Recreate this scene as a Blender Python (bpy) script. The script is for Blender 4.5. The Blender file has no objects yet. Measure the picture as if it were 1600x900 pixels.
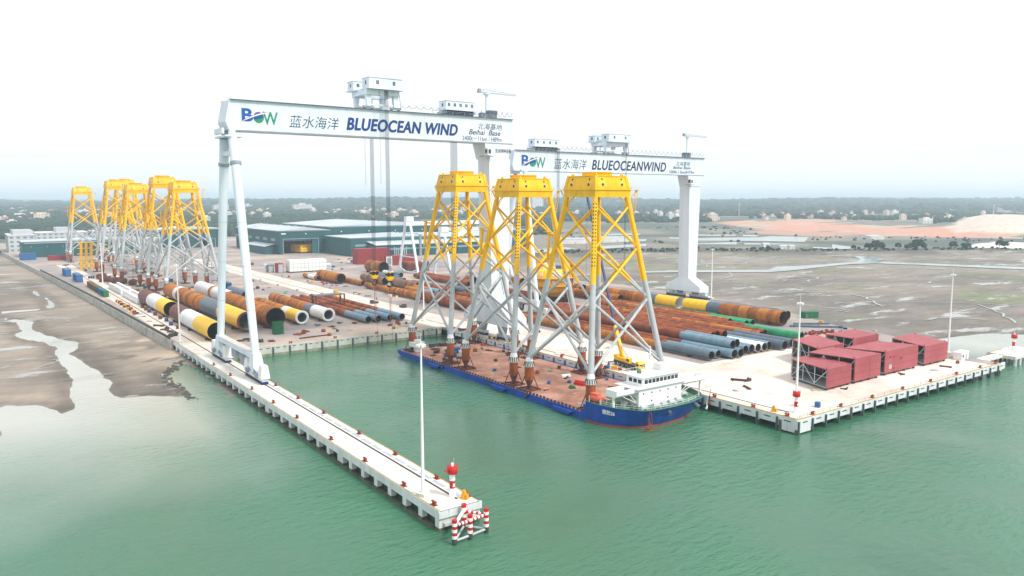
import bpy, math, random
import numpy as np
from mathutils import Vector, Matrix

SC = bpy.context.scene
COL = SC.collection
R = math.radians
random.seed(7)

# ---------------------------------------------------------------- camera
cam_d = bpy.data.cameras.new('camera')
cam_d.sensor_width = 36.0
cam_d.lens = 36.0 * 1206.0 / 1600.0
cam_d.clip_start = 1.0
cam_d.clip_end = 120000.0
cam = bpy.data.objects.new('camera', cam_d)
COL.objects.link(cam)
_yaw, _pit = R(35.8), math.atan(140 / 1206.0)
_fw = Vector((math.sin(_yaw) * math.cos(_pit), math.cos(_yaw) * math.cos(_pit), -math.sin(_pit)))
cam.location = (0, 0, 64)
cam.rotation_euler = _fw.to_track_quat('-Z', 'Y').to_euler()
SC.camera = cam

# ---------------------------------------------------------------- sky, sun, exposure
SUN_EL, SUN_AZ = 48.0, 160.0          # veiled sun, high behind the camera
world = bpy.data.worlds.new('World')
SC.world = world
world.use_nodes = True
_nt = world.node_tree
_nt.nodes.clear()
_out = _nt.nodes.new('ShaderNodeOutputWorld')
_bg = _nt.nodes.new('ShaderNodeBackground')
_sky = _nt.nodes.new('ShaderNodeTexSky')
_sky.sky_type = 'NISHITA'
_sky.sun_disc = False
_sky.sun_elevation = R(SUN_EL)
_sky.sun_rotation = R(SUN_AZ)
_sky.altitude = 60
_sky.air_density = 1.0
_sky.dust_density = 4.0
_sky.ozone_density = 1.0
_geo = _nt.nodes.new('ShaderNodeTexCoord')
_sep = _nt.nodes.new('ShaderNodeSeparateXYZ')
_nt.links.new(_geo.outputs['Generated'], _sep.inputs[0])
_ramp = _nt.nodes.new('ShaderNodeValToRGB')      # overcast dome: brighter towards the zenith
_ramp.color_ramp.elements[0].position = 0.0
_ramp.color_ramp.elements[0].color = (0.91, 0.95, 0.98, 1)
_ramp.color_ramp.elements[1].position = 0.20
_ramp.color_ramp.elements[1].color = (1.0, 1.0, 1.0, 1)
_nt.links.new(_sep.outputs['Z'], _ramp.inputs[0])
_sc = _nt.nodes.new('ShaderNodeMix'); _sc.data_type = 'RGBA'; _sc.blend_type = 'MULTIPLY'
_sc.inputs[0].default_value = 1.0
_nt.links.new(_ramp.outputs[0], _sc.inputs[6])
_sc.inputs[7].default_value = (10.0, 10.0, 10.0, 1)
_mx = _nt.nodes.new('ShaderNodeMix'); _mx.data_type = 'RGBA'
_mx.inputs[0].default_value = 0.93
_nt.links.new(_sky.outputs[0], _mx.inputs[6])
_nt.links.new(_sc.outputs[2], _mx.inputs[7])
_nt.links.new(_mx.outputs[2], _bg.inputs[0])
_bg.inputs[1].default_value = 0.053
_nt.links.new(_bg.outputs[0], _out.inputs[0])

sun_d = bpy.data.lights.new('sun', 'SUN')
sun_d.energy = 1.5
sun_d.angle = R(11)
sun_d.color = (1.0, 0.96, 0.9)
sun = bpy.data.objects.new('sun', sun_d)
COL.objects.link(sun)
_sd = Vector((0.22, -0.62, 0.75)).normalized()
sun.rotation_euler = _sd.to_track_quat('Z', 'Y').to_euler()
_sky.sun_elevation = math.asin(_sd.z)
_sky.sun_rotation = math.atan2(_sd.x, _sd.y)

SC.view_settings.view_transform = 'Standard'
SC.view_settings.look = 'None'
SC.view_settings.exposure = 1.17
SC.view_settings.gamma = 1.0
SC.render.engine = 'CYCLES'
SC.cycles.use_denoising = True
SC.cycles.max_bounces = 6
SC.cycles.diffuse_bounces = 2
SC.cycles.glossy_bounces = 2
SC.cycles.volume_bounces = 3

# ================================================================ helpers
def s2l(r, g, b):
    f = lambda c: (c / 255.0) / 12.92 if c / 255.0 <= 0.04045 else ((c / 255.0 + 0.055) / 1.055) ** 2.4
    return (f(r), f(g), f(b), 1.0)

class MB:
    """collects faces; build() links them as ONE mesh object"""
    def __init__(s): s.v = []; s.f = []; s.m = []; s.s = []
    def add(s, vs, fs, m=0, smooth=False):
        b = len(s.v); s.v += [tuple(p) for p in vs]
        for f in fs:
            s.f.append([b + i for i in f]); s.m.append(m); s.s.append(smooth)
        return s
    def box(s, x0, x1, y0, y1, z0, z1, m=0):
        return s.add([(x0,y0,z0),(x1,y0,z0),(x1,y1,z0),(x0,y1,z0),(x0,y0,z1),(x1,y0,z1),(x1,y1,z1),(x0,y1,z1)],
                     [(3,2,1,0),(4,5,6,7),(0,1,5,4),(1,2,6,5),(2,3,7,6),(3,0,4,7)], m)
    def frus(s, a, z0, b, z1, m=0):
        """a, b = (x0,x1,y0,y1) rectangles at z0 and z1"""
        return s.add([(a[0],a[2],z0),(a[1],a[2],z0),(a[1],a[3],z0),(a[0],a[3],z0),(b[0],b[2],z1),(b[1],b[2],z1),(b[1],b[3],z1),(b[0],b[3],z1)],
                     [(3,2,1,0),(4,5,6,7),(0,1,5,4),(1,2,6,5),(2,3,7,6),(3,0,4,7)], m)
    def beam(s, p, q, w, h=None, m=0):
        h = h or w; p = Vector(p); q = Vector(q); d = (q - p).normalized()
        a = d.cross(Vector((0,0,1)))
        a = Vector((1,0,0)) if a.length < 1e-4 else a.normalized()
        c = a.cross(d); a = a * w / 2; c = c * h / 2
        return s.add([p-a-c, p+a-c, p+a+c, p-a+c, q-a-c, q+a-c, q+a+c, q-a+c],
                     [(3,2,1,0),(4,5,6,7),(0,1,5,4),(1,2,6,5),(2,3,7,6),(3,0,4,7)], m)
    def cyl(s, p, q, r, r2=None, n=12, m=0, caps=True):
        r2 = r if r2 is None else r2
        p = Vector(p); q = Vector(q); d = (q - p).normalized()
        a = d.cross(Vector((0,0,1)))
        a = Vector((1,0,0)) if a.length < 1e-4 else a.normalized()
        c = d.cross(a)
        ring = [a * math.cos(t) + c * math.sin(t) for t in [2*math.pi*i/n for i in range(n)]]
        s.add([p + e*r for e in ring] + [q + e*r2 for e in ring], [(i, (i+1) % n, n+(i+1) % n, n+i) for i in range(n)], m, True)
        if caps:
            if r > 0: s.add([p + e*r for e in ring], [tuple(reversed(range(n)))], m)
            if r2 > 0: s.add([q + e*r2 for e in ring], [tuple(range(n))], m)
        return s
    def cylz(s, p, q, r, zs, n=12, m_lo=0, m_hi=1):
        """a tube painted m_lo below height zs and m_hi above it"""
        p = Vector(p); q = Vector(q)
        if p.z > q.z: p, q = q, p
        if zs <= p.z: return s.cyl(p, q, r, n=n, m=m_hi)
        if zs >= q.z: return s.cyl(p, q, r, n=n, m=m_lo)
        k = p + (q - p) * ((zs - p.z) / (q.z - p.z))
        s.cyl(p, k, r, n=n, m=m_lo, caps=False); return s.cyl(k, q, r, n=n, m=m_hi, caps=False)
    def tube(s, pts, r, n=6, m=0):
        for i in range(len(pts) - 1): s.cyl(pts[i], pts[i+1], r, n=n, m=m, caps=False)
        return s
    def lathe(s, prof, n=16, m=0, o=(0,0,0)):
        k = len(prof); vs = []
        for r, z in prof:
            for i in range(n):
                t = 2*math.pi*i/n; vs.append((o[0]+r*math.cos(t), o[1]+r*math.sin(t), o[2]+z))
        fs = [(j*n+i, j*n+(i+1) % n, (j+1)*n+(i+1) % n, (j+1)*n+i) for j in range(k-1) for i in range(n)]
        return s.add(vs, fs, m, True)
    def prism(s, poly, z0, z1, m=0):
        n = len(poly)
        return s.add([(x,y,z0) for x,y in poly] + [(x,y,z1) for x,y in poly],
                     [tuple(reversed(range(n))), tuple(range(n,2*n))] + [(i,(i+1)%n,n+(i+1)%n,n+i) for i in range(n)], m)
    def mesh(s, name, mats):
        me = bpy.data.meshes.new(name)
        me.from_pydata(s.v, [], s.f)
        mats = mats if isinstance(mats, (list, tuple)) else [mats]
        for k in mats: me.materials.append(k)
        me.polygons.foreach_set('material_index', s.m)
        me.polygons.foreach_set('use_smooth', s.s)
        me.update()
        return me
    def build(s, name, mats, parent=None, loc=(0,0,0), rz=0):
        return put(name, s.mesh(name, mats), parent, loc, rz)

def put(name, me, parent=None, loc=(0,0,0), rz=0):
    o = bpy.data.objects.new(name, me); COL.objects.link(o)
    o.parent = parent; o.location = loc
    if rz: o.rotation_euler = (0, 0, rz)
    return o
def tag(o, label=None, cat=None, group=None, kind=None):
    if label: o['label'] = label
    if cat: o['category'] = cat
    if group: o['group'] = group
    if kind: o['kind'] = kind
    return o
def thing(name, label, cat, loc=(0,0,0), rz=0, group=None):
    o = bpy.data.objects.new(name, None); COL.objects.link(o)
    o.location = loc; o.rotation_euler = (0,0,rz); o.empty_display_size = 1
    return tag(o, label, cat, group)
def copy_tree(src, parent=None, loc=None, rz=None):
    c = src.copy(); COL.objects.link(c); c.parent = parent
    for ch in list(src.children): copy_tree(ch, c)
    if loc is not None: c.location = loc
    if rz is not None: c.rotation_euler = (0,0,rz)
    return c

ORD = ('first','second','third','fourth','fifth','sixth','seventh','eighth','ninth','tenth','eleventh','twelfth')

# ---------------------------------------------------------------- materials
M = {}
def nodes(name):
    m = bpy.data.materials.new(name); m.use_nodes = True
    nt = m.node_tree; b = nt.nodes['Principled BSDF']
    M[name] = m
    return m, nt, b
def N(nt, typ, **kw):
    n = nt.nodes.new(typ)
    for k, v in kw.items(): setattr(n, k, v)
    return n
def mk(name, c1, c2=None, scale=0.4, rough=0.6, metal=0.0, bump=0.0, stretch=(1,1,1), lo=0.4, hi=0.65, c3=None, c3lo=0.58, c3hi=0.7, spec=0.4, scale3=None):
    """a surface of colour c1 with patches of c2 and stains of c3 (grain placed in metres)"""
    m, nt, b = nodes(name)
    b.inputs['Roughness'].default_value = rough; b.inputs['Metallic'].default_value = metal
    b.inputs['Specular IOR Level'].default_value = spec
    if c2 is None:
        b.inputs['Base Color'].default_value = c1; return m
    g = N(nt, 'ShaderNodeNewGeometry'); mp = N(nt, 'ShaderNodeMapping')
    mp.inputs['Scale'].default_value = stretch
    nt.links.new(g.outputs['Position'], mp.inputs[0])
    no = N(nt, 'ShaderNodeTexNoise'); no.inputs['Scale'].default_value = scale; no.inputs['Detail'].default_value = 7; no.inputs['Roughness'].default_value = 0.62
    nt.links.new(mp.outputs[0], no.inputs['Vector'])
    mr = N(nt, 'ShaderNodeMapRange'); mr.inputs[1].default_value = lo; mr.inputs[2].default_value = hi
    nt.links.new(no.outputs[0], mr.inputs[0])
    mx = N(nt, 'ShaderNodeMix', data_type='RGBA'); mx.inputs[6].default_value = c1; mx.inputs[7].default_value = c2
    nt.links.new(mr.outputs[0], mx.inputs[0])
    col = mx.outputs[2]
    if c3 is not None:
        n2 = N(nt, 'ShaderNodeTexNoise'); n2.inputs['Scale'].default_value = scale3 or scale * 2.7; n2.inputs['Detail'].default_value = 8
        n2.inputs['Roughness'].default_value = 0.7
        ad = N(nt, 'ShaderNodeVectorMath', operation='ADD'); ad.inputs[1].default_value = (31, 17, 5)
        nt.links.new(mp.outputs[0], ad.inputs[0]); nt.links.new(ad.outputs[0], n2.inputs['Vector'])
        m2 = N(nt, 'ShaderNodeMapRange'); m2.inputs[1].default_value = c3lo; m2.inputs[2].default_value = c3hi
        nt.links.new(n2.outputs[0], m2.inputs[0])
        x2 = N(nt, 'ShaderNodeMix', data_type='RGBA'); x2.inputs[7].default_value = c3
        nt.links.new(m2.outputs[0], x2.inputs[0]); nt.links.new(col, x2.inputs[6]); col = x2.outputs[2]
    nt.links.new(col, b.inputs['Base Color'])
    if bump:
        bp = N(nt, 'ShaderNodeBump'); bp.inputs['Strength'].default_value = 0.5; bp.inputs['Distance'].default_value = bump
        nt.links.new(no.outputs[0], bp.inputs['Height']); nt.links.new(bp.outputs[0], b.inputs['Normal'])
    return m

mk('crane_white', s2l(222,234,243), s2l(206,220,231), 0.12, 0.45, stretch=(1,1,0.2), c3=s2l(178,182,180), c3lo=0.62, c3hi=0.84, scale3=0.7)
mk('seam', s2l(176,188,198), None, rough=0.6)
mk('crane_shade', s2l(150,160,172), s2l(130,140,152), 0.3, 0.5)  # darker grey for crane rails, machinery and walkways
mk('white_paint', s2l(236,238,238), s2l(222,224,224), 0.4, 0.5, stretch=(1,1,0.3), c3=s2l(176,168,158), c3lo=0.66, c3hi=0.78)
mk('yellow', s2l(250,196,6), s2l(240,180,4), 0.35, 0.42, stretch=(1,1,0.3), c3=s2l(182,128,20), c3lo=0.60, c3hi=0.78, scale3=0.9)
mk('yellow_dull', s2l(225,165,25), s2l(205,145,25), 0.5, 0.55, c3=s2l(140,95,30), c3lo=0.6, c3hi=0.72)
mk('jacket_grey', s2l(186,192,195), s2l(168,174,177), 0.4, 0.5, stretch=(1,1,0.25), c3=s2l(126,120,112), c3lo=0.60, c3hi=0.78)
mk('steel_dark', s2l(58,60,64), s2l(78,74,70), 0.8, 0.6)
mk('black', s2l(28,30,34), s2l(40,40,42), 1.0, 0.6)
mk('rust', s2l(160,84,36), s2l(126,58,26), 0.45, 0.8, stretch=(1,1,0.6), c3=s2l(90,44,26), c3lo=0.56, c3hi=0.68)
mk('rust_dark', s2l(104,58,46), s2l(84,46,40), 0.5, 0.8, c3=s2l(66,38,34))
mk('bollard_red', s2l(156,64,42), s2l(110,48,38), 1.5, 0.7)
mk('signal_red', s2l(205,28,30), s2l(180,24,28), 0.6, 0.5)
mk('blue_hull', s2l(14,76,172), s2l(10,58,142), 0.25, 0.45, stretch=(1,1,0.3), c3=s2l(48,52,80), c3lo=0.60, c3hi=0.74, scale3=0.8)
mk('boot_red', s2l(150,72,64), s2l(120,60,56), 0.6, 0.7)
mk('barge_deck', s2l(184,140,124), s2l(150,104,88), 0.11, 0.85, lo=0.38, hi=0.60, c3=s2l(206,166,132), c3lo=0.54, c3hi=0.70, scale3=0.2, bump=0.05)
mk('deck_green', s2l(86,134,104), s2l(70,112,92), 0.5, 0.7, c3=s2l(130,130,110))
mk('blue_box', s2l(48,104,160), s2l(40,86,136), 0.6, 0.55)
mk('blue_dark', s2l(22,50,110), s2l(18,40,86), 0.8, 0.5)
mk('green_net', s2l(28,110,68), s2l(24,90,60), 0.9, 0.7)
mk('green_cover', s2l(54,160,120), s2l(40,130,98), 0.8, 0.6)
mk('pink', s2l(166,84,90), s2l(150,72,78), 0.16, 0.6, stretch=(1,1,0.4), c3=s2l(134,70,72), c3lo=0.58, c3hi=0.76, scale3=0.5)
mk('red_oxide', s2l(150,46,52), s2l(128,40,46), 0.4, 0.6)
mk('primer_grey', s2l(120,148,166), s2l(104,132,152), 0.35, 0.5, c3=s2l(150,150,148), c3lo=0.64, c3hi=0.76)
mk('slate_blue', s2l(92,108,124), s2l(80,94,110), 0.35, 0.45)
mk('pipe_yellow', s2l(246,200,14), s2l(236,184,10), 0.3, 0.4)
mk('pipe_white', s2l(226,228,230), s2l(206,210,214), 0.3, 0.45, c3=s2l(170,168,164), c3lo=0.64, c3hi=0.76)
mk('pipe_green', s2l(40,160,110), s2l(34,140,96), 0.4, 0.5)
mk('maroon', s2l(116,62,54), s2l(98,54,48), 0.3, 0.6)
mk('concrete_pier', s2l(228,226,222), s2l(206,202,195), 0.09, 0.85, c3=s2l(166,158,146), c3lo=0.58, c3hi=0.76, scale3=0.4)
mk('concrete_face', s2l(220,226,228), s2l(200,206,206), 0.25, 0.85, stretch=(1,1,0.3), c3=s2l(160,158,148), c3lo=0.60, c3hi=0.74)
mk('concrete_wet', s2l(96,98,84), s2l(66,72,60), 0.5, 0.8)
mk('concrete_wall', s2l(204,206,200), s2l(186,188,180), 0.16, 0.85, stretch=(1,1,0.4), c3=s2l(132,136,120), c3lo=0.56, c3hi=0.7)
mk('algae', s2l(150,156,136), s2l(120,128,106), 0.4, 0.9, stretch=(1,1,0.3), c3=s2l(90,98,76), c3lo=0.55, c3hi=0.7)
mk('seawall', s2l(186,184,178), s2l(150,148,142), 0.3, 0.9, c3=s2l(110,108,102))
mk('runway', s2l(214,204,196), s2l(196,184,174), 0.06, 0.9, c3=s2l(170,148,130), c3lo=0.56, c3hi=0.74, scale3=0.12)
mk('apron', s2l(226,216,208), s2l(200,186,176), 0.04, 0.9, lo=0.42, hi=0.66, c3=s2l(184,152,124), c3lo=0.56, c3hi=0.74, scale3=0.09)
mk('panel_grey', s2l(170,180,188), s2l(156,166,176), 0.5, 0.7)
mk('rail_dark', s2l(74,60,54), s2l(96,72,58), 0.6, 0.6)
mk('edge_yellow', s2l(190,160,70), s2l(150,130,90), 0.8, 0.7)
mk('fender', s2l(60,76,84), s2l(84,98,104), 0.7, 0.7)
mk('hall_green', s2l(26,84,88), s2l(22,74,80), 0.08, 0.55, stretch=(1,1,0.3))
mk('hall_green2', s2l(40,92,98), s2l(34,84,90), 0.08, 0.55)
mk('hall_trim', s2l(120,150,156), s2l(140,160,166), 0.2, 0.6)
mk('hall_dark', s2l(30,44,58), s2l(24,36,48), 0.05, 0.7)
mk('roof_pale', s2l(188,196,202), s2l(168,178,186), 0.03, 0.6, c3=s2l(160,172,178), c3lo=0.6, c3hi=0.75)
mk('house_white', s2l(216,216,214), s2l(198,197,194), 0.06, 0.8)
mk('house_grey', s2l(184,190,194), s2l(168,174,178), 0.06, 0.8)
mk('house_cream', s2l(222,206,192), s2l(206,190,178), 0.06, 0.8)
mk('roof_red', s2l(178,110,96), s2l(150,96,88), 0.1, 0.8)
mk('glass_dark', s2l(36,50,66), None, rough=0.15, spec=0.6)
mk('window_blue', s2l(110,128,142), None, rough=0.3)
mk('orange', s2l(226,108,80), s2l(210,92,66), 0.6, 0.5)
mk('letter_blue', s2l(18,58,128), None, rough=0.5)
mk('letter_navy', s2l(32,44,82), None, rough=0.5)
mk('letter_grey', s2l(70,78,92), None, rough=0.5)
mk('logo_blue', s2l(14,84,168), None, rough=0.5)
mk('logo_green', s2l(34,140,104), None, rough=0.5)
mk('logo_red', s2l(196,40,52), None, rough=0.5)
mk('white_plain', s2l(238,240,240), None, rough=0.5)
mk('rope', s2l(64,72,86), None, rough=0.6)
mk('sling', s2l(150,88,44), s2l(120,70,40), 0.5, 0.7)
mk('tree', s2l(42,60,54), s2l(66,84,70), 0.02, 0.9, spec=0.1)
mk('trunk', s2l(76,66,56), s2l(60,52,46), 0.8, 0.9)
mk('rock', s2l(96,92,86), s2l(70,68,62), 0.6, 0.9, bump=0.1)

def rust_pipe(name, a, b_, c, lat=0.5):
    """rolled steel cans: every few metres along the pipe a can with its own shade of rust"""
    m, nt, b = nodes(name)
    b.inputs['Roughness'].default_value = 0.8; b.inputs['Specular IOR Level'].default_value = 0.25
    g = N(nt, 'ShaderNodeNewGeometry'); sp = N(nt, 'ShaderNodeSeparateXYZ'); nt.links.new(g.outputs['Position'], sp.inputs[0])
    oi = N(nt, 'ShaderNodeObjectInfo')
    d = N(nt, 'ShaderNodeMath', operation='MULTIPLY_ADD'); d.inputs[1].default_value = 1/3.0
    nt.links.new(sp.outputs['Y'], d.inputs[0]); nt.links.new(oi.outputs['Random'], d.inputs[2])
    fl = N(nt, 'ShaderNodeMath', operation='FLOOR'); nt.links.new(d.outputs[0], fl.inputs[0])
    ad = N(nt, 'ShaderNodeMath', operation='MULTIPLY_ADD'); ad.inputs[1].default_value = 97.0
    nt.links.new(oi.outputs['Random'], ad.inputs[0]); nt.links.new(fl.outputs[0], ad.inputs[2])
    wn = N(nt, 'ShaderNodeTexWhiteNoise', noise_dimensions='1D'); nt.links.new(ad.outputs[0], wn.inputs['W'])
    no = N(nt, 'ShaderNodeTexNoise'); no.inputs['Scale'].default_value = 0.5; no.inputs['Detail'].default_value = 8; no.inputs['Roughness'].default_value = 0.65
    nt.links.new(g.outputs['Position'], no.inputs['Vector'])
    av = N(nt, 'ShaderNodeMath', operation='MULTIPLY_ADD'); av.inputs[1].default_value = 0.55
    nt.links.new(wn.outputs[0], av.inputs[0]); nt.links.new(no.outputs[0], av.inputs[2])
    rp = N(nt, 'ShaderNodeValToRGB'); e = rp.color_ramp.elements
    e[0].position = 0.38; e[0].color = c; e[1].position = 0.98; e[1].color = a
    k = e.new(0.66); k.color = b_
    nt.links.new(av.outputs[0], rp.inputs[0])
    fr = N(nt, 'ShaderNodeMath', operation='FRACT'); nt.links.new(d.outputs[0], fr.inputs[0])
    lt = N(nt, 'ShaderNodeMath', operation='LESS_THAN'); lt.inputs[1].default_value = 0.07; nt.links.new(fr.outputs[0], lt.inputs[0])
    mu = N(nt, 'ShaderNodeMath', operation='MULTIPLY'); mu.inputs[1].default_value = 0.45; nt.links.new(lt.outputs[0], mu.inputs[0])
    mx = N(nt, 'ShaderNodeMix', data_type='RGBA'); mx.inputs[7].default_value = s2l(92,62,44)
    nt.links.new(mu.outputs[0], mx.inputs[0]); nt.links.new(rp.outputs[0], mx.inputs[6])
    nt.links.new(mx.outputs[2], b.inputs['Base Color'])
    return m
rust_pipe('pipe_orange', s2l(184,118,50), s2l(154,92,42), s2l(102,66,44))
rust_pipe('pipe_rust', s2l(152,82,50), s2l(126,66,42), s2l(88,50,38))
rust_pipe('pipe_brown', s2l(140,106,86), s2l(122,92,78), s2l(92,72,66))
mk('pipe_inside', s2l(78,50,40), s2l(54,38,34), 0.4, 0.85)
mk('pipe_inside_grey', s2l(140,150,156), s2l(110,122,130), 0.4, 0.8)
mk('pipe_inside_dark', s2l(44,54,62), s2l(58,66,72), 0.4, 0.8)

def text_mesh(s, size, mat, shear=0.0, offset=0.0, depth=0.02, spacing=1.0, xs=1.0):
    cu = bpy.data.curves.new('t', 'FONT')
    cu.body = s; cu.size = size; cu.shear = shear; cu.offset = offset; cu.extrude = depth; cu.space_character = spacing
    o = bpy.data.objects.new('t', cu); COL.objects.link(o)
    bpy.context.view_layer.update()
    dg = bpy.context.evaluated_depsgraph_get()
    me = bpy.data.meshes.new_from_object(o.evaluated_get(dg))
    bpy.data.objects.remove(o); bpy.data.curves.remove(cu)
    me.materials.clear(); me.materials.append(mat)
    xsv = [v.co.x for v in me.vertices]; ysv = [v.co.y for v in me.vertices]
    x0, x1, y0, y1 = min(xsv), max(xsv), min(ysv), max(ysv)
    return me, x0, x1, y0, y1
def lettering(name, s, parent, x0, x1, zb, zt, y, mat, shear=0.0, offset=0.0, spacing=1.0, bold=0.0):
    """flat letters on a wall that faces -Y, filling x0..x1 and zb..zt"""
    me, a, b, c, d = text_mesh(s, 4.0, mat, shear, offset, spacing=spacing)
    sx, sz = (x1-x0)/(b-a), (zt-zb)/(d-c)
    for v in me.vertices:
        p = v.co.copy(); v.co = (x0+(p.x-a)*sx, y - 0.03 - p.z, zb+(p.y-c)*sz)
    me.name = name
    o = put(name, me, parent)
    if bold:
        for i, (dx, dz) in enumerate(((bold,0),(-bold,0),(0,bold*0.6),(0,-bold*0.6))):
            c = put(name + '_stroke', me, o); c.location = (dx, -0.012*(i+1), dz)
    return o

# ================================================================ ground, water, yard
WZ = -4.5                       # water level; the yard and quay decks lie at z = 0
CHANNEL = [(18, 535), (26, 515), (31, 503), (30, 475), (33, 451), (38, 434), (44, 416), (42, 399), (37, 389), (40, 364), (42, 344), (44, 317), (41, 306), (42, 290), (46, 288), (51, 288), (60, 280), (62, 274), (63, 289), (61, 305), (62, 322), (69, 331), (76, 338), (74, 293), (67, 171), (52, 134), (3, 169), (8, 304), (12, 299), (19, 296), (23, 286), (25, 279), (28, 285), (29, 296), (30, 316), (33, 329), (33, 359), (33, 385), (35, 410), (30, 430), (23, 445), (21, 463), (25, 471), (25, 504), (18, 526)]
CREEK = [(45, 758), (48, 726), (48, 685), (46, 664), (48, 644), (49, 616), (50, 584), (49, 559), (44, 559), (44, 573), (47, 589), (46, 615), (43, 652), (44, 670), (47, 689), (45, 722)]
CREEK2 = [(19, 560), (28, 560), (39, 559), (39, 552), (27, 551), (19, 547)]
PUDDLES = [(15, 413), (20, 415), (26, 400), (19, 396)]
SHORE_R = [(375, 182), (390, 180), (408, 176), (422, 177), (433, 163), (433, 160), (477, 120), (228, 55), (311, 122)]
RIVER = [(516, 512), (553, 497), (627, 452), (664, 467), (683, 462), (726, 454), (791, 457), (818, 470), (848, 494), (841, 518), (850, 524), (864, 495), (874, 482), (837, 451), (804, 443), (807, 430), (824, 398), (855, 320), (900, 231), (870, 223), (828, 310), (800, 387), (780, 430), (751, 441), (714, 440), (641, 434), (605, 436), (538, 484), (505, 501)]
POND_0 = [(972, 845), (1093, 808), (1138, 816), (1161, 759), (1029, 679), (990, 739), (920, 800)]
POND_1 = [(971, 896), (977, 879), (939, 844), (940, 867)]
POND_2 = [(859, 750), (960, 739), (893, 698), (849, 739)]
POND_3 = [(935, 716), (967, 673), (977, 637), (902, 691)]
POND_4 = [(1136, 875), (1150, 850), (1099, 817), (1089, 838)]
POND_5 = [(1074, 934), (1127, 882), (1089, 852), (1038, 902)]
POND_6 = [(1010, 623), (977, 575), (940, 553), (932, 575)]
POND_7 = [(935, 605), (940, 553), (908, 560), (911, 589)]
POND_8 = [(768, 898), (854, 905), (896, 875), (856, 836), (747, 831)]
POND_9 = [(968, 1042), (1024, 1017), (980, 973), (918, 989)]
POND_10 = [(691, 781), (807, 788), (764, 746), (663, 737)]
POND_11 = [(575, 770), (663, 801), (651, 761), (561, 725)]
WHITEGROUND = [(1082, 483), (1283, 527), (1284, 484), (1304, 410), (1174, 369), (1123, 453)]
DIKE = [(536, 717), (663, 658), (738, 624), (833, 556), (951, 500), (1094, 411), (1210, 313), (1256, 325), (1143, 430), (1013, 532), (886, 591), (796, 673), (727, 722), (582, 780)]
RED = [(1575, 1303), (1930, 1397), (2024, 1252), (1874, 1088), (1961, 908), (1929, 729), (1987, 517), (1551, 403), (1407, 531), (1349, 624), (1318, 729), (1328, 782), (1323, 957), (1391, 1072)]
RED2 = [(1281, 987), (1377, 811), (1332, 748), (1212, 749), (1186, 885)]
MOUND = [(1716, 794), (2543, 1125), (2692, 1110), (2690, 1019), (2688, 851), (1808, 571), (1546, 625), (1544, 691)]
GREENMUD = [(564, 249), (598, 247), (596, 222), (560, 208), (543, 228)]
PONDS = [POND_0, POND_1, POND_2, POND_3, POND_4, POND_5, POND_6, POND_7, POND_8, POND_9, POND_10, POND_11]

def poly_dist(px, py, poly):
    """signed distance to a polygon, negative inside (vectorised)"""
    d2 = np.full(px.shape, 1e18); inside = np.zeros(px.shape, bool)
    n = len(poly)
    for i in range(n):
        x0, y0 = poly[i]; x1, y1 = poly[(i+1) % n]
        ex, ey = x1-x0, y1-y0; L = ex*ex + ey*ey
        if L == 0: continue
        t = np.clip(((px-x0)*ex + (py-y0)*ey)/L, 0, 1)
        d2 = np.minimum(d2, (px-x0-t*ex)**2 + (py-y0-t*ey)**2)
        c = ((y0 > py) != (y1 > py))
        with np.errstate(divide='ignore', invalid='ignore'):
            xi = (x1-x0)*(py-y0)/(y1-y0 if y1 != y0 else 1e-9) + x0
        inside ^= c & (px < xi)
    d = np.sqrt(d2); d[inside] *= -1
    return d
def vnoise(x, y, s, seed=0):
    """smooth value noise in metres of wavelength s"""
    x = x/s; y = y/s
    xi = np.floor(x).astype(np.int64); yi = np.floor(y).astype(np.int64)
    fx = x-xi; fy = y-yi; fx = fx*fx*(3-2*fx); fy = fy*fy*(3-2*fy)
    def h(a, b):
        k = (a*374761393 + b*668265263 + seed*982451653) & 0xffffffff
        k = ((k ^ (k >> 13))*1274126177) & 0xffffffff
        return ((k ^ (k >> 16)) & 0xffff)/65535.0
    return (h(xi,yi)*(1-fx)+h(xi+1,yi)*fx)*(1-fy) + (h(xi,yi+1)*(1-fx)+h(xi+1,yi+1)*fx)*fy
def fbm(x, y, s, seed=0):
    return 0.5*vnoise(x,y,s,seed)+0.3*vnoise(x,y,s/2.3,seed+1)+0.2*vnoise(x,y,s/5.1,seed+2)
def span(parts):
    out = []
    for a, b, st in parts: out += list(np.arange(a, b, st))
    return np.array(out)
def grid_mesh(name, xs, ys, zf):
    X, Y = np.meshgrid(xs, ys)
    Z = zf(X, Y); nx, ny = len(xs), len(ys)
    v = np.stack([X.ravel(), Y.ravel(), Z.ravel()], 1)
    idx = np.arange(nx*ny).reshape(ny, nx)
    q = np.stack([idx[:-1,:-1].ravel(), idx[:-1,1:].ravel(), idx[1:,1:].ravel(), idx[1:,:-1].ravel()], 1)
    me = bpy.data.meshes.new(name)
    me.vertices.add(len(v)); me.vertices.foreach_set('co', v.astype(np.float32).ravel())
    me.loops.add(q.size); me.loops.foreach_set('vertex_index', q.astype(np.int32).ravel())
    me.polygons.add(len(q)); me.polygons.foreach_set('loop_start', np.arange(0, q.size, 4, dtype=np.int32))
    me.polygons.foreach_set('loop_total', np.full(len(q), 4, np.int32))
    me.polygons.foreach_set('use_smooth', np.ones(len(q), bool))
    me.update(); me.validate()
    return me, v[:,0], v[:,1], v[:,2]

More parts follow.
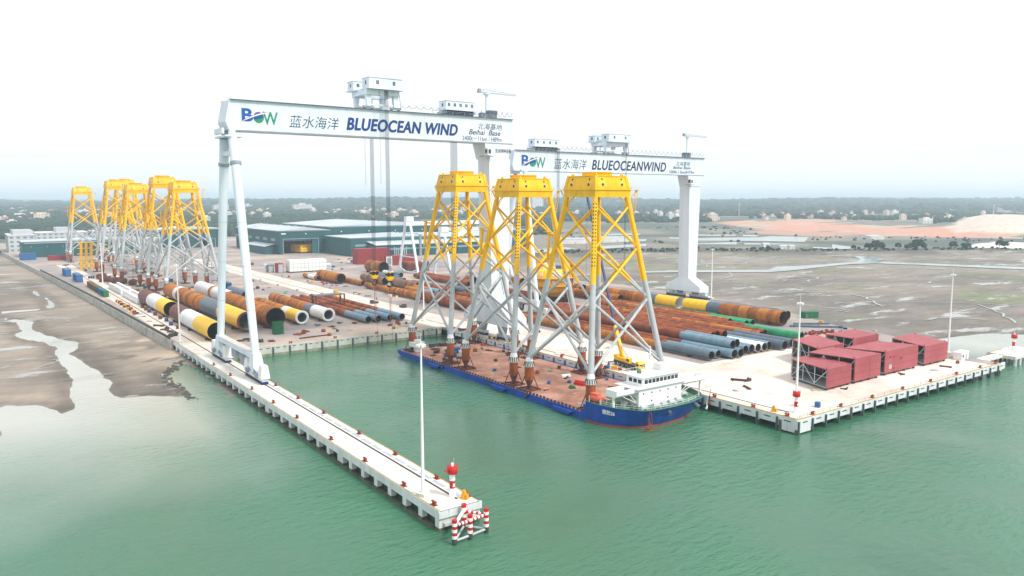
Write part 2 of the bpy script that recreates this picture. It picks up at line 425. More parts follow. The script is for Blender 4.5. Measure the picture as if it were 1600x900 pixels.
SEA_LEFT = CHANNEL
def land_dist(x, y):
    """metres from the water's edge, negative in the sea"""
    w = (fbm(x, y, 22, 5) - 0.5)*9
    d = poly_dist(x, y, CHANNEL)
    d = np.minimum(d, poly_dist(x, y, CREEK) + 0.4)
    d = np.minimum(d, poly_dist(x, y, CREEK2) + 0.4)
    left = np.where(x < 86, y - (262 + 0.02*np.abs(x)), 1e9)
    left = np.where(x > 17, np.maximum(left, -1e9), left)
    d = np.minimum(d, np.where(x < 20, left, 1e9))
    d = np.minimum(d, np.where((x >= 20) & (x < 80), y - 270, 1e9))
    d = np.minimum(d, poly_dist(x, y, SHORE_R))
    d = np.minimum(d, np.where(x >= 80, np.maximum(y - 122, -300), 1e9))
    far_r = np.where(x > 430, y - (162 - 0.15*(x-430)), 1e9)
    d = np.minimum(d, far_r)
    basin = poly_dist(x, y, [(77,100),(352,100),(352,150),(330,300),(240,327),(196,331),(87,331),(77,331)])
    d = np.minimum(d, basin)
    return d + w*np.clip(np.abs(d)/25, 0.25, 1) + (fbm(x, y, 8, 15) - 0.5)*2.6*np.clip(1-np.abs(d)/14, 0, 1)
def ground_z(x, y):
    d = land_dist(x, y)
    mud = WZ + np.where(d > 0, np.minimum(d*0.035, 0.45) + (fbm(x, y, 34, 9)-0.35)*0.35*np.clip(d/20, 0, 1), np.maximum(d*0.06, -4))
    right = (x > 330)
    f = x*0.585 + y*0.811
    dk = poly_dist(x, y, DIKE)
    inland = np.clip((f - 985)/40, 0, 1)                       # ground behind the dike
    z = mud + inland*(3.4 - (mud - WZ)*0.8)
    z = np.where(dk < 6, np.maximum(z, WZ + 3.2 - np.clip(dk, 0, 6)*0.2), z)
    md = poly_dist(x, y, MOUND)
    z = z + np.where(md < 0, np.clip(-md/60, 0, 1)*(5 + 12*fbm(x, y, 160, 3)), 0)
    hill = np.clip((f - 3200)/3000, 0, 1)
    z = z + hill*(fbm(x, y, 2600, 21)*95 - 12) + np.clip((f-1300)/900, 0, 1)*fbm(x, y, 700, 4)*9
    return np.where((y < -200), -9, z)

gx = span([(-40000,-8000,8000),(-8000,-1200,800),(-1200,-200,100),(-200,96,3.5),(96,400,9),(400,1300,12),(1300,2800,22),(2800,6000,110),(6000,12000,500),(12000,44001,8000)])
gy = span([(-40000,0,8000),(0,110,40),(110,560,3.5),(560,1000,9),(1000,1900,16),(1900,4000,60),(4000,9000,300),(9000,45000,3000)])
gme, vx, vy, vz = grid_mesh('ground', gx, gy, ground_z)
d_ = land_dist(vx, vy); f_ = vx*0.585 + vy*0.811
def rgb(*c): return np.array(s2l(*c)[:3])
col = np.empty((len(vx), 3)); wet = np.ones(len(vx))
n1 = fbm(vx, vy, 60, 31); n2 = fbm(vx, vy, 14, 41)
mudL = rgb(148,136,124); mudL2 = rgb(116,107,98); mudR = rgb(138,129,120); mudR2 = rgb(110,104,98); sand = rgb(190,172,152)
k = np.clip((n1-0.35)*3, 0, 1)[:,None]; col[:] = mudL*(1-k) + mudL2*k
rt = (vx > 330); col[rt] = (mudR*(1-k) + mudR2*k)[rt]
wb = np.clip(1-np.abs(d_-2.5)/5.5, 0, 1)[:,None]*0.42; col = col*(1-wb)
gp = np.clip((fbm(vx, vy, 46, 71)-0.60)*9, 0, 0.6)*(vx > 400)*(f_ < 990); col = col*(1-gp[:,None]) + rgb(112,120,84)*gp[:,None]
gm = np.clip(-poly_dist(vx, vy, GREENMUD)/14 + (n2-0.5)*2.0 + 0.2, 0, 0.7)[:,None]; col = col*(1-gm) + rgb(112,122,78)*gm
sd = np.clip(1-np.abs(vx-70)/22, 0, 1)*np.clip(1-np.abs(vy-372)/55, 0, 1)*(n2 > 0.42); sd = np.clip(sd*1.6, 0, 0.9)[:,None]; col = col*(1-sd) + sand*sd
inl = (f_ > 990)
wet[inl] = 0.0
gn = fbm(vx, vy, 240, 51)
land = np.where((gn > 0.52)[:,None], rgb(78,88,78), np.where((gn > 0.40)[:,None], rgb(98,102,94), rgb(128,122,112)))
col[inl] = land[inl]
for pl, c in ((DIKE, rgb(84,82,78)), (WHITEGROUND, rgb(232,226,218)), (RED, rgb(188,150,132)), (RED2, rgb(178,138,122)), (MOUND, rgb(204,190,176))):
    a = np.clip(-poly_dist(vx, vy, pl)/18 + (n1-0.5)*2.2 + 0.4, 0, 1)[:,None]
    if pl is RED: rn = fbm(vx*0.35, vy, 110, 61); c = np.where((rn > 0.56)[:,None], rgb(194,142,120), np.where((rn > 0.49)[:,None], c, np.where((rn > 0.42)[:,None], rgb(178,164,148), rgb(112,110,98))))
    col = col*(1-a) + c*a; wet[a[:,0] > 0.5] = 0
at = gme.color_attributes.new('Col', 'FLOAT_COLOR', 'POINT')
at.data.foreach_set('color', np.concatenate([col, wet[:,None]], 1).astype(np.float32).ravel())

m, nt, b = nodes('ground')
ca = N(nt, 'ShaderNodeVertexColor', layer_name='Col')
g = N(nt, 'ShaderNodeNewGeometry')
mp = N(nt, 'ShaderNodeMapping'); mp.inputs['Rotation'].default_value = (0, 0, R(54)); mp.inputs['Scale'].default_value = (0.35, 1.0, 1)
nt.links.new(g.outputs['Position'], mp.inputs[0])
no = N(nt, 'ShaderNodeTexNoise'); no.inputs['Scale'].default_value = 0.05; no.inputs['Detail'].default_value = 11; no.inputs['Roughness'].default_value = 0.72
nt.links.new(mp.outputs[0], no.inputs['Vector'])
nf = N(nt, 'ShaderNodeTexNoise'); nf.inputs['Scale'].default_value = 0.085; nf.inputs['Detail'].default_value = 13; nf.inputs['Roughness'].default_value = 0.84
nt.links.new(mp.outputs[0], nf.inputs['Vector'])
va = N(nt, 'ShaderNodeMapRange'); va.inputs[1].default_value = 0.25; va.inputs[2].default_value = 0.75; va.inputs[3].default_value = 0.42; va.inputs[4].default_value = 1.5
nt.links.new(nf.outputs[0], va.inputs[0])
mul = N(nt, 'ShaderNodeVectorMath', operation='SCALE'); nt.links.new(ca.outputs['Color'], mul.inputs[0]); nt.links.new(va.outputs[0], mul.inputs['Scale'])
pw = N(nt, 'ShaderNodeMapRange'); pw.inputs[1].default_value = 0.565; pw.inputs[2].default_value = 0.615; nt.links.new(no.outputs[0], pw.inputs[0])
pm = N(nt, 'ShaderNodeMath', operation='MULTIPLY'); nt.links.new(pw.outputs[0], pm.inputs[0]); nt.links.new(ca.outputs['Alpha'], pm.inputs[1])
dk = N(nt, 'ShaderNodeMix', data_type='RGBA'); dk.inputs[7].default_value = s2l(150,150,146)
nt.links.new(pm.outputs[0], dk.inputs[0]); nt.links.new(mul.outputs[0], dk.inputs[6]); nt.links.new(dk.outputs[2], b.inputs['Base Color'])
ro = N(nt, 'ShaderNodeMapRange'); ro.inputs[3].default_value = 0.78; ro.inputs[4].default_value = 0.12; nt.links.new(pm.outputs[0], ro.inputs[0])
nt.links.new(ro.outputs[0], b.inputs['Roughness'])
bp = N(nt, 'ShaderNodeBump'); bp.inputs['Distance'].default_value = 0.25; bp.inputs['Strength'].default_value = 0.5
iv = N(nt, 'ShaderNodeMath', operation='SUBTRACT'); iv.inputs[0].default_value = 1.0; nt.links.new(pm.outputs[0], iv.inputs[1])
mh = N(nt, 'ShaderNodeMath', operation='MULTIPLY'); nt.links.new(iv.outputs[0], mh.inputs[0]); nt.links.new(nf.outputs[0], mh.inputs[1])
nt.links.new(mh.outputs[0], bp.inputs['Height']); nt.links.new(bp.outputs[0], b.inputs['Normal'])
gme.materials.append(m)
tag(put('ground', gme), kind='structure')

# ---- sea
wx = span([(-40000,-4000,6000),(-4000,-400,300),(-400,120,12),(120,340,40),(340,560,16),(560,1000,60),(1000,41000,5000)])
wy = span([(-40000,-600,6000),(-600,60,110),(60,560,12),(560,1000,80)])
wme, ux, uy, uz = grid_mesh('sea', wx, wy, lambda X, Y: np.full(X.shape, WZ))
# sediment stirred up off the mud bank; white sky reflection put into its colour
shore = poly_dist(ux, uy, [(-4000,265),(20,272),(62,285),(64,330),(40,400),(20,560),(-4000,700)])
silt = np.clip(1 - (shore - (fbm(ux, uy, 60, 77)-0.5)*60)/85, 0, 1)*np.clip((72-ux)/12, 0, 1)
silt = np.where((ux < 84) & (uy > 345), 1.0, silt)
silt = np.maximum(silt, np.clip((ux-345)/40, 0, 1)*np.clip((uy-118)/40, 0, 0.9))
sa = wme.color_attributes.new('Silt', 'FLOAT_COLOR', 'POINT')
sa.data.foreach_set('color', np.repeat(silt[:,None], 4, 1).astype(np.float32).ravel())
def water_mat(name, deep, silty_glare, attr=None, rough=0.07, wave=1.0):
    m, nt, b = nodes(name)
    g = N(nt, 'ShaderNodeNewGeometry')
    mp = N(nt, 'ShaderNodeMapping'); mp.inputs['Rotation'].default_value = (0, 0, R(-20)); mp.inputs['Scale'].default_value = (0.55, 1.2, 1)
    nt.links.new(g.outputs['Position'], mp.inputs[0])
    a = N(nt, 'ShaderNodeTexNoise'); a.inputs['Scale'].default_value = 0.46; a.inputs['Detail'].default_value = 6; a.inputs['Roughness'].default_value = 0.6
    nt.links.new(mp.outputs[0], a.inputs['Vector'])
    c = N(nt, 'ShaderNodeTexNoise'); c.inputs['Scale'].default_value = 0.02; c.inputs['Detail'].default_value = 5
    nt.links.new(g.outputs['Position'], c.inputs['Vector'])
    bp = N(nt, 'ShaderNodeBump'); bp.inputs['Distance'].default_value = 0.7*wave; bp.inputs['Strength'].default_value = 1.0
    # wind lanes: ruffled and smooth patches
    wl = N(nt, 'ShaderNodeMapRange'); wl.inputs[1].default_value = 0.38; wl.inputs[2].default_value = 0.62; wl.inputs[3].default_value = 0.3; wl.inputs[4].default_value = 1.25
    nt.links.new(c.outputs[0], wl.inputs[0])
    hm = N(nt, 'ShaderNodeMath', operation='MULTIPLY'); nt.links.new(a.outputs[0], hm.inputs[0]); nt.links.new(wl.outputs[0], hm.inputs[1])
    if attr:                       # the pale shallows lie calm
        cs = N(nt, 'ShaderNodeVertexColor', layer_name=attr)
        c1_ = N(nt, 'ShaderNodeMapRange'); c1_.inputs[3].default_value = 1.0; c1_.inputs[4].default_value = 0.3; c1_.inputs[2].default_value = 0.75
        nt.links.new(cs.outputs[0], c1_.inputs[0])
        h2 = N(nt, 'ShaderNodeMath', operation='MULTIPLY'); nt.links.new(hm.outputs[0], h2.inputs[0]); nt.links.new(c1_.outputs[0], h2.inputs[1]); hm = h2
    nt.links.new(hm.outputs[0], bp.inputs['Height']); nt.links.new(bp.outputs[0], b.inputs['Normal'])
    mx = N(nt, 'ShaderNodeMix', data_type='RGBA'); mx.inputs[6].default_value = deep
    mx.inputs[7].default_value = tuple(min(1, x*1.5) for x in deep[:3]) + (1,)
    mr = N(nt, 'ShaderNodeMapRange'); mr.inputs[1].default_value = 0.35; mr.inputs[2].default_value = 0.65; nt.links.new(c.outputs[0], mr.inputs[0])
    nt.links.new(mr.outputs[0], mx.inputs[0]); out = mx.outputs[2]
    if attr:
        ca = N(nt, 'ShaderNodeVertexColor', layer_name=attr)
        m3 = N(nt, 'ShaderNodeMix', data_type='RGBA'); m3.inputs[7].default_value = silty_glare
        nt.links.new(ca.outputs[0], m3.inputs[0]); nt.links.new(out, m3.inputs[6]); out = m3.outputs[2]
    nt.links.new(out, b.inputs['Base Color'])
    b.inputs['Roughness'].default_value = rough; b.inputs['IOR'].default_value = 1.333; b.inputs['Specular IOR Level'].default_value = 0.8
    return m
wme.materials.append(water_mat('sea', s2l(54,100,76), s2l(170,172,164), 'Silt'))  # pale tone is sediment plus painted sky reflection
tag(put('sea', wme), kind='structure')
calm = water_mat('calm_water', s2l(120,134,130), s2l(150,160,156), wave=0.06, rough=0.16)
def flat_poly(name, poly, z, mat, kind='structure'):
    a = sum(poly[i][0]*poly[(i+1)%len(poly)][1]-poly[(i+1)%len(poly)][0]*poly[i][1] for i in range(len(poly)))
    p = poly if a > 0 else poly[::-1]
    me = bpy.data.meshes.new(name)
    me.from_pydata([(x,y,z) for x,y in p], [], [tuple(range(len(p)))]); me.materials.append(mat); me.update()
    return tag(put(name, me), kind=kind)
flat_poly('river', RIVER, WZ+1.0, calm)
for pnd in PONDS:
    zz = ground_z(np.array([float(p[0]) for p in pnd]), np.array([float(p[1]) for p in pnd]))
    flat_poly('pond_water', pnd, float(zz.max())+0.35, calm)

def ribbon(name, pts, w, z):
    l = []; r_ = []
    for i, p in enumerate(pts):
        a = Vector(pts[max(0,i-1)]); b_ = Vector(pts[min(len(pts)-1,i+1)]); d = (b_-a).normalized(); q = Vector((-d.y, d.x))*w*(0.5+0.5*math.sin(i*2.1+1)**2)
        l.append((p[0]+q.x, p[1]+q.y)); r_.append((p[0]-q.x, p[1]-q.y))
    flat_poly(name, l+r_[::-1], z, calm)
def wind(pts, n, amp, seed):
    rr = random.Random(seed); out = []
    for (x0,y0),(x1,y1) in zip(pts, pts[1:]):
        for k in range(n): out.append((x0+(x1-x0)*k/n+rr.uniform(-amp,amp), y0+(y1-y0)*k/n+rr.uniform(-amp,amp)))
    return out+[pts[-1]]
for i, c in enumerate(([(514,300),(506,285),(472,255)],[(438,285),(439,263),(430,255)],[(528,221),(500,198),(467,177)],[(466,286),(471,275),(469,261)],[(438,213),(457,208),(467,192)],[(560,330),(600,300),(660,310)],[(620,420),(600,380),(560,370)],[(700,330),(690,290),(720,250)],[(520,420),(560,440),(590,470)])):
    ribbon('creek_water', wind(c, 5, 2.2, i), 0.9, WZ+0.85)

crw = random.Random(5)
def runnel(x, y, a, n, st, w, z):
    p = [(x, y)]
    for _ in range(n):
        a += crw.uniform(-0.55, 0.55); x += st*math.cos(a); y += st*math.sin(a); p.append((x, y))
    return p
for i in range(34):
    f_0 = crw.uniform(480, 900); l_0 = crw.uniform(0.16, 0.62)*f_0
    x, y = f_0*0.585+l_0*0.811, f_0*0.811-l_0*0.585
    if poly_dist(np.array([x]), np.array([y]), [(77,100),(352,100),(410,330),(412,430),(400,500),(470,640),(330,600),(77,400)])[0] < 25: continue
    p = runnel(x, y, crw.uniform(-0.9, 0.5), crw.randint(6, 13), crw.uniform(4, 9), 1, 0)
    ribbon('creek_water', p, crw.uniform(0.4, 1.0)*f_0/620, WZ+0.82)
for x, y, a in ((48,430,2.6),(52,470,2.9),(40,480,0.2),(56,520,3.0),(34,610,0.3),(52,640,2.8),(30,690,0.5),(56,560,2.7),(24,360,1.2),(30,330,0.4)):
    ribbon('creek_water', runnel(x, y, a, 7, 2.6, 1, 0), 0.35, WZ+0.74)

# ---- yard and aprons
YARD = [(77,331),(77,369),(71,542),(54.5,916),(46,1120),(40,1330),(640,1330),(640,930),(548,800),(455,650),(404,560),(388,480),(402,420),(398,330),(390,290),(378,254),(360,219),(355,188),(333,150),(328.5,130.2),(328.5,128.4),(195.2,128.4),(195.2,331)]
m, nt, b = nodes('yard')
b.inputs['Roughness'].default_value = 0.9; b.inputs['Specular IOR Level'].default_value = 0.2
g = N(nt, 'ShaderNodeNewGeometry')
no = N(nt, 'ShaderNodeTexNoise'); no.inputs['Scale'].default_value = 0.022; no.inputs['Detail'].default_value = 9; no.inputs['Roughness'].default_value = 0.66
nt.links.new(g.outputs['Position'], no.inputs['Vector'])
rp = N(nt, 'ShaderNodeValToRGB'); e = rp.color_ramp.elements
e[0].position = 0.32; e[0].color = s2l(134,128,128); e[1].position = 0.68; e[1].color = s2l(184,174,168)
e.new(0.5).color = s2l(158,150,148); e.new(0.58).color = s2l(180,162,148)
nt.links.new(no.outputs[0], rp.inputs[0])
bk = N(nt, 'ShaderNodeTexBrick'); bk.offset = 0.0; bk.inputs['Scale'].default_value = 1.0; bk.inputs['Mortar Size'].default_value = 0.05
bk.inputs['Brick Width'].default_value = 8.0; bk.inputs['Row Height'].default_value = 6.0
bk.inputs['Color1'].default_value = (1,1,1,1); bk.inputs['Color2'].default_value = (0.965,0.965,0.965,1); bk.inputs['Mortar'].default_value = (0.84,0.82,0.8,1)
nt.links.new(g.outputs['Position'], bk.inputs['Vector'])
mx = N(nt, 'ShaderNodeMix', data_type='RGBA', blend_type='MULTIPLY'); mx.inputs[0].default_value = 1.0
nt.links.new(rp.outputs[0], mx.inputs[6]); nt.links.new(bk.outputs[0], mx.inputs[7]); nt.links.new(mx.outputs[2], b.inputs['Base Color'])
yb = MB().prism(YARD[::-1], -1.2, 0.0)
tag(yb.build('yard_pavement', m), kind='structure')
def sheet(name, x0, x1, y0, y1, z, mat, kind='structure'):
    return tag(MB().add([(x0,y0,z),(x1,y0,z),(x1,y1,z),(x0,y1,z)], [(0,1,2,3)]).build(name, mat), kind=kind)
sheet('quay_apron', 195.6, 232, 128.8, 331, 0.005, M['apron'])
sheet('quay_apron', 232.05, 322, 128.8, 196, 0.005, M['apron'])
sheet('runway', 192, 214, 331.2, 860, 0.005, M['runway'])
sheet('runway', 77.5, 90, 331.2, 860, 0.006, M['runway'])
sheet('runway', 246, 256, 331.2, 640, 0.006, M['runway'])

# ---- crane rails let into the paving
def rail(x, y0, y1, label, z=0.012):
    t = thing('crane_rail', label, 'rail', (x, y0, z))
    MB().box(-0.32, 0.32, 0, y1-y0, -0.2, 0.0).build('rail_groove', M['rail_dark'], t)
    MB().box(-0.07, 0.07, 0, y1-y0, 0.0, 0.10).build('rail_head', M['steel_dark'], t)
rail(83.6, 136, 860, 'dark steel crane rail running the length of the narrow white pier')
rail(200.2, 135, 860, 'dark steel crane rail along the quay beside the blue barge')
rail(250, 331, 760, 'dark steel rail under the far gantry crane between the pipe rows')
rail(386, 270, 560, 'dark steel rail at the mudflat edge under the far gantry crane')

# ================================================================ narrow pier
bol = MB()
bol.box(-0.55, 0.55, -0.9, 0.9, 0, 0.14).cyl((0,-0.45,0.14),(0,-0.5,0.95),0.26,0.22,10).cyl((0,0.45,0.14),(0,0.5,0.95),0.26,0.22,10)
bol.cyl((0,-0.85,0.98),(0,-0.2,1.12),0.30,0.30,10).cyl((0,0.85,0.98),(0,0.2,1.12),0.30,0.30,10).box(-0.18,0.18,-0.5,0.5,0.4,0.62)
for i_, v_ in enumerate(bol.v): bol.v[i_] = (v_[0]*0.9, v_[1]*0.9, v_[2]*0.72)
bol_me = bol.mesh('mooring_bollard', M['bollard_red'])
def bollard(x, y, label, group, rz=0):
    return tag(put('mooring_bollard', bol_me, None, (x, y, 0.006), rz), label, 'bollard', group)

pier = thing('pier', 'narrow white concrete pier on columns reaching out into green water', 'pier', (82, 231, 0))
PX0, PX1, PY0, PY1 = 77.0, 87.0, 132.4, 330.9
def P(name, mb, mat): return mb.build(name, mat, pier, (-82, -231, 0))
P('deck', MB().box(PX0+0.02, PX1-0.02, PY0, PY1, -0.9, 0), M['concrete_pier'])
beam_me = MB().box(0, 0.7, 0, 7.14, -1.9, -0.004).mesh('edge_beam', M['concrete_face'])
colm_me = MB().box(0, 1.3, 0, 1.7, -3.7, -1.9).box(0.0, 1.3, 0.0, 1.7, -6.4, -3.7, 1).mesh('column', [M['concrete_face'], M['concrete_wet']])
xb_me = MB().box(0, 8.4, 0, 1.0, -2.3, -0.9).mesh('cross_beam', M['concrete_face'])
pile_me = MB().cyl((0,0,-7),(0,0,-2.3),0.55,n=10).mesh('pile', M['concrete_wet'])
ys = PY0; k = 0
while ys < 369:
    e = min(ys+7.2, 369)
    if e <= PY1+4 or True:
        b_ = put('edge_beam', beam_me, pier, (PX0-82-0.03, ys-231+0.03, 0))
        put('column', colm_me, pier, (PX0-82, ys-231, 0))
        if k % 8 == 7: put('column', colm_me, pier, (PX0-82, ys-231-1.7, 0))
    if ys < PY1-8:
        put('edge_beam', beam_me, pier, (PX1-82-0.67, ys-231+0.03, 0)); put('column', colm_me, pier, (PX1-82-1.3, ys-231, 0))
        put('cross_beam', xb_me, pier, (PX0-82+0.8, ys-231+0.1, 0)); put('pile', pile_me, pier, (0, ys-231+0.6, 0))
    ys += 7.2; k += 1
P('waterline_sill', MB().box(PX0-0.25, PX0+0.9, PY0+0.2, PY1, -6.2, -4.32), M['concrete_wet'])
P('inner_wall', MB().box(79.0, 79.6, PY0+0.8, PY1, -6.2, -2.35), M['concrete_wet'])  # dark wall set close behind the openings to give them their black shade
P('end_wall', MB().box(PX0+0.7, PX1-0.7, PY0-0.02, PY0+0.6, -3.4, -0.9), M['concrete_wall'])
P('end_cap', MB().box(PX0-0.25, PX1+0.25, PY0-0.5, PY0-0.03, -1.5, -0.002), M['concrete_face'])
P('fender_beam', MB().box(PX0+0.9, PX1-0.9, PY0-0.9, PY0-0.05, -3.2, -2.6), M['concrete_wall'])
for s, x in ((1, PX0+0.18), (-1, PX1-0.18)):
    P('edge_strip', MB().box(x-0.10, x+0.10, PY0, PY1, 0.0, 0.10), M['edge_yellow'])
# black and yellow hazard edge at the pier head
for i in range(26):
    x = PX0 + 0.2 + i*0.37
    P('hazard_stripe', MB().box(x, x+0.19, PY0-0.42, PY0-0.06, 0.004, 0.05), M['black'])
for i in range(10):
    P('hazard_stripe', MB().box(PX1-0.28, PX1-0.05, PY0+0.2+i*0.5, PY0+0.45+i*0.5, 0.104, 0.13), M['black'])
# grey cable trench covers beside the rail
cv = MB().box(-0.5, 0.5, 0, 5.2, 0, 0.03).mesh('trench_cover', M['panel_grey'])
y = 137.0
while y < 262:
    put('trench_cover', cv, pier, (84.9-82, y-231, 0.006)); y += 6.3
for i, y in enumerate((136,149.4,169.6,190.6,215.8,236.5,258,283,305)): bollard(77.9, y, ORD[i]+' rust red mooring bollard from the pier tip on its open-water edge', 'bollards on the open-water edge of the pier')
for i, y in enumerate((136,149,169.6,190.9,215.9,237.1,258.4)): bollard(86.1, y, ORD[i]+' rust red mooring bollard from the pier tip on its basin edge', 'bollards on the basin edge of the pier')

# red and white leading beacons
def beacon(x, y, label, s=1.0):
    t = thing('navigation_beacon', label, 'beacon', (x, y, 0.006)); t.scale = (s, s, s)
    MB().lathe([(0.75,0),(0.75,1.0),(0.62,1.05),(0.62,2.0)], 18).build('base', M['white_plain'], t)
    MB().lathe([(0.625,2.0),(0.625,3.7)], 18).build('band', M['signal_red'], t)
    MB().lathe([(0.62,3.7),(0.62,5.0),(1.0,5.2)], 18).build('shaft', M['white_plain'], t)
    g_ = MB().lathe([(1.0,5.2),(1.15,5.3),(1.15,6.7),(1.0,6.8),(0,6.8)], 18)
    for i in range(12):
        a = i*math.pi/6; g_.cyl((1.1*math.cos(a),1.1*math.sin(a),6.8),(1.1*math.cos(a),1.1*math.sin(a),7.3),0.04,n=4)
    g_.box(-1.9,-1.0,-0.25,0.25,6.0,6.2)
    g_.build('gallery', M['signal_red'], t)
    MB().lathe([(0.25,6.8),(0.3,7.4),(0,7.7)], 10).cyl((0.6,0.3,6.8),(0.6,0.3,8.6),0.03,n=4).build('lantern', M['white_plain'], t)
    MB().box(-0.25,0.25,-0.66,-0.6,2.4,3.1).build('door', M['white_plain'], t)
    return t
beacon(83.4, 137.6, 'red and white navigation beacon standing on the tip of the narrow pier')
beacon(201.6, 133.6, 'red and white navigation beacon on the quay corner below a light mast', 0.95)

def yellow_post(x, y, label, rz):
    t = MB().frus((-0.55,0.55,-0.7,0.7),0,(-0.2,0.2,-0.25,0.25),1.9).box(-0.45,0.45,-0.9,-0.7,0,1.1).box(-0.7,0.7,-0.95,0.75,0,0.12)
    return tag(t.build('warning_marker', M['yellow_dull'], None, (x, y, 0.008), rz), label, 'marker')
yellow_post(84.9, 135.3, 'yellow wedge shaped marker beside the beacon on the pier tip', 0.4)
yellow_post(197.2, 138.2, 'yellow wedge shaped marker on the quay corner near the light mast', 0.2)

# dolphin: three striped piles tied by striped and grey tubes
dl = thing('mooring_dolphin', 'red and white striped three-pile dolphin standing in water off the pier', 'dolphin', (80.5, 126.6, WZ))
dp = [(-3.9,-0.9), (0.0,-0.5), (4.4,0.2), (1.5,4.2)]
def striped(name, p, q, r, n, parent, a='white_plain', b='signal_red'):
    m_ = MB(); p = Vector(p); q = Vector(q)
    for i in range(n): m_.cyl(p+(q-p)*i/n, p+(q-p)*(i+1)/n, r, n=12, m=i % 2, caps=(i in (0, n-1)))
    return m_.build(name, [M[a], M[b]], parent)
for i, (x, y) in enumerate(dp):
    MB().cyl((x,y,-3),(x,y,1.3),0.52,n=12).build('pile_foot', M['steel_dark'], dl)
    striped('pile', (x,y,1.3),(x,y,5.2+0.3*(i==3)),0.54, 6, dl)
for a, b_ in ((0,1),(1,2),(2,3),(0,3)):
    p, q = dp[a], dp[b_]
    MB().cyl((p[0],p[1],0.75),(q[0],q[1],0.75),0.26,n=8).build('lower_brace', M['jacket_grey'], dl)
    if (a, b_) == (0, 3): MB().cyl((p[0],p[1],4.1),(q[0],q[1],4.1),0.36,n=8).build('upper_brace', M['white_plain'], dl)
    else: striped('upper_brace', (p[0],p[1],3.9),(q[0],q[1],3.9),0.30, 9, dl)

# ================================================================ light masts
def mast(x, y, h, label, group=None):
    t = thing('light_mast', label, 'light mast', (x, y, 0.006), 0.4, group)
    MB().box(-1.1,1.1,-1.1,1.1,0,0.7).build('footing', M['concrete_pier'], t)
    MB().cyl((0,0,0.7),(0,0,h),0.40,0.17,12).build('pole', M['white_plain'], t)
    MB().cyl((0,0,h-0.4),(0,0,h-0.25),0.6,n=12).cyl((0,0,h-0.2),(0,0,h+2.0),0.05,n=5).build('lamp_ring', M['white_plain'], t)
    for i in range(6):
        a = i*math.pi/3
        MB().box(0.6,1.05,-0.24,0.24,-0.28,0.24).build('floodlight', M['white_paint'], t, (0,0,h-0.5), a)
    return t
mast(78.6, 142.0, 33.5, 'tall white light mast on the narrow pier near its tip')
mast(208.2, 138.0, 32.6, 'tall white light mast on the quay corner beside the pink boxes')
mast(331.3, 149.8, 33.3, 'tall white light mast at the far quay end by the small white hut')
mast(391.5, 324.0, 32.2, 'tall white light mast at the mudflat edge by the far crane leg')
mast(78.6, 362.5, 35.0, 'tall white light mast where the seawall meets the pier')
mast(79.5, 586, 34.0, 'tall white light mast by the containers along the seawall')
mast(213.5, 716, 33.0, 'tall white light mast in the paved yard before the green halls')
mast(196.8, 352, 32.0, 'tall white light mast at the inner corner of the basin')

# ================================================================ basin back wall and right quay
bw = thing('basin_wall', 'pale concrete basin wall of slotted panels at the head of the dock', 'quay wall', (141, 331, 0))
pan_me = MB().box(0.03, 7.45, -0.35, 0, -3.3, -0.35).box(0.03, 7.45, -0.36, 0, -5.6, -3.3, 1).mesh('wall_panel', [M['concrete_wall'], M['algae']])
slot_me = MB().box(0, 1.5, -0.37, -0.30, -1.15, -0.85).mesh('slot', M['black'])
fen_me = MB().box(-0.35, 0.35, -0.75, -0.36, -4.9, -0.6).mesh('rubber_fender', M['fender'])
x = 87.2
while x < 194:
    w_ = min(7.48, 195-x)
    p_ = put('wall_panel', pan_me, bw, (x-141, 0, 0)); p_.scale.x = w_/7.48
    put('slot', slot_me, bw, (x+1.4-141, 0, 0)); put('slot', slot_me, bw, (x+4.4-141, 0, 0))
    put('rubber_fender', fen_me, bw, (x-141, 0, 0)); x += 7.48
MB().box(87.1-141, 195.2-141, -0.45, 0.6, -0.35, 0.003).build('coping', M['concrete_face'], bw)
MB().box(87.1-141, 195.2-141, -0.40, -0.25, 0.003, 0.12).build('edge_strip', M['edge_yellow'], bw)
for i, x in enumerate((97,118,139,160,181)): bollard(x, 332.0, ORD[i]+' rust red mooring bollard from the pier along the basin head', 'bollards along the head of the basin', math.pi/2)

rq = thing('quay', 'white concrete quay on piles with slotted fascia panels around the pipe yard', 'quay', (195.2, 128.4, 0))
qp_me = MB().box(0.45, 6.55, -0.02, 0.5, -2.5, -0.004).mesh('fascia_panel', M['concrete_face'])
qs_me = MB().box(2.2, 4.6, -0.06, 0.0, -1.25, -0.95).mesh('slot', M['black'])
qc_me = MB().box(-0.45, 0.45, -0.04, 0.8, -3.0, -0.004).box(-0.45, 0.45, -0.04, 0.8, -3.9, -3.0, 1).cyl((0,0.4,-7),(0,0.4,-3.6),0.5,n=10,m=1).mesh('pile_head', [M['concrete_face'], M['concrete_wet']])
qf_me = MB().box(-0.28, 0.28, -0.5, -0.05, -4.4, -0.5).mesh('rubber_fender', M['fender'])
bp_me = MB().cyl((0,0,-7),(0,0,-1.2),0.5,n=8).mesh('pile', M['concrete_wet'])
x = 0.0
while x < 132:
    put('fascia_panel', qp_me, rq, (x, 0, 0)); put('slot', qs_me, rq, (x, 0, 0)); put('pile_head', qc_me, rq, (x, 0, 0))
    put('rubber_fender', qf_me, rq, (x+0.0, 0, 0)); put('pile', bp_me, rq, (x, 6, 0)); x += 6.85
y = 7.0
put('pile_head', qc_me, rq, (133.0, 0, 0))
cp_me = MB().box(0.46, 6.54, 0.0, 0.5, -4.1, -2.5).mesh('corner_panel', M['concrete_face'])
put('corner_panel', cp_me, rq, (0, 0, 0)); put('corner_panel', cp_me, rq, (0, 7.0, 0), -math.pi/2)
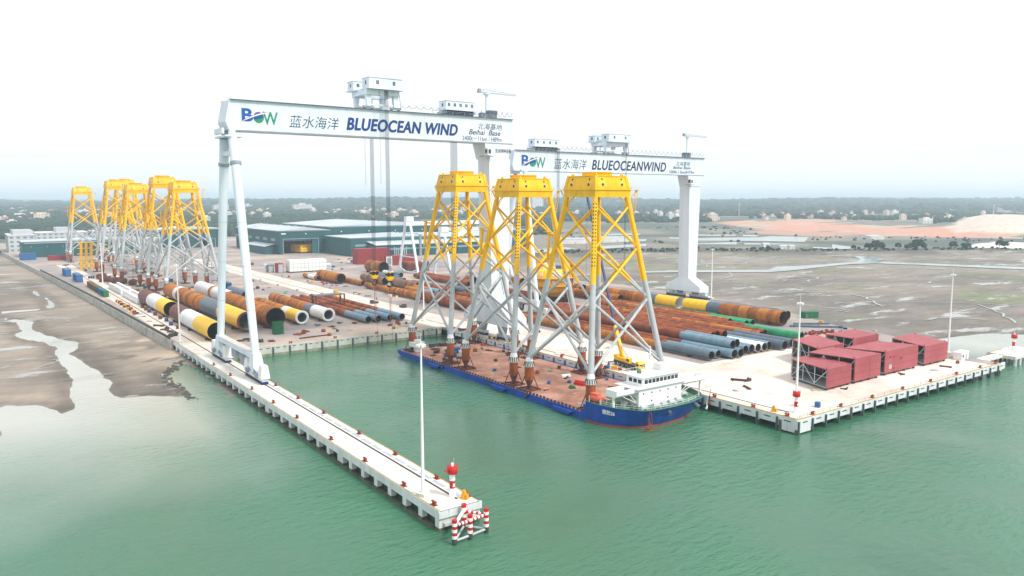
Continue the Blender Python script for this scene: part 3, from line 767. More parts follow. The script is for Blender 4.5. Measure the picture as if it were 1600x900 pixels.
while y < 200:
    put('fascia_panel', qp_me, rq, (0, y, 0), -math.pi/2); put('slot', qs_me, rq, (0, y, 0), -math.pi/2)
    put('pile_head', qc_me, rq, (0, y, 0), -math.pi/2)
    put('rubber_fender', qf_me, rq, (0, y, 0), -math.pi/2); put('pile', bp_me, rq, (6, y, 0)); y += 7.05
MB().box(9, 132, 8.2, 9.0, -7, -1.2).box(8.2, 9.0, 8.2, 202, -7, -1.2).build('retaining_wall', M['concrete_wet'], rq)
MB().box(0.1, 133, 0.05, 0.3, 0.0, 0.16).box(0.05, 0.3, 0.3, 200, 0.0, 0.16).build('edge_strip', M['edge_yellow'], rq)
ch = MB()
for i in range(34): ch.cyl((2+i*3.9, 0.9, 0), (2+i*3.9, 0.9, 1.0), 0.04, n=4)
ch.beam((2,0.9,0.95),(131,0.9,0.95),0.04).beam((2,0.9,0.5),(131,0.9,0.5),0.04)
ch.build('handrail', M['rust'], rq)
for i, x in enumerate((204,219,237,256,275,294,313,326)): bollard(x, 129.6, ORD[i]+' rust red mooring bollard from the beacon along the quay front', 'bollards on the quay front', math.pi/2)
for i, y in enumerate((133,145,160,186,212,238,264,290,316)): bollard(196.4, y, ORD[i]+' rust red mooring bollard from the beacon along the barge berth', 'bollards alongside the barge')

# far jetty beyond the quay end
fj = thing('small_jetty', 'small white concrete jetty on piles beyond the end of the quay', 'jetty', (352, 137, 0))
MB().box(-4, 22, -6, 5, -1.6, -0.3).build('deck', M['concrete_pier'], fj)
MB().box(-26, -4.02, -1.4, 2.2, -1.3, -0.35).build('walkway', M['concrete_pier'], fj)
for i in range(6):
    MB().cyl((-2+i*4.4,-5.2,-7),(-2+i*4.4,-5.2,-1.6),0.6,n=10).build('pile', M['concrete_face'], fj)
    MB().cyl((-2+i*4.4,3.8,-7),(-2+i*4.4,3.8,-1.6),0.6,n=10).build('pile', M['concrete_wet'], fj)
MB().box(-3.9, 9, 4.4, 4.7, -0.3, -0.1).box(-4, -3.6, -1.4, 4.4, -0.3, -0.1).build('edge_strip', M['edge_yellow'], fj)
b3 = beacon(362.5, 137.5, 'red and white navigation beacon on the small jetty beyond the quay', 1.0); b3.location.z = -0.3
hut = thing('site_hut', 'small white flat-roofed hut at the end of the quay', 'hut', (324, 141.5, 0.006), 0.05)
MB().box(-3.4,3.4,-1.6,1.6,0,2.9).build('wall', M['white_paint'], hut); MB().box(-3.6,3.6,-1.8,1.8,2.9,3.15).build('roof', M['white_plain'], hut)
MB().box(-2.6,-1.3,-1.64,-1.58,1.1,2.2).build('window', M['glass_dark'], hut); MB().box(0.3,1.3,-1.64,-1.58,0.05,2.2).build('door', M['panel_grey'], hut)
tag(MB().box(-0.8,0.8,-0.7,0.7,0,1.5).box(-0.85,0.85,-0.75,0.75,1.5,1.6).cyl((-0.6,-0.8,0.5),(0.6,-0.8,0.5),0.12,n=6).build('tool_box', M['blue_box'], None, (212.5, 133.4, 0.008), 0.3), 'small blue box standing on the quay corner', 'box')

# seawall with dark posts
sw = thing('seawall', 'long grey seawall with a row of dark posts above the mudflat', 'seawall', (64, 640, 0))
wl = [(77,369.0),(71.5,542),(63.5,730),(54.5,916),(46,1120)]
for (x0,y0),(x1,y1) in zip(wl, wl[1:]):
    n = int((y1-y0)/6.5)
    for i in range(n):
        a = (x0+(x1-x0)*i/n, y0+(y1-y0)*i/n); c = (x0+(x1-x0)*(i+1)/n, y0+(y1-y0)*(i+1)/n)
        MB().prism([(a[0]-64-1.4,a[1]-640),(a[0]-64,a[1]-640),(c[0]-64,c[1]-640-0.05),(c[0]-64-1.4,c[1]-640-0.05)], -5.5, 0.25+0.02*(i%3)).build('wall_block', M['seawall'], sw)
post_me = MB().box(-0.22,0.22,-0.5,0.5,0,1.15).box(-0.3,0.3,-0.6,0.6,1.15,1.3).mesh('wall_post', M['steel_dark'])
y = 372.0
while y < 800:
    for (x0,y0),(x1,y1) in zip(wl, wl[1:]):
        if y0 <= y < y1: put('wall_post', post_me, sw, (x0+(x1-x0)*(y-y0)/(y1-y0)-64-0.7, y-640, 0.24))
    y += 2.6
rp_ = [(74,342),(69,331),(64,322),(61.5,305),(62.5,289),(62,275)]
rk = MB()
for (x0,y0),(x1,y1) in zip(rp_, rp_[1:]):
    for j in range(34):
        t_ = random.random(); rx = x0+(x1-x0)*t_+random.gauss(0,0.9); ry = y0+(y1-y0)*t_+random.gauss(0,0.9); q = random.uniform(0.25,0.75)
        rk.lathe([(0.0,-0.5*q),(q,-0.1*q),(q*random.uniform(0.6,0.9),0.4*q),(0.35*q,0.65*q),(0,0.7*q)], 6, 0, (rx,ry,-4.42))
tag(rk.build('rubble', M['rock']), kind='stuff')

# ================================================================ goliath gantry cranes
def wheel_bogies(parent, x, y0, y1, n, z0=0.0):
    me = MB().box(-1.1,1.1,-0.55,0.55,0.3,1.05).box(-1.0,1.0,-0.5,0.5,1.05,1.9,2).cyl((-1.2,0,0.45),(1.2,0,0.45),0.42,n=12,m=1).mesh('wheel_box', [M['blue_dark'], M['steel_dark'], M['white_paint']])
    for i in range(n):
        put('wheel_box', me, parent, (x, y0+(y1-y0)*(i+0.5)/n, z0))
def machine_house(parent, x0, x1, y0, y1, z0, z1, nwin):
    h = MB().box(x0,x1,y0,y1,z0,z1).box(x0-0.25,x1+0.25,y0-0.25,y1+0.25,z1,z1+0.2).box(x0-0.7,x1+0.7,y0-0.7,y1+0.7,z0-0.25,z0).build('machine_house', M['crane_white'], parent)
    for i in range(nwin):
        xx = x0+(x1-x0)*(i+0.5)/nwin
        MB().box(xx-0.55,xx+0.55,y0-0.05,y0+0.02,z0+(z1-z0)*0.38,z0+(z1-z0)*0.75).box(xx-0.05,xx+0.05,y0-0.08,y0-0.05,z0+(z1-z0)*0.38,z0+(z1-z0)*0.75,1).build('window', [M['glass_dark'], M['white_plain']], h)
    ym = (y0+y1)/2
    MB().box(x0-0.05,x0+0.02,ym-0.6,ym+0.6,z0+(z1-z0)*0.38,z0+(z1-z0)*0.75).build('window', M['glass_dark'], h)
    rl = MB()
    for xx in np.arange(x0-0.6, x1+0.7, 1.5): rl.cyl((xx,y0-0.65,z0),(xx,y0-0.65,z0+1.1),0.03,n=4)
    rl.beam((x0-0.6,y0-0.65,z0+1.1),(x1+0.6,y0-0.65,z0+1.1),0.05).beam((x0-0.65,y0-0.6,z0+1.1),(x0-0.65,y1+0.6,z0+1.1),0.05)
    rl.build('handrail', M['crane_white'], h)
    return h
def ropes(parent, x, y, z0, z1, n, dx=0.32, r=0.05, name='hoist_rope'):
    for i in range(n):
        MB().cyl((x+(i-(n-1)/2)*dx, y, z0),(x+(i-(n-1)/2)*dx, y, z1), r, n=5).build(name, M['rope'], parent)
def hook_block(parent, x, y, z, s=1.0):
    h = MB().box(x-1.1*s,x+1.1*s,y-0.55*s,y+0.55*s,z-0.6*s,z+1.2*s).frus((x-0.5*s,x+0.5*s,y-0.4*s,y+0.4*s),z-1.3*s,(x-1.1*s,x+1.1*s,y-0.55*s,y+0.55*s),z-0.6*s).build('hook_block', M['yellow'], parent)
    for k in (-0.6, 0.6): MB().cyl((x+k*s,y-0.7*s,z+0.6*s),(x+k*s,y+0.7*s,z+0.6*s),0.62*s,n=14).build('sheave', M['black'], h)
    pts = [(x+0.9*s*math.sin(t), y, z-2.3*s+0.9*s*math.cos(t)) for t in np.linspace(-0.3, 4.3, 10)]
    MB().tube([(x,y,z-1.2*s)]+pts, 0.25*s, 8).build('hook', M['black'], h)
    return h

def gantry(name, label, xl, xr, yc, gx0, gx1, yf, yb, zb, zt, spread, base_half, leg_x, big):
    C = thing(name, label, 'gantry crane', ((xl+xr)/2, yc, 0))
    ox, oy = -(xl+xr)/2, -yc
    def B(nm, mb, mats, par=None): return mb.build(nm, mats, par or C, (ox, oy, 0) if par is None else (0,0,0))
    # --- main girder with bevelled end
    g_ = MB()
    g_.add([(gx0+1.2,yf,zb),(gx1,yf,zb),(gx1,yb,zb),(gx0+1.2,yb,zb),(gx0,yf,zb+3),(gx0,yb,zb+3),(gx0+1.6,yf,zt),(gx1,yf,zt),(gx1,yb,zt),(gx0+1.6,yb,zt)],
           [(3,2,1,0),(6,7,8,9),(0,1,7,6,4),(1,2,8,7),(3,5,9,8,2),(0,4,5,3),(4,6,9,5)])
    G = B('girder', g_, [M['crane_white']])
    MB().box(gx0+1.6,gx1,yf-0.12,yf+0.5,zt,zt+0.35).box(gx0+1.6,gx1,yb-0.5,yb+0.12,zt,zt+0.35).build('trolley_rail', M['crane_shade'], G)
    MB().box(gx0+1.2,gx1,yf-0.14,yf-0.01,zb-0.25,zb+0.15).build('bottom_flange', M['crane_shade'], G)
    for x in np.arange(gx0+12, gx1-4, 11.6): MB().box(x-0.05,x+0.05,yf-0.012,yf,zb+0.2,zt-0.05).build('plate_seam', M['seam'], G)
    MB().box(gx0+2.0,gx1-0.2,yf-0.012,yf,zb+(zt-zb)*0.86,zb+(zt-zb)*0.86+0.07).build('plate_seam', M['seam'], G)
    hr = MB()
    for x in np.arange(gx0+2, gx1, 3.0):
        hr.cyl((x,yf-0.9,zt+0.3),(x,yf-0.9,zt+1.5),0.035,n=4); hr.cyl((x,yb+0.9,zt+0.3),(x,yb+0.9,zt+2.6),0.035,n=4)
    for z in (0.9,1.5): hr.beam((gx0+2,yf-0.9,zt+z),(gx1,yf-0.9,zt+z),0.045)
    hr.beam((gx0+2,yb+0.9,zt+2.6),(gx1,yb+0.9,zt+2.6),0.045).beam((gx0+2,yb+0.9,zt+1.3),(gx1,yb+0.9,zt+1.3),0.045)
    hr.build('handrail', M['crane_white'], G)
    wk = MB().box(gx0+2,gx1,yf-1.0,yf-0.15,zt+0.15,zt+0.25).build('walkway', M['crane_shade'], G)
    wk.hide_render = False
    # --- hinged A-frame leg
    r0, r1 = (1.36, 1.72) if big else (1.3, 1.5)
    ztop = zb - 2.6
    for s in (-1, 1):
        yb0, yt0 = yc + s*spread, yc + s*(base_half*0.32)
        L = B('leg', MB().cyl((xl,yb0,9.0),(xl,yt0,ztop),r0,r1,24), M['crane_white'])
        for q in (0.2, 0.4, 0.6):
            MB().cyl((xl, yb0+(yt0-yb0)*q, 9+(ztop-9)*q),(xl, yb0+(yt0-yb0)*(q+0.002), 9+(ztop-9)*(q+0.002)),r0+(r1-r0)*q+0.03,n=24).build('weld_ring', M['seam'], L)
        MB().cyl((xl, yb0+(yt0-yb0)*0.87, 9+(ztop-9)*0.87),(xl, yb0+(yt0-yb0)*0.885, 9+(ztop-9)*0.885),r1+0.25,n=24).build('collar', M['crane_shade'], L)
        B('leg_foot', MB().frus((xl-1.8,xl+1.8,yb0-3.0,yb0+3.0),5.2,(xl-1.45,xl+1.45,yb0-1.6,yb0+1.6),9.6), M['crane_white'])
        E_ = B('equalizer', MB().frus((xl-1.1,xl+1.1,yb0-8.0,yb0+8.0),2.6,(xl-1.9,xl+1.9,yb0-3.4,yb0+3.4),5.2), M['crane_white'])
        for k in (-1, 1):
            MB().frus((xl-1.5,xl+1.5,yb0+k*8.0-2.2,yb0+k*8.0+2.2),2.2,(xl-1.1,xl+1.1,yb0+k*8.0-1.5,yb0+k*8.0+1.5),6.6).build('end_block', M['white_paint'], E_)
            MB().cyl((xl-2.0,yb0+k*3.2,3.6),(xl+2.0,yb0+k*3.2,3.6),0.7,n=14).build('pivot_pin', M['crane_shade'], E_)
            MB().box(xl-2.1,xl-1.2,yb0+k*5.4-0.9,yb0+k*5.4+0.9,2.0,3.6).build('drive_motor', M['crane_shade'], E_)
        for k in (-1, 1):
            MB().frus((xl-1.0,xl+1.0,yb0+k*4-3.0,yb0+k*4+3.0),1.3,(xl-1.3,xl+1.3,yb0+k*4-1.2,yb0+k*4+1.2),2.9).build('bogie_frame', M['crane_white'], E_)
        wheel_bogies(E_, xl, yb0-9.6, yb0+9.6, 13)
    B('sill_beam', MB().box(xl-1.3,xl+1.3,yc-spread-2.0,yc+spread+2.0,7.7,9.8), M['crane_white'])
    B('sill_walkway', MB().box(xl-1.1,xl+1.1,yc-spread+2,yc+spread-2,9.8,9.86), M['runway'])
    kb = MB()
    for s in (-1, 1): kb.beam((xl,yc+s*(spread-3.5),7.4),(xl,yc+s*(spread-9),3.2),0.8)
    kb.box(xl-0.6,xl+0.6,yc-9,yc-5,3.0,7.4).box(xl-0.9,xl+0.9,yc-1,yc+5,4.2,7.4)
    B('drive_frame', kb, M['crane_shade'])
    B('saddle', MB().box(xl-3.0,xl+3.4,yc-base_half*0.42,yc+base_half*0.42,ztop,ztop+0.6).cyl((xl,yc-4.5,ztop+0.6),(xl,yc-4.5,zb),1.2,n=16).cyl((xl,yc+4.5,ztop+0.6),(xl,yc+4.5,zb),1.2,n=16)
      .box(xl-3.4,xl-2.6,yf,yb,zb-1.4,zb+0.6), M['crane_white'])
    B('leg_tie', MB().box(xl-0.9,xl+0.9,yc-base_half*0.33,yc+base_half*0.33,ztop-6.5,ztop-4.8), M['crane_white'])
    # --- rigid box leg
    lx0, lx1t, lx1b = leg_x
    lw = (yb-yf)*0.5
    RL = B('rigid_leg', MB().frus((lx0,lx1b,yc-lw*0.95,yc+lw*0.95), 20 if big else 13, (lx0-1.0,lx1t,yc-lw*0.9,yc+lw*0.9), zb-7.0), M['crane_white'])
    B('haunch', MB().frus((lx0-1.0,gx1-2.5,yf+0.1,yb-0.1), zb-7.0, (lx0-3.0,gx1,yf+0.02,yb-0.02), zb-0.02), M['crane_white'])
    fz0, fz1 = (7.0, 20.0) if big else (4.5, 13.0)
    fl = base_half*1.06
    B('leg_base', MB().add([(lx0-0.6,yc-fl,fz0),(lx1b+0.4,yc-fl,fz0),(lx1b+0.4,yc+fl,fz0),(lx0-0.6,yc+fl,fz0),
                            (lx0-0.6,yc-fl,fz0+3.2),(lx1b+0.4,yc-fl,fz0+3.2),(lx1b+0.4,yc+fl,fz0+3.2),(lx0-0.6,yc+fl,fz0+3.2),
                            (lx0,yc-lw,fz1),(lx1b,yc-lw,fz1),(lx1b,yc+lw,fz1),(lx0,yc+lw,fz1)],
                           [(3,2,1,0),(0,1,5,4),(1,2,6,5),(2,3,7,6),(3,0,4,7),(4,5,9,8),(5,6,10,9),(6,7,11,10),(7,4,8,11),(8,9,10,11)]), M['crane_white'])
    for s in (-1, 1):
        for k in (0.45, 0.95):
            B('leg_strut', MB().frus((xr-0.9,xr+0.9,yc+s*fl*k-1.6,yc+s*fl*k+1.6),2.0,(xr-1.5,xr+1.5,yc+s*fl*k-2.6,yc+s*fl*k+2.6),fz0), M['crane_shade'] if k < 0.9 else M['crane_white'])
        E_ = B('bogie_frame', MB().box(xr-1.0,xr+1.0,yc+s*fl*0.7-8,yc+s*fl*0.7+8,1.4,2.3), M['crane_white'])
        wheel_bogies(E_, xr, yc+s*fl*0.7-8, yc+s*fl*0.7+8, 9)
    # operator's cab under the haunch
    cx = lx0-1.6
    cab = B('operator_cab', MB().box(cx-1.4,cx+1.4,yf-2.4,yf+0.2,zb-5.6,zb-2.4), M['white_plain'])
    MB().box(cx-1.46,cx-1.40,yf-2.2,yf-0.2,zb-4.8,zb-3.0).box(cx-1.0,cx+0.3,yf-2.46,yf-2.40,zb-4.8,zb-3.0).build('window', M['glass_dark'], cab)
    B('cab_platform', MB().box(cx-3.4,cx+1.6,yf-2.8,yf+1.4,zb-6.2,zb-5.9).beam((cx-3.2,yf-2.7,zb-5.9),(cx-3.2,yf-2.7,zb-4.6),0.08).beam((cx-3.2,yf-2.7,zb-4.6),(cx+1.4,yf-2.7,zb-4.6),0.08), M['crane_shade'])
    return C, G, B

C1, G1, B1 = gantry('gantry_crane', 'huge white gantry crane standing over the barge and the narrow pier', 83.6, 200.2, 293.0, 81.6, 208.8, 289.0, 299.0, 88.6, 99.3, 22.0, 17.0, (196.5, 207.0, 206.0), True)
C2, G2, B2 = gantry('gantry_crane', 'shorter white gantry crane standing over the rusty pipe rows', 250.0, 386.0, 339.0, 241.5, 393.5, 334.5, 343.5, 78.6, 89.4, 15.0, 13.6, (381.5, 391.0, 389.0), False)

def logo(G, x0, zb, w, h, y):
    # blue B, a two-colour disc, a green W and a red swoosh, as flat painted shapes
    me_b = lettering('logo_letter', 'B', G, x0, x0+w*0.31, zb+h*0.16, zb+h, y, M['logo_blue'], offset=0.12)
    def disc(name, a0, a1, mat):
        n = 20; cx, cz, rx, rz = x0+w*0.46, zb+h*0.45, w*0.145, h*0.36
        pts = [(cx+rx*math.cos(a0+(a1-a0)*i/n), y-0.04, cz+rz*math.sin(a0+(a1-a0)*i/n)) for i in range(n+1)]
        MB().add(pts, [tuple(range(n+1))]).build(name, mat, G)
    disc('logo_disc', math.radians(5), math.radians(205), M['logo_blue'])
    disc('logo_disc', math.radians(200), math.radians(370), M['logo_green'])
    lettering('logo_letter', 'W', G, x0+w*0.57, x0+w, zb, zb+h*0.86, y, M['logo_green'], offset=0.07)
    for mat, t, dy, dz in (('white_plain', 0.09, 0.06, -0.05), ('logo_red', 0.035, 0.07, 0.0)):
        n = 12; up = []; dn = []
        for i in range(n+1):
            t_ = i/n; xx = x0+w*(0.02+0.76*t_); zz = zb+h*(0.22+0.62*(1-(1-t_)**1.7)) + dz*h
            tk = h*t*math.sin(math.pi*min(0.97, t_*0.9+0.08))
            up.append((xx, y-dy, zz+tk/2)); dn.append((xx, y-dy, zz-tk/2))
        m_ = MB(); m_.add(dn+up, [(i, i+1, n+2+i, n+1+i) for i in range(n)])
        m_.build('logo_swoosh', M[mat], G)
logo(G1, 87.4, 91.0, 13.4, 5.6, 288.99)
lettering('lettering', '蓝水海洋', G1, 104.9, 125.0, 90.6, 95.2, 288.99, M['letter_navy'], shear=0.2, offset=-0.015)
lettering('lettering', 'BLUEOCEAN WIND', G1, 128.2, 179.4, 90.9, 95.7, 288.97, M['letter_blue'], shear=0.22, offset=0.06, spacing=1.06, bold=0.16)
lettering('lettering', '北海基地', G1, 189.8, 202.9, 94.3, 97.0, 288.99, M['letter_grey'], shear=0.2)
lettering('lettering', 'Beihai  Base', G1, 185.2, 202.0, 91.8, 94.1, 288.99, M['letter_navy'], shear=0.25, offset=0.04)
lettering('lettering', '2400t－116m / H89m', G1, 181.8, 202.6, 89.2, 91.1, 288.99, M['letter_navy'], offset=0.0)
for o in list(G1.children): pass
HB = [o for o in C1.children if o.name.startswith('haunch')][0]
lettering('lettering', '东米特种设备', HB, 199.2, 208.0, 84.3, 86.2, 289.0, M['letter_grey'], offset=0.02)
logo(G2, 247.5, 80.3, 16.2, 6.8, 334.49)
lettering('lettering', '蓝水海洋', G2, 269.4, 293.6, 80.2, 85.8, 334.49, M['letter_navy'], shear=0.2, offset=-0.015)
lettering('lettering', 'BLUEOCEANWIND', G2, 297.4, 358.2, 80.3, 85.9, 334.49, M['letter_navy'], shear=0.22, offset=0.05, spacing=1.08, bold=0.08)
lettering('lettering', '北海基地', G2, 367, 380.0, 84.2, 86.9, 334.49, M['letter_grey'], shear=0.2)
lettering('lettering', 'Beihai Base', G2, 364.5, 380.4, 82.2, 84.0, 334.49, M['letter_navy'], shear=0.25, offset=0.04)
lettering('lettering', '1000t-136m/H79m', G2, 361.5, 384.0, 79.4, 81.3, 334.49, M['letter_navy'], offset=0.03)

def upper_trolley(par, B, x0, x1, yf, yb, zt, hz, ground):
    T = B('upper_trolley', MB().box(x0,x1,yf-2.0,yf+0.2,zt+hz-2.2,zt+hz).box(x0,x1,yb-0.2,yb+2.0,zt+hz-2.2,zt+hz).box(x0,x0+2.4,yf+0.2,yb-0.2,zt+hz-2.0,zt+hz-0.1).box(x1-2.4,x1,yf+0.2,yb-0.2,zt+hz-2.0,zt+hz-0.1), M['crane_white'])
    for x in (x0+1.3, x1-1.3):
        for y in (yf-0.6, yb+0.6):
            MB().frus((x-0.75,x+0.75,y-0.7,y+0.7),zt+1.2,(x-1.1,x+1.1,y-0.9,y+0.9),zt+hz-2.2).build('trolley_leg', M['crane_white'], T)
            MB().box(x-2.4,x+2.4,y-0.5,y+0.5,zt+0.5,zt+1.3).cyl((x-1.6,y-0.4,zt+0.6),(x-1.6,y+0.4,zt+0.6),0.5,n=10,m=1).cyl((x+1.6,y-0.4,zt+0.6),(x+1.6,y+0.4,zt+0.6),0.5,n=10,m=1).build('trolley_bogie', [M['crane_shade'], M['steel_dark']], T)
    for y in (yf-0.6, yb+0.6): MB().box(x0+1.3,x1-1.3,y-0.3,y+0.3,zt+1.6,zt+2.2).build('tie_beam', M['crane_white'], T)
    machine_house(T, x0+0.6, x1+0.6, yf-3.4, yf+3.0, zt+hz+0.25, zt+hz+4.4, 2)
    machine_house(T, x0-1.4, x0+6.6, yb-3.0, yb+2.8, zt+hz+0.25, zt+hz+3.8, 2)
    MB().beam((x1+1.2,yf-1.2,zt+0.5),(x1+0.2,yf-1.2,zt+hz),0.5,0.08).build('ladder', M['crane_white'], T)
    return T
T1 = upper_trolley(C1, B1, 136.0, 150.5, 289, 299, 99.4, 7.8, 0)
for dx, y, hz in ((-1.2, 286.9, 32.0), (0.6, 301.2, 31.5)):
    ropes(T1, 144.6, y, hz, 107.0, 7, 0.26, 0.055)
    ropes(T1, 141.5, y, hz+38, 107.0, 2, 0.3, 0.03)
    hook_block(T1, 144.6, y, hz, 1.35)
    MB().cyl((144.6,y,hz-4.0),(144.6,y,hz-20),0.16,n=6).cyl((145.2,y,hz-4.0),(145.6,y,hz-30.5),0.06,n=5).build('sling', M['sling'], T1)
T2 = B1('lower_trolley', MB().box(174.5,189.5,290,298,100.6,101.4), M['crane_shade'])
machine_house(T2, 173.4, 188.0, 288.4, 294.2, 101.8, 105.4, 5)
mc = MB()
for i in range(7):
    x = 175+i*2.0
    mc.cyl((x,289.2,99.9),(x,290.6,99.9),0.7,n=12); mc.box(x-0.5,x+0.5,288.7,289.6,99.8,101.6)
mc.beam((175,288.6,99.8),(178,288.6,101.6),0.25).beam((184,288.6,99.8),(181,288.6,101.6),0.25)
mc.build('winch', M['blue_dark'], T2)
ropes(T2, 180.5, 294, 40, 101, 12, 0.3, 0.06)
T3 = B1('winch_cabinet', MB().box(196.2,200.4,289.2,292,99.9,102.9).box(191.6,194.0,289.0,291,99.9,101.6), M['slate_blue'])
def jib_crane(par, B, x, y, zt, h, l, back):
    J = B('service_crane', MB().cyl((x,y,zt),(x,y,zt+h),0.75,n=14).cyl((x,y,zt+h),(x,y,zt+h+0.5),1.7,n=14), M['crane_white'])
    j = MB()
    j.beam((x-back,y,zt+h+2.3),(x+l,y,zt+h+1.2),0.14).beam((x-back,y-0.6,zt+h+0.9),(x+l,y-0.3,zt+h+0.6),0.14).beam((x-back,y+0.6,zt+h+0.9),(x+l,y+0.3,zt+h+0.6),0.14)
    n = 12
    for i in range(n):
        a = x-back+(l+back)*i/n; b_ = x-back+(l+back)*(i+0.5)/n; c = x-back+(l+back)*(i+1)/n
        zz = lambda q: zt+h+2.3-1.1*(q-x+back)/(l+back)
        j.beam((a,y-0.5,zt+h+0.8),(b_,y,zz(b_)),0.09).beam((b_,y,zz(b_)),(c,y+0.5,zt+h+0.8),0.09)
    j.frus((x-back-0.4,x-back+1.2,y-0.8,y+0.8),zt+h+0.6,(x-back-0.1,x-back+0.9,y-0.6,y+0.6),zt+h+2.4)
    j.build('jib', M['crane_shade'], J)
jib_crane(C1, B1, 198.6, 295, 99.4, 11.0, 16.5, 4.3)
def festoon(par, x0, x1, n, y, z, sag):
    pts = []
    for i in range(n):
        for k in range(6):
            t = k/6; pts.append((x0+(x1-x0)*(i+t)/n, y, z-sag*4*t*(1-t)))
    pts.append((x1, y, z))
    MB().tube(pts, 0.09, 4).build('festoon_cable', M['steel_dark'], par)
    MB().beam((x0,y,z+0.2),(x1,y,z+0.2),0.06).build('festoon_wire', M['crane_shade'], par)
festoon(G1, 152, 173, 6, 288.2, 101.9, 1.1)
festoon(G1, 188.6, 208, 7, 288.2, 102.2, 1.9)
festoon(G1, 173, 188.6, 4, 299.8, 102.2, 1.6)
# second crane's trolleys
U2 = upper_trolley(C2, B2, 306.5, 324.0, 334.5, 343.5, 89.5, 6.8, 0)
ropes(U2, 322.0, 332.2, 20, 95.5, 4, 0.3, 0.05)
ropes(U2, 314.0, 345.8, 28, 95.5, 3, 0.3, 0.05)
L2 = B2('lower_trolley', MB().box(257,275,335.5,342.5,90.6,91.4), M['crane_shade'])
machine_house(L2, 256.0, 273.0, 334.2, 339.8, 92.0, 95.8, 4)
mc = MB()
for i in range(6): mc.cyl((258.5+i*2.6,334.8,90.3),(258.5+i*2.6,336.2,90.3),0.7,n=12); mc.box(258+i*2.6,259+i*2.6,334.4,335.3,90.2,92.0)
mc.build('winch', M['steel_dark'], L2)
ropes(L2, 271.5, 333, 46, 91, 6, 0.35, 0.06); hook_block(L2, 271.5, 333, 44, 1.5)
jib_crane(C2, B2, 383.0, 340, 89.5, 13.2, 18.5, 3.5)
festoon(G2, 275, 306, 9, 333.7, 92.4, 1.7); festoon(G2, 325, 392, 18, 333.7, 92.4, 1.9)
B2('winch_cabinet', MB().box(376,381,335,338,89.9,92.6), M['slate_blue'])

# ================================================================ smaller white gantry in the yard
def small_gantry(label, xl, xr, yc, sp, h):
    S = thing('portal_crane', label, 'portal crane', ((xl+xr)/2, yc, 0)); ox = -(xl+xr)/2
    G = MB().box(xl+ox-3, xr+ox+3, -2.2, 2.2, h-4.2, h-0.6).build('girder', M['crane_white'], S)
    for x in (xl, xr):
        for s in (-1, 1):
            MB().beam((x+ox, s*sp, 1.4),(x+ox, s*sp*0.28, h-4.2), 1.7, 1.7).build('leg', M['crane_white'], S)
            MB().box(x+ox-0.7,x+ox+0.7,s*sp-3,s*sp+3,0,1.4).build('bogie_frame', M['crane_white'], S)
            MB().beam((x+ox, s*sp*0.92, 4),(x+ox, s*sp*0.3, 1.3),0.7).build('brace', M['crane_white'], S)
        MB().box(x+ox-0.6,x+ox+0.6,-sp,sp,0.5,1.5).build('sill_beam', M['crane_white'], S)
        MB().beam((x+ox,-sp*0.7,14),(x+ox,sp*0.7,14),0.8).build('tie_beam', M['crane_white'], S)
    MB().box(xl+ox-2.2,xl+ox+4.4,-2.6,2.6,h-0.6,h+3.6).build('machine_house', M['white_paint'], S)
    rl = MB()
    for x in np.arange(xl+ox-3, xr+ox+3, 2.5): rl.cyl((x,-2.2,h-0.6),(x,-2.2,h+0.7),0.06,n=4)
    rl.beam((xl+ox-3,-2.2,h+0.7),(xr+ox+3,-2.2,h+0.7),0.1).build('handrail', M['crane_white'], S)
small_gantry('white portal crane on A-frame legs near the red container stack', 316, 404, 591, 17, 45)
small_gantry('white portal crane on A-frame legs behind the rusty pipe rows', 314, 372, 530, 14, 38)

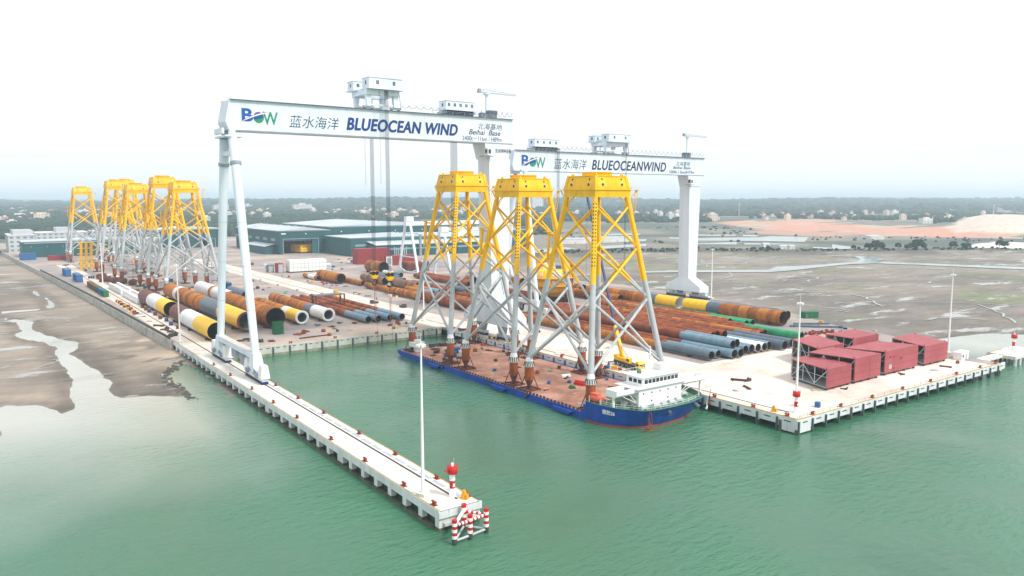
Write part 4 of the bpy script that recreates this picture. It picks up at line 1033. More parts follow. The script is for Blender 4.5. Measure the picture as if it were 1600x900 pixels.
# ================================================================ wind turbine jackets
ZN = [11.2, 33.2, 50.0, 63.8]         # brace nodes above the foot
ZP = 39.0                             # paint line
ZT = 66.8
_jm = {}
def jacket_meshes(bh, th):
    key = (bh, th)
    if key in _jm: return _jm[key]
    hw = lambda z: bh + (th-bh)*(z-10.5)/(ZT-10.5)
    D = {}
    gy = [M['jacket_grey'], M['yellow']]
    leg = MB(); P0 = Vector((-hw(10.0), -hw(10.0), 10.0)); P1 = Vector((-hw(ZT), -hw(ZT), ZT))
    K = P0 + (P1-P0)*((ZP-10)/(ZT-10))
    leg.cyl(P0, K, 1.02, 0.92, 20, 0, False).cyl(K, P1, 0.92, 0.82, 20, 1, True)
    for zn in ZN[1:]:
        q0 = P0+(P1-P0)*((zn-1.9-10)/(ZT-10)); q1 = P0+(P1-P0)*((zn+1.9-10)/(ZT-10))
        leg.cylz(q0, q1, 1.06 if zn < 40 else 0.97 if zn < 55 else 0.92, ZP, 20)
    D['leg'] = leg.mesh('leg', gy)
    mk_ = MB()                           # black draught marks up the yellow part of the leg
    for i in range(18):
        z = ZP+6+i*1.15; q = P0+(P1-P0)*((z-10)/(ZT-10)); nrm = Vector((-1,-1,0)).normalized(); sd = Vector((1,-1,0)).normalized()
        c = q+nrm*0.90
        for s in (-1, 1): mk_.beam(c+sd*(s*0.42)-sd*0.2, c+sd*(s*0.42)+sd*0.2, 0.05, 0.42, 0)
    D['draft_mark'] = mk_.mesh('draft_mark', M['steel_dark'])
    for lv in range(3):
        za, zb = ZN[lv], ZN[lv+1]; r = (0.50, 0.44, 0.38)[lv]
        a, c = hw(za), hw(zb)
        D['b%d0' % lv] = MB().cylz((-a,-a,za),(c,-c,zb), r, ZP, 12).mesh('brace', gy)
        D['b%d1' % lv] = MB().cylz((a,-a,za),(-c,-c,zb), r, ZP, 12).mesh('brace', gy)
    # pile foot: rust pile with cone, light grey slotted crown
    f = MB().lathe([(0.0,0.2),(0.75,0.2),(0.75,1.5),(1.5,3.4),(1.55,3.5)], 20, 1).lathe([(1.55,3.5),(1.55,8.3)], 20, 0)
    D['pile'] = f.mesh('pile', [M['rust'], M['rust_dark']])
    cr = MB().lathe([(1.75,8.2),(1.95,8.5),(1.4,10.0),(1.05,11.6)], 20, 0)
    for i in range(14):
        a = 2*math.pi*(i+0.5)/14
        cr.beam((1.93*math.cos(a),1.93*math.sin(a),8.5),(1.42*math.cos(a),1.42*math.sin(a),10.1),0.34,0.18,1)
    D['crown'] = cr.mesh('pile_crown', [M['white_paint'], M['steel_dark']])
    fr = MB().box(-3.0,3.0,-3.0,-2.5,0,0.45).box(-3.0,3.0,2.5,3.0,0,0.45).box(-3.0,-2.5,-2.5,2.5,0,0.45).box(2.5,3.0,-2.5,2.5,0,0.45).box(-2.5,2.5,-0.4,0.4,0.02,0.4).box(-0.4,0.4,-2.5,2.5,0.0,0.42)
    D['frame'] = fr.mesh('foot_frame', M['rust_dark'])
    D['prop'] = MB().cyl((3.3,0,0.1),(1.4,0,5.0),0.17,n=6).mesh('prop', M['rust_dark'])
    t = th
    D['deck'] = MB().box(-t-1.1,t+1.1,-t-1.1,t+1.1,69.0,69.35).frus((-t-0.6,t+0.6,-t-0.6,t+0.6),66.7,(-t-0.8,t+0.8,-t-0.8,t+0.8),69.0).mesh('deck', M['yellow'])
    D['box'] = MB().frus((-t-0.7,t+0.7,-t-0.7,t+0.7),69.35,(-t+0.25,t-0.25,-t+0.25,t-0.25),73.4).mesh('transition_piece', M['yellow'])
    D['rim'] = MB().box(-t+0.05,t-0.05,-t+0.05,t-0.05,73.4,73.65).mesh('top_plate', M['yellow'])
    D['ring'] = MB().lathe([(5.0,73.65),(5.0,74.7),(5.15,74.7),(5.15,75.0),(4.4,75.0),(4.4,73.7)], 28).mesh('tower_flange', M['yellow'])
    D['post'] = MB().frus((-t-0.85,-t+0.45,-t-0.85,-t+0.45),69.35,(-t+0.05,-t+1.1,-t+0.05,-t+1.1),73.75).mesh('corner_post', M['yellow'])
    pt = MB()
    D['port'] = MB().cyl((0,0,0),(0,-0.10,0),0.52,n=18).mesh('porthole', M['steel_dark'])
    D['port2'] = MB().cyl((0,0,0),(0,-0.10,0),0.34,n=12).mesh('porthole', M['steel_dark'])
    D['portw'] = MB().cyl((0,0,0),(0,-0.07,0),0.68,n=18).mesh('porthole_rim', M['white_paint'])
    D['lug'] = MB().cyl((-0.2,0,0.4),(0.2,0,0.4),0.5,n=10).box(-0.2,0.2,-0.5,0.5,0,0.4).mesh('lifting_lug', M['yellow'])
    rl = MB(); e = t+1.0
    for i in range(9):
        q = -e+2*e*i/8
        for p in ((q,-e),(-e,q),(q,e),(e,q)): rl.cyl((p[0],p[1],69.3),(p[0],p[1],70.5),0.03,n=4)
    for z in (69.9, 70.5): rl.beam((-e,-e,z),(e,-e,z),0.05).beam((-e,-e,z),(-e,e,z),0.05).beam((-e,e,z),(e,e,z),0.05).beam((e,-e,z),(e,e,z),0.05)
    D['rail'] = rl.mesh('handrail', M['yellow'])
    wk = MB().box(t+1.1,t+4.6,-t-1.0,-t+0.6,69.05,69.2).box(-t-0.6,-t+1.0,t+1.1,t+3.6,69.05,69.2)
    for x in (t+1.2, t+2.9, t+4.5): wk.cyl((x,-t-0.95,69.2),(x,-t-0.95,70.4),0.04,n=4)
    wk.beam((t+1.1,-t-0.95,70.4),(t+4.6,-t-0.95,70.4),0.05).beam((t+4.5,-t-0.2,69.0),(t+0.6,-t-0.2,65.6),0.3)
    wk.beam((-t+0.2,t+3.5,69.0),(-t,t+0.6,65.6),0.3)
    D['walk'] = wk.mesh('walkway', M['yellow'])
    st = MB()
    def lad(p, q, w, n, m_=st):
        p = Vector(p); q = Vector(q); sd = Vector((q.y-p.y, p.x-q.x, 0)); sd = sd.normalized()*w/2 if sd.length > 0.1 else Vector((w/2,0,0))
        m_.beam(p-sd, q-sd, 0.14).beam(p+sd, q+sd, 0.14)
        for i in range(n+1):
            c = p+(q-p)*i/n; m_.beam(c-sd, c+sd, 0.09)
    lad((t+4.0,-t-0.4,69.0),(t+1.6,-t-1.4,61.0),0.9,10)
    D['stair'] = st.mesh('stair', M['yellow']); st2 = MB()
    lad((-t-0.4, 1.0, 69.0),(-t-2.2, t+1.5, 58.0),0.9,14,st2)
    D['stair2'] = st2.mesh('stair', M['yellow'])
    l2 = MB(); q0 = hw(24); q1 = hw(61); 
    p0 = Vector((q0-2.2,-q0-0.6,24)); p1 = Vector((q1-1.6,-q1-0.6,61)); pk = p0+(p1-p0)*((ZP-24)/(61-24))
    lad(p0, pk, 0.8, 12, l2); nl = len(l2.f); lad(pk, p1, 0.8, 20, l2)
    for i in range(nl, len(l2.f)): l2.m[i] = 1
    D['ladder'] = l2.mesh('ladder', gy)
    bl = MB(); a = hw(50); ox, oy = -a-2.0, a+1.9
    for k in (-1.2, 1.2):
        bl.cyl((ox-k*0.7,oy-k*0.7,44.5),(ox-k*0.7+0.5,oy-k*0.7-0.5,55.0),0.30,n=8)
    for z in (45.5,48,50.5,53,54.6): bl.cyl((ox-0.84,oy-0.84,z),(ox+0.84,oy+0.84,z),0.18,n=6)
    for z in (46,54): bl.cyl((ox,oy,z),(-hw(z)+0.2,hw(z)-0.2,z),0.25,n=8)
    bl.box(ox-1.0,ox+1.6,oy-1.6,oy+1.0,54.9,55.1)
    D['landing'] = bl.mesh('boat_landing', M['yellow'])
    ct = MB()
    for sx, sy in ((1,-1),):
        pts = [(t-0.5-3.0*(1-math.cos(u)), -t-0.1, 66.7-5.2*math.sin(u)*0.8) for u in np.linspace(0, 1.5, 8)]
        ct.tube([(t-3.6+3.1*math.sin(u), -t, 66.5-4.2*(1-math.cos(u))) for u in np.linspace(0, 1.55, 8)], 0.2, 7)
        ct.tube([(-t, t-3.6+3.1*math.sin(u), 66.5-4.2*(1-math.cos(u))) for u in np.linspace(0, 1.55, 8)], 0.2, 7)
    D['jtube'] = ct.mesh('cable_tube', M['yellow'])
    D['hw'] = hw
    _jm[key] = D
    return D
def jacket(x, y, z, label, bh=16.0, th=7.1, s=(1,1,1), props=True, landing=True):
    J = thing('jacket_foundation', label, 'jacket', (x, y, z)); J.scale = s
    J['group'] = 'yellow and grey turbine jackets'
    D = jacket_meshes(bh, th); hw = D['hw']; Q = math.pi/2
    for k in range(4):
        L = put('leg', D['leg'], J, (0,0,0), k*Q)
        if k == 0: put('draft_mark', D['draft_mark'], L)
        for lv in range(3):
            put('brace', D['b%d0' % lv], J, (0,0,0), k*Q); put('brace', D['b%d1' % lv], J, (0,0,0), k*Q)
        b0 = hw(10.0); px, py = [(-b0,-b0),(b0,-b0),(b0,b0),(-b0,b0)][k]
        Fp = put('pile', D['pile'], J, (px,py,0)); put('pile_crown', D['crown'], Fp)
        F = put('foot_frame', D['frame'], J, (px,py,0))
        if props:
            for j in range(4): put('prop', D['prop'], F, (0,0,0), j*Q+0.78 + 0.1*k)
    put('deck', D['deck'], J); put('handrail', D['rail'], J); put('walkway', D['walk'], J); put('stair', D['stair'], J); put('stair', D['stair2'], J)
    put('ladder', D['ladder'], J); put('cable_tube', D['jtube'], J)
    if landing: put('boat_landing', D['landing'], J)
    T = put('transition_piece', D['box'], J); put('top_plate', D['rim'], T); put('tower_flange', D['ring'], T)
    for k in range(4): put('corner_post', D['post'], T, (0,0,0), k*Q)
    for k in range(4):
        for xx in (-th*0.60, th*0.60):
            for nm, zz, rr in (('portw', 70.75, 0), ('port', 70.75, 0.06), ('port2', 72.5, 0.0)):
                fy = -(th+0.7) + (0.95)*(zz-69.35)/4.05
                v = Vector((xx, fy-rr+0.02, zz)); v.rotate(Matrix.Rotation(k*Q, 4, 'Z'))
                put('porthole', D[nm], T, v, k*Q)
        v = Vector((-th+1.4, -th+1.4, 73.65)); v.rotate(Matrix.Rotation(k*Q, 4, 'Z')); put('lifting_lug', D['lug'], T, v, k*Q)
    return J
BD = -2.3
jacket(175.4, 194.6, BD, 'yellow and grey jacket on the barge nearest the white wheelhouse')
jacket(175.4, 235.9, BD, 'yellow and grey jacket in the middle of the three on the barge')
jacket(175.4, 279.4, BD, 'yellow and grey jacket on the barge stern, tallest of the three there', s=(1,1,1.035))
jacket(128.6, 562, 0.01, 'yellow topped jacket in the yard standing just behind the rusty monopiles', 17.0, 7.4, (1,1,1.015), False)
jacket(123.5, 600, 0.01, 'tall yellow topped jacket in the yard, second in the row from the monopiles', 15.5, 7.2, (1,1,1.07), False)
jacket(118.5, 672, 0.01, 'yellow topped jacket in the yard, third in the row from the monopiles', 16.0, 7.2, (1,1,1.015), False)
jacket(115.5, 746, 0.01, 'yellow topped jacket in the yard, fourth in the row from the monopiles', 16.0, 7.2, (1,1,1.07), False)
jacket(140.5, 852, 0.01, 'yellow topped jacket in the yard set back from the seawall row', 16.0, 7.4, (1,1,1.11), False)
jacket(108.5, 905, 0.01, 'yellow topped jacket standing alone at the far end of the yard row', 15.0, 7.6, (1,1,1.015), False)

# ================================================================ barge
bg = thing('barge', 'long blue deck barge with white wheelhouse carrying three jackets', 'ship', (174.5, 230, WZ))
ox, oy, oz = -174.5, -230, -WZ
BX0, BX1, BY0, BY1 = 155.0, 194.2, 176.0, 301.0
def BB(nm, mb, mats, par=None): return mb.build(nm, mats, par or bg, (ox,oy,oz) if par is None else (0,0,0))
hull = MB()
sec = lambda y, z0: [(BX0,y,BD),(BX0,y,z0),(BX1,y,z0),(BX1,y,BD)]
hv = []
for y, z0 in ((BY0,-7.5),(BY1-18,-7.5),(BY1-7,-5.4),(BY1,-3.6)): hv += sec(y, z0)
hf = []
for i in range(3):
    for j in range(3): hf.append((i*4+j, i*4+j+1, i*4+4+j+1, i*4+4+j))
hf += [(12,13,14,15), (3,2,1,0)]
hull.add(hv, [tuple(reversed(f)) for f in hf], 0)
H_ = BB('hull', hull, [M['blue_hull']])
BB('cargo_deck', MB().add([(BX0+0.25,BY0,BD+0.005),(BX1-0.25,BY0,BD+0.005),(BX1-0.25,BY1-0.3,BD+0.005),(BX0+0.25,BY1-0.3,BD+0.005)], [(0,1,2,3)]), M['barge_deck'])
BB('gunwale', MB().box(BX0-0.15,BX0+0.25,BY0+0.1,BY1,BD-0.5,BD+0.18).box(BX1-0.25,BX1+0.15,BY0,BY1,BD-0.5,BD+0.18).box(BX0,BX1,BY1-0.3,BY1+0.1,BD-0.5,BD+0.18), M['blue_hull'])
for y in (268, 222, 186): 
    BB('sponson', MB().frus((BX0-1.3,BX0,y-3,y+3),BD-1.9,(BX0-1.3,BX0,y-4.6,y+4.6),BD-0.5), M['blue_hull'])
for y in (262, 228, 206): BB('tyre_fender', MB().cyl((BX0-0.75,y,BD-0.6),(BX0-0.16,y,BD-0.6),0.85,n=16).cyl((BX0-0.8,y,BD-0.6),(BX0-0.7,y,BD-0.6),0.4,n=12,m=1), [M['black'], M['slate_blue']])
MB().box(164.6,187.2,163.2,163.38,5.28,5.5).box(167.5,184.5,163.8,163.98,7.9,8.12) if False else None
rl = MB()
for y in np.arange(BY0+2, BY1-20, 1.9): rl.box(BX0+0.45,BX0+0.75,y,y+0.9,BD,BD+0.6+0.25*random.random())
tag(BB('lashing_rail', rl, M['rust_dark']), kind='stuff')
# bow with bulwark: plan curve at the waterline and at the rail
top = [(BX0,176.0),(BX0,170.5),(156.4,164.0),(161.0,157.0),(165.0,155.6),(171.8,155.2),(180,155.6),(187.5,157.6),(191.5,161.5),(193.6,167),(194.2,176)]
bot = [(BX0,176.0),(BX0,171.0),(156.2,167.0),(160.6,161.5),(164.6,159.4),(171.4,158.4),(179.5,159.2),(186.5,161.5),(190.5,165),(193.2,169.5),(194.2,176)]
mid = [(a[0]*0.45+b_[0]*0.55, a[1]*0.45+b_[1]*0.55) for a, b_ in zip(top, bot)]
n = len(top); bw_ = MB()
zs = [-7.0, -4.9, -3.9, -1.0, 1.75]
rings = [bot, bot, bot, mid, top]
vs = [(x,y,z) for rg, z in zip(rings, zs) for x, y in rg]
for j in range(4):
    bw_.add([vs[j*n+i] for i in range(n)]+[vs[(j+1)*n+i] for i in range(n)], [(i,i+1,n+i+1,n+i) for i in range(n-1)], 1 if j < 2 else 0, True)
inner = [(x+(174.6-x)*0.012, y+(171-y)*0.03) for x, y in top]
bw_.add([(x,y,1.75) for x,y in top]+[(x,y,1.76) for x,y in inner], [(i,i+1,n+i+1,n+i) for i in range(n-1)], 0)
bw_.add([(x,y,1.76) for x,y in inner]+[(x+(174.6-x)*0.023, y+(173-y)*0.07, 0.5) for x,y in inner], [(i,i+1,n+i+1,n+i) for i in range(n-1)], 2)
bw_.add([(BX0,176,BD),(BX1,176,BD),(BX1,176,0.4),(BX0,176,0.4)], [(0,1,2,3)], 0)
BB('bow', bw_, [M['blue_hull'], M['boot_red'], M['deck_green']])
deckp = [(x+(174.6-x)*0.035, min(y+(173-y)*0.10, 175.9)) for x, y in top]
BB('forecastle_deck', MB().add([(x,y,0.45) for x,y in deckp], [tuple(range(n))]), M['deck_green'])
BB('rubbing_strake', MB().tube([(x,y,1.78) for x,y in top], 0.13, 6), M['deck_green'])
BB('side_sheer', MB().box(BX0+0.02,BX0+0.22,176.02,177.2,BD,0.6).box(BX1-0.22,BX1-0.02,176.02,177.2,BD,0.6), M['blue_hull'])
# wheelhouse
wh = BB('wheelhouse', MB().box(166.2,185.2,164.2,172.5,0.46,6.1), M['white_plain'])
MB().box(164.8,187.0,163.4,173.6,6.1,6.35).box(167.6,184.4,164.0,173.0,9.2,9.45).build('deck_edge', M['white_plain'], wh)
br = MB().box(168.2,184.0,164.5,171.8,6.35,9.2).build('bridge', M['white_plain'], wh)
for i in range(9): MB().box(168.9+i*1.68,170.2+i*1.68,164.42,164.52,7.3,8.5).build('window', M['glass_dark'], br)
for i in range(3): MB().box(168.12,168.22,165.2+i*2.0,166.6+i*2.0,7.3,8.5).build('window', M['glass_dark'], br)
for i in range(5):
    for z in ((1.8, 4.4) if i % 2 else (4.4,)): MB().cyl((168.2+i*3.6,164.22,z),(168.2+i*3.6,164.12,z),0.26,n=12).build('porthole', M['glass_dark'], wh)
for s, x0, x1 in ((-1,157.2,166.1),(1,185.3,197.4)):
    w_ = MB().frus((x0,x1,165.2,168.6),4.4,(x0,x1,164.6,169.2),5.1).box(x0,x1,164.5,164.7,5.1,6.6).box(x0,x1,169.1,169.3,5.1,6.6).box(x0 if s < 0 else x1-0.2, x0+0.2 if s < 0 else x1,164.7,169.1,5.1,6.6).build('bridge_wing', M['white_plain'], wh)
    xx = x0+0.6 if s < 0 else x1-0.6
    MB().box(xx-0.3,xx+0.3,166.2,166.8,0.46,4.4).build('wing_post', M['white_plain'], wh)
    for q in (0.35, 0.7): MB().beam((x0+(x1-x0)*q,165.2,4.5),(166.2 if s < 0 else 185.2,165.2,1.6),0.18).build('wing_strut', M['white_plain'], wh)
MB().box(165.2,166.1,165.0,172.0,2.9,3.1).box(160.5,166.1,169.4,172.8,2.6,2.8).build('side_deck', M['deck_green'], wh)
ms = MB().cyl((174.6,168,9.45),(174.6,168,18.0),0.42,0.2,12).box(173.2,176.0,167.8,168.2,12.6,12.8).box(173.6,175.6,167.9,168.1,14.6,14.8).cyl((174.6,167.2,15.0),(174.6,168.8,15.0),0.2,n=6).build('mast', M['white_plain'], wh)
rr = MB()
for x in np.arange(167.8, 184.3, 1.5): rr.cyl((x,164.1,9.45),(x,164.1,10.5),0.05,n=4); rr.cyl((x,172.9,9.45),(x,172.9,10.5),0.05,n=4)
rr.beam((167.8,164.1,10.5),(184.3,164.1,10.5),0.07).beam((167.8,172.9,10.5),(184.3,172.9,10.5),0.07).beam((167.8,164.1,10.5),(167.8,172.9,10.5),0.07)
rr.build('handrail', M['white_plain'], wh)
MB().lathe([(0.0,9.45),(0.7,9.45),(0.8,10.2),(0.5,10.8),(0,11.0)],14,0,(171.4,169.4,0)).build('radome', M['deck_green'], wh)
MB().box(179.4,182.6,167.5,171.0,9.45,11.6).build('funnel', M['white_paint'], wh)
lb = BB('lifeboat', MB(), M['orange']) if False else None
lbm = MB()
for i in range(8):
    t0, t1 = i/8, (i+1)/8; rr_ = lambda t: 1.35*max(0.12, math.sin(math.pi*(0.06+0.88*t)))**0.55
    lbm.cyl((0,-3.6+7.2*t0,0),(0,-3.6+7.2*t1,0),rr_(t0),rr_(t1),14,0,i in (0,7))
lbm.box(-0.8,0.8,-1.0,2.2,0.8,1.65)
L_ = lbm.build('lifeboat', M['orange'], bg, (158.6+ox,174.8+oy,2.1+oz))
BB('lifeboat_davit', MB().box(157.6,158.0,171.8,172.2,0.4,2.6).box(157.6,158.0,177.0,177.4,BD,2.6).box(159.8,160.2,171.8,172.2,0.4,2.6), M['white_plain'])
wn = MB()
for x, y in ((163,163),(165,161),(170,160.6),(173,160.4),(177,160.8),(181,161.5),(164,168),(188,166)):
    wn = MB().cyl((-1.0,0,0.8),(1.0,0,0.8),0.75,n=14).box(-1.25,-0.95,-0.7,0.7,0,1.2).box(0.95,1.25,-0.7,0.7,0,1.2).box(1.25,1.9,-0.4,0.4,0.2,0.9)
    wn.build('winch', M['jacket_grey' if x != 163 else 'steel_dark'], bg, (x+ox,y+oy,0.46+oz), random.uniform(-0.3,0.3))
fr_ = MB()
for i in range(2, 9):
    (xa,ya),(xb,yb_) = top[i-1], top[i]
    for q in (0.0, 0.33, 0.66):
        x = xa+(xb-xa)*q; y = ya+(yb_-ya)*q; x += (174.6-x)*0.04; y += (170-y)*0.06; fr_.cyl((x,y,1.7),(x,y,2.8),0.05,n=4)
    for z in (2.2, 2.8): fr_.beam((xa+(174.6-xa)*0.04,ya+(170-ya)*0.06,z),(xb+(174.6-xb)*0.04,yb_+(170-yb_)*0.06,z),0.07)
BB('bow_railing', fr_, M['white_plain'])
def anchor(x, y, z, mat, s=1.0):
    a = MB().beam((0,0,0),(0,0,2.6*s),0.3*s).beam((-1.3*s,0,0.7*s),(0,0,-0.1),0.4*s).beam((1.3*s,0,0.7*s),(0,0,-0.1),0.4*s).cyl((0,0,2.6*s),(0,-0.3,4.6*s),0.09,n=5)
    a.add([(-1.7*s,-0.1,0.4*s),(-0.9*s,-0.1,1.5*s),(-0.7*s,-0.1,0.4*s)], [(0,1,2)]).add([(1.7*s,-0.1,0.4*s),(0.9*s,-0.1,1.5*s),(0.7*s,-0.1,0.4*s)], [(0,2,1)])
    a.build('anchor', M[mat], bg, (x+ox,y+oy,z+oz), 0.5)
anchor(162.5, 156.2, -3.6, 'rust', 1.25); anchor(190.6, 158.3, -2.6, 'white_paint', 0.9); anchor(194.6, 160.5, -2.2, 'rust', 1.1)
BB('hawse_pipe', MB().cyl((171.0,155.4,-0.3),(171.0,158.2,1.0),0.7,0.6,14).cyl((184.2,156.0,-0.6),(183.6,158.6,1.0),0.8,0.7,14), M['slate_blue'])
BB('anchor_rack', MB().beam((160.0,156.4,-3.8),(163.0,155.0,-4.0),0.15).beam((163.0,155.0,-4.0),(166.5,154.6,-4.0),0.15).beam((163,155.0,-4),(163.4,156.2,1.2),0.12), M['rust'])
# name on the port bow
nm, a0, a1, b0, b1 = text_mesh('德勃26', 1.7, M['white_plain'], 0.0, 0.02)
nmo = put('ship_name', nm, bg, (155.22+ox, 168.6+oy, -0.55+oz)); nmo.rotation_euler = (R(90), 0, R(-77.8)); 
nm.transform(Matrix.Translation((-a0, 0, 0)) @ Matrix.Scale(0.9, 4))
# deck gear near the stern
hs = BB('deck_cabin', MB().box(158.8,161.4,291.0,293.4,BD,0.2).box(157.2,162.4,290.0,294.5,0.2,1.9).box(157.0,162.6,289.8,294.7,1.9,2.05), M['white_paint'])
MB().cyl((160,292,2.05),(160,292,5),0.12,n=6).box(158.6,161.5,291.6,292.4,2.4,3.2).build('radar_frame', M['white_plain'], hs)
for i, (x, y, w, d, h, mt) in enumerate(((171,297,4,2,1.6,'steel_dark'),(176,298,3,2,1.2,'steel_dark'),(181,297.5,3.2,2,1.5,'black'),(186,298,3,2,1.3,'steel_dark'),(172,281,2.6,4.5,2.4,'blue_box'),(166,274,2.4,3.6,2.2,'blue_box'),(168,276.4,2.2,3,1.2,'steel_dark'),(169.3,270,0.7,4.0,2.6,'white_paint'),(165.4,285,3,1.2,1.0,'rust_dark'))):
    z = MB().box(-w/2,w/2,-d/2,d/2,0,h).box(-w/2-0.15,w/2+0.15,-d/2-0.15,d/2+0.15,h,h+0.12).cyl((-w/4,-d/2-0.2,h*0.5),(w/4,-d/2-0.2,h*0.5),h*0.3,n=10)
    z.build('deck_winch' if mt in ('steel_dark','black') else 'locker', M[mt], bg, (x+ox,y+oy,BD+oz+0.006), 0.2*(i%3))

# ================================================================ steel pipes and monopiles
_pm = {}
def pipe_mesh(name, r, wall, bands, inside, flange=None, n=28):
    """bands = [(length, material)] from the near end; hollow, open at both ends, weld beads between cans"""
    key = (r, wall, tuple(bands), inside, flange)
    if key in _pm: return _pm[key]
    mats = []; m_ = MB(); y = 0.0
    def mi(k):
        if k not in mats: mats.append(k)
        return mats.index(k)
    ring = [(math.cos(2*math.pi*i/n), math.sin(2*math.pi*i/n)) for i in range(n)]
    def shell(prof, m, inw=False):
        vs = [(c*rr, yy, s*rr) for rr, yy in prof for c, s in ring]
        fs = []
        for j in range(len(prof)-1):
            for i in range(n):
                f = (j*n+i, j*n+(i+1) % n, (j+1)*n+(i+1) % n, (j+1)*n+i)
                fs.append(f if inw else tuple(reversed(f)))
        m_.add(vs, fs, m, True)
    for ln, mt in bands:
        prof = [(r, y)]; k = 3.0
        while k < ln-1.0:
            prof += [(r, y+k-0.12), (r+0.035, y+k), (r, y+k+0.12)]; k += 3.0
        prof.append((r, y+ln)); shell(prof, mi(mt)); y += ln
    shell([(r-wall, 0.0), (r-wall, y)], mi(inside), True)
    em = mi(bands[0][1])
    shell([(r, 0.0), (r-wall, 0.0)], em); shell([(r-wall, y), (r, y)], mi(bands[-1][1]))
    if flange:
        fw, fm = flange
        shell([(r, 0.5), (r+0.35, 0.5), (r+0.35, -0.02), (r-wall-fw, -0.02), (r-wall-fw, 0.6)], mi(fm))
    me = m_.mesh(name, [M[k] for k in mats]); _pm[key] = (me, y)
    return _pm[key]
_cm = {}
def cradle(x, y, r, z):
    key = (round(r,1), round(z,2))
    if key not in _cm:
        w = r*0.85
        _cm[key] = MB().box(-w,w,-0.4,0.4,0,z*0.8).add([(-w,-0.4,z*0.8),(-w,0.4,z*0.8),(-w,0.4,z+r*0.28),(-w,-0.4,z+r*0.28),(-w*0.45,-0.4,z*0.8),(-w*0.45,0.4,z*0.8)], [(0,1,2,3),(0,3,4),(1,5,2),(3,2,5,4),(0,4,5,1)]).add([(w,-0.4,z*0.8),(w,0.4,z*0.8),(w,0.4,z+r*0.28),(w,-0.4,z+r*0.28),(w*0.45,-0.4,z*0.8),(w*0.45,0.4,z*0.8)], [(3,2,1,0),(4,3,0),(2,5,1),(4,5,2,3),(1,5,4,0)]).mesh('pipe_cradle', M['rust_dark'])
    tag(put('pipe_cradle', _cm[key], None, (x, y, 0.008)), 'low rusty steel saddle under a stored pipe', 'cradle', 'saddles under the stored pipes')
def pipe(x, y, r, bands, label, group=None, inside='pipe_inside', z=0.45, wall=0.09, flange=None, name='steel_pipe', cr=True, cat='pipe'):
    me, L = pipe_mesh(name, r, wall, bands, inside, flange)
    o = tag(put(name, me, None, (x, y, z+r)), label, cat, group)
    o.rotation_euler = (0, random.uniform(0, 6.28), 0)
    if cr:
        for q in ((0.12, 0.88) if L < 70 else (0.08, 0.5, 0.92)): cradle(x, y+L*q, r, z)
    return o
MP = 'monopile'
# left rows beside the narrow pier
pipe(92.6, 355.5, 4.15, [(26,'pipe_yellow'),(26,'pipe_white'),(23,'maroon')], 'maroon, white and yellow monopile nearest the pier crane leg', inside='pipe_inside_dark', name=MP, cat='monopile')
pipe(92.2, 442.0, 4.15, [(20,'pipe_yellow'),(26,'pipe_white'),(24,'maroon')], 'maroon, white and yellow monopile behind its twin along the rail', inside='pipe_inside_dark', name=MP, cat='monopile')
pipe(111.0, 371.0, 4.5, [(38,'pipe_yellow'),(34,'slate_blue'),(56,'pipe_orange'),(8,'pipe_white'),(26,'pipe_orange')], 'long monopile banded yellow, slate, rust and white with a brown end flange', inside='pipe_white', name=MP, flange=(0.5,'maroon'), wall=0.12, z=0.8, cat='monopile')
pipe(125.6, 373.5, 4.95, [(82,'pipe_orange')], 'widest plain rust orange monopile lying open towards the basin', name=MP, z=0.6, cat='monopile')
pipe(131.5, 470, 4.2, [(30,'pipe_white'),(6,'pipe_orange'),(34,'pipe_white')], 'white monopile lying behind the widest rusty monopile', name=MP, z=0.6, inside='pipe_inside_dark', cat='monopile')
pipe(140.6, 377.5, 3.25, [(16,'pipe_yellow'),(8,'pipe_white'),(46,'pipe_orange')], 'rusty monopile with a yellow band and thick white end ring', name=MP, inside='pipe_inside_grey', wall=0.55, flange=(0.25,'pipe_white'), z=0.5, cat='monopile')
pipe(155.0, 378.0, 3.3, [(18,'pipe_white'),(9,'slate_blue'),(58,'pipe_orange')], 'rusty monopile with slate band and white open end', name=MP, inside='pipe_inside_grey', wall=0.6, flange=(0.25,'pipe_white'), z=0.5, cat='monopile')
pipe(145.5, 485, 3.2, [(34,'slate_blue')], 'slate grey monopile section behind the white monopile', inside='pipe_inside_dark', name=MP, z=0.4, cat='monopile')
for i, (x, y) in enumerate(((169.5,361),(174.9,360.5),(181.3,360),(188,359.5))):
    pipe(x, y, 1.75, [(27,'primer_grey'),(82,'pipe_rust')], ORD[i]+' slim grey ended rusty pile counted from the white ended monopile', 'four slim piles by the basin')
# rows across the runway, towards the halls
pipe(233.5, 543, 3.7, [(40,'pipe_orange')], 'short wide rusty can with stepped rings beside the white mesh crate', z=0.6, name=MP, cat='monopile')
pipe(228.5, 575, 1.7, [(6,'pipe_orange'),(14,'pipe_white'),(10,'pipe_orange')], 'small rusty pipe with one white band beyond the runway')
pipe(240.5, 520, 1.8, [(70,'pipe_orange')], 'thin rust orange pipe lying beside the stepped rusty can')
pipe(255.6, 514, 2.9, [(38,'pipe_brown')], 'grey brown pipe below the hoist ropes, the farther of two', inside='pipe_inside_dark')
pipe(259.0, 470, 2.9, [(39,'pipe_brown')], 'grey brown pipe below the hoist ropes, the nearer of two', inside='pipe_inside_dark')
pipe(235.5, 425, 2.4, [(44,'pipe_orange')], 'orange ribbed pipe along the runway ending behind the stern jacket')
pipe(237.8, 471, 1.9, [(38,'pipe_orange')], 'orange ribbed pipe along the runway, the narrower one behind')
pipe(294, 594, 5.0, [(28,'pipe_orange')], 'very wide short rusty can in front of the red containers', name=MP, z=0.5, cat='monopile')
pipe(277.5, 526, 1.5, [(60,'slate_blue')], 'thin slate blue pipe behind the grey brown pipes', inside='pipe_inside_dark')
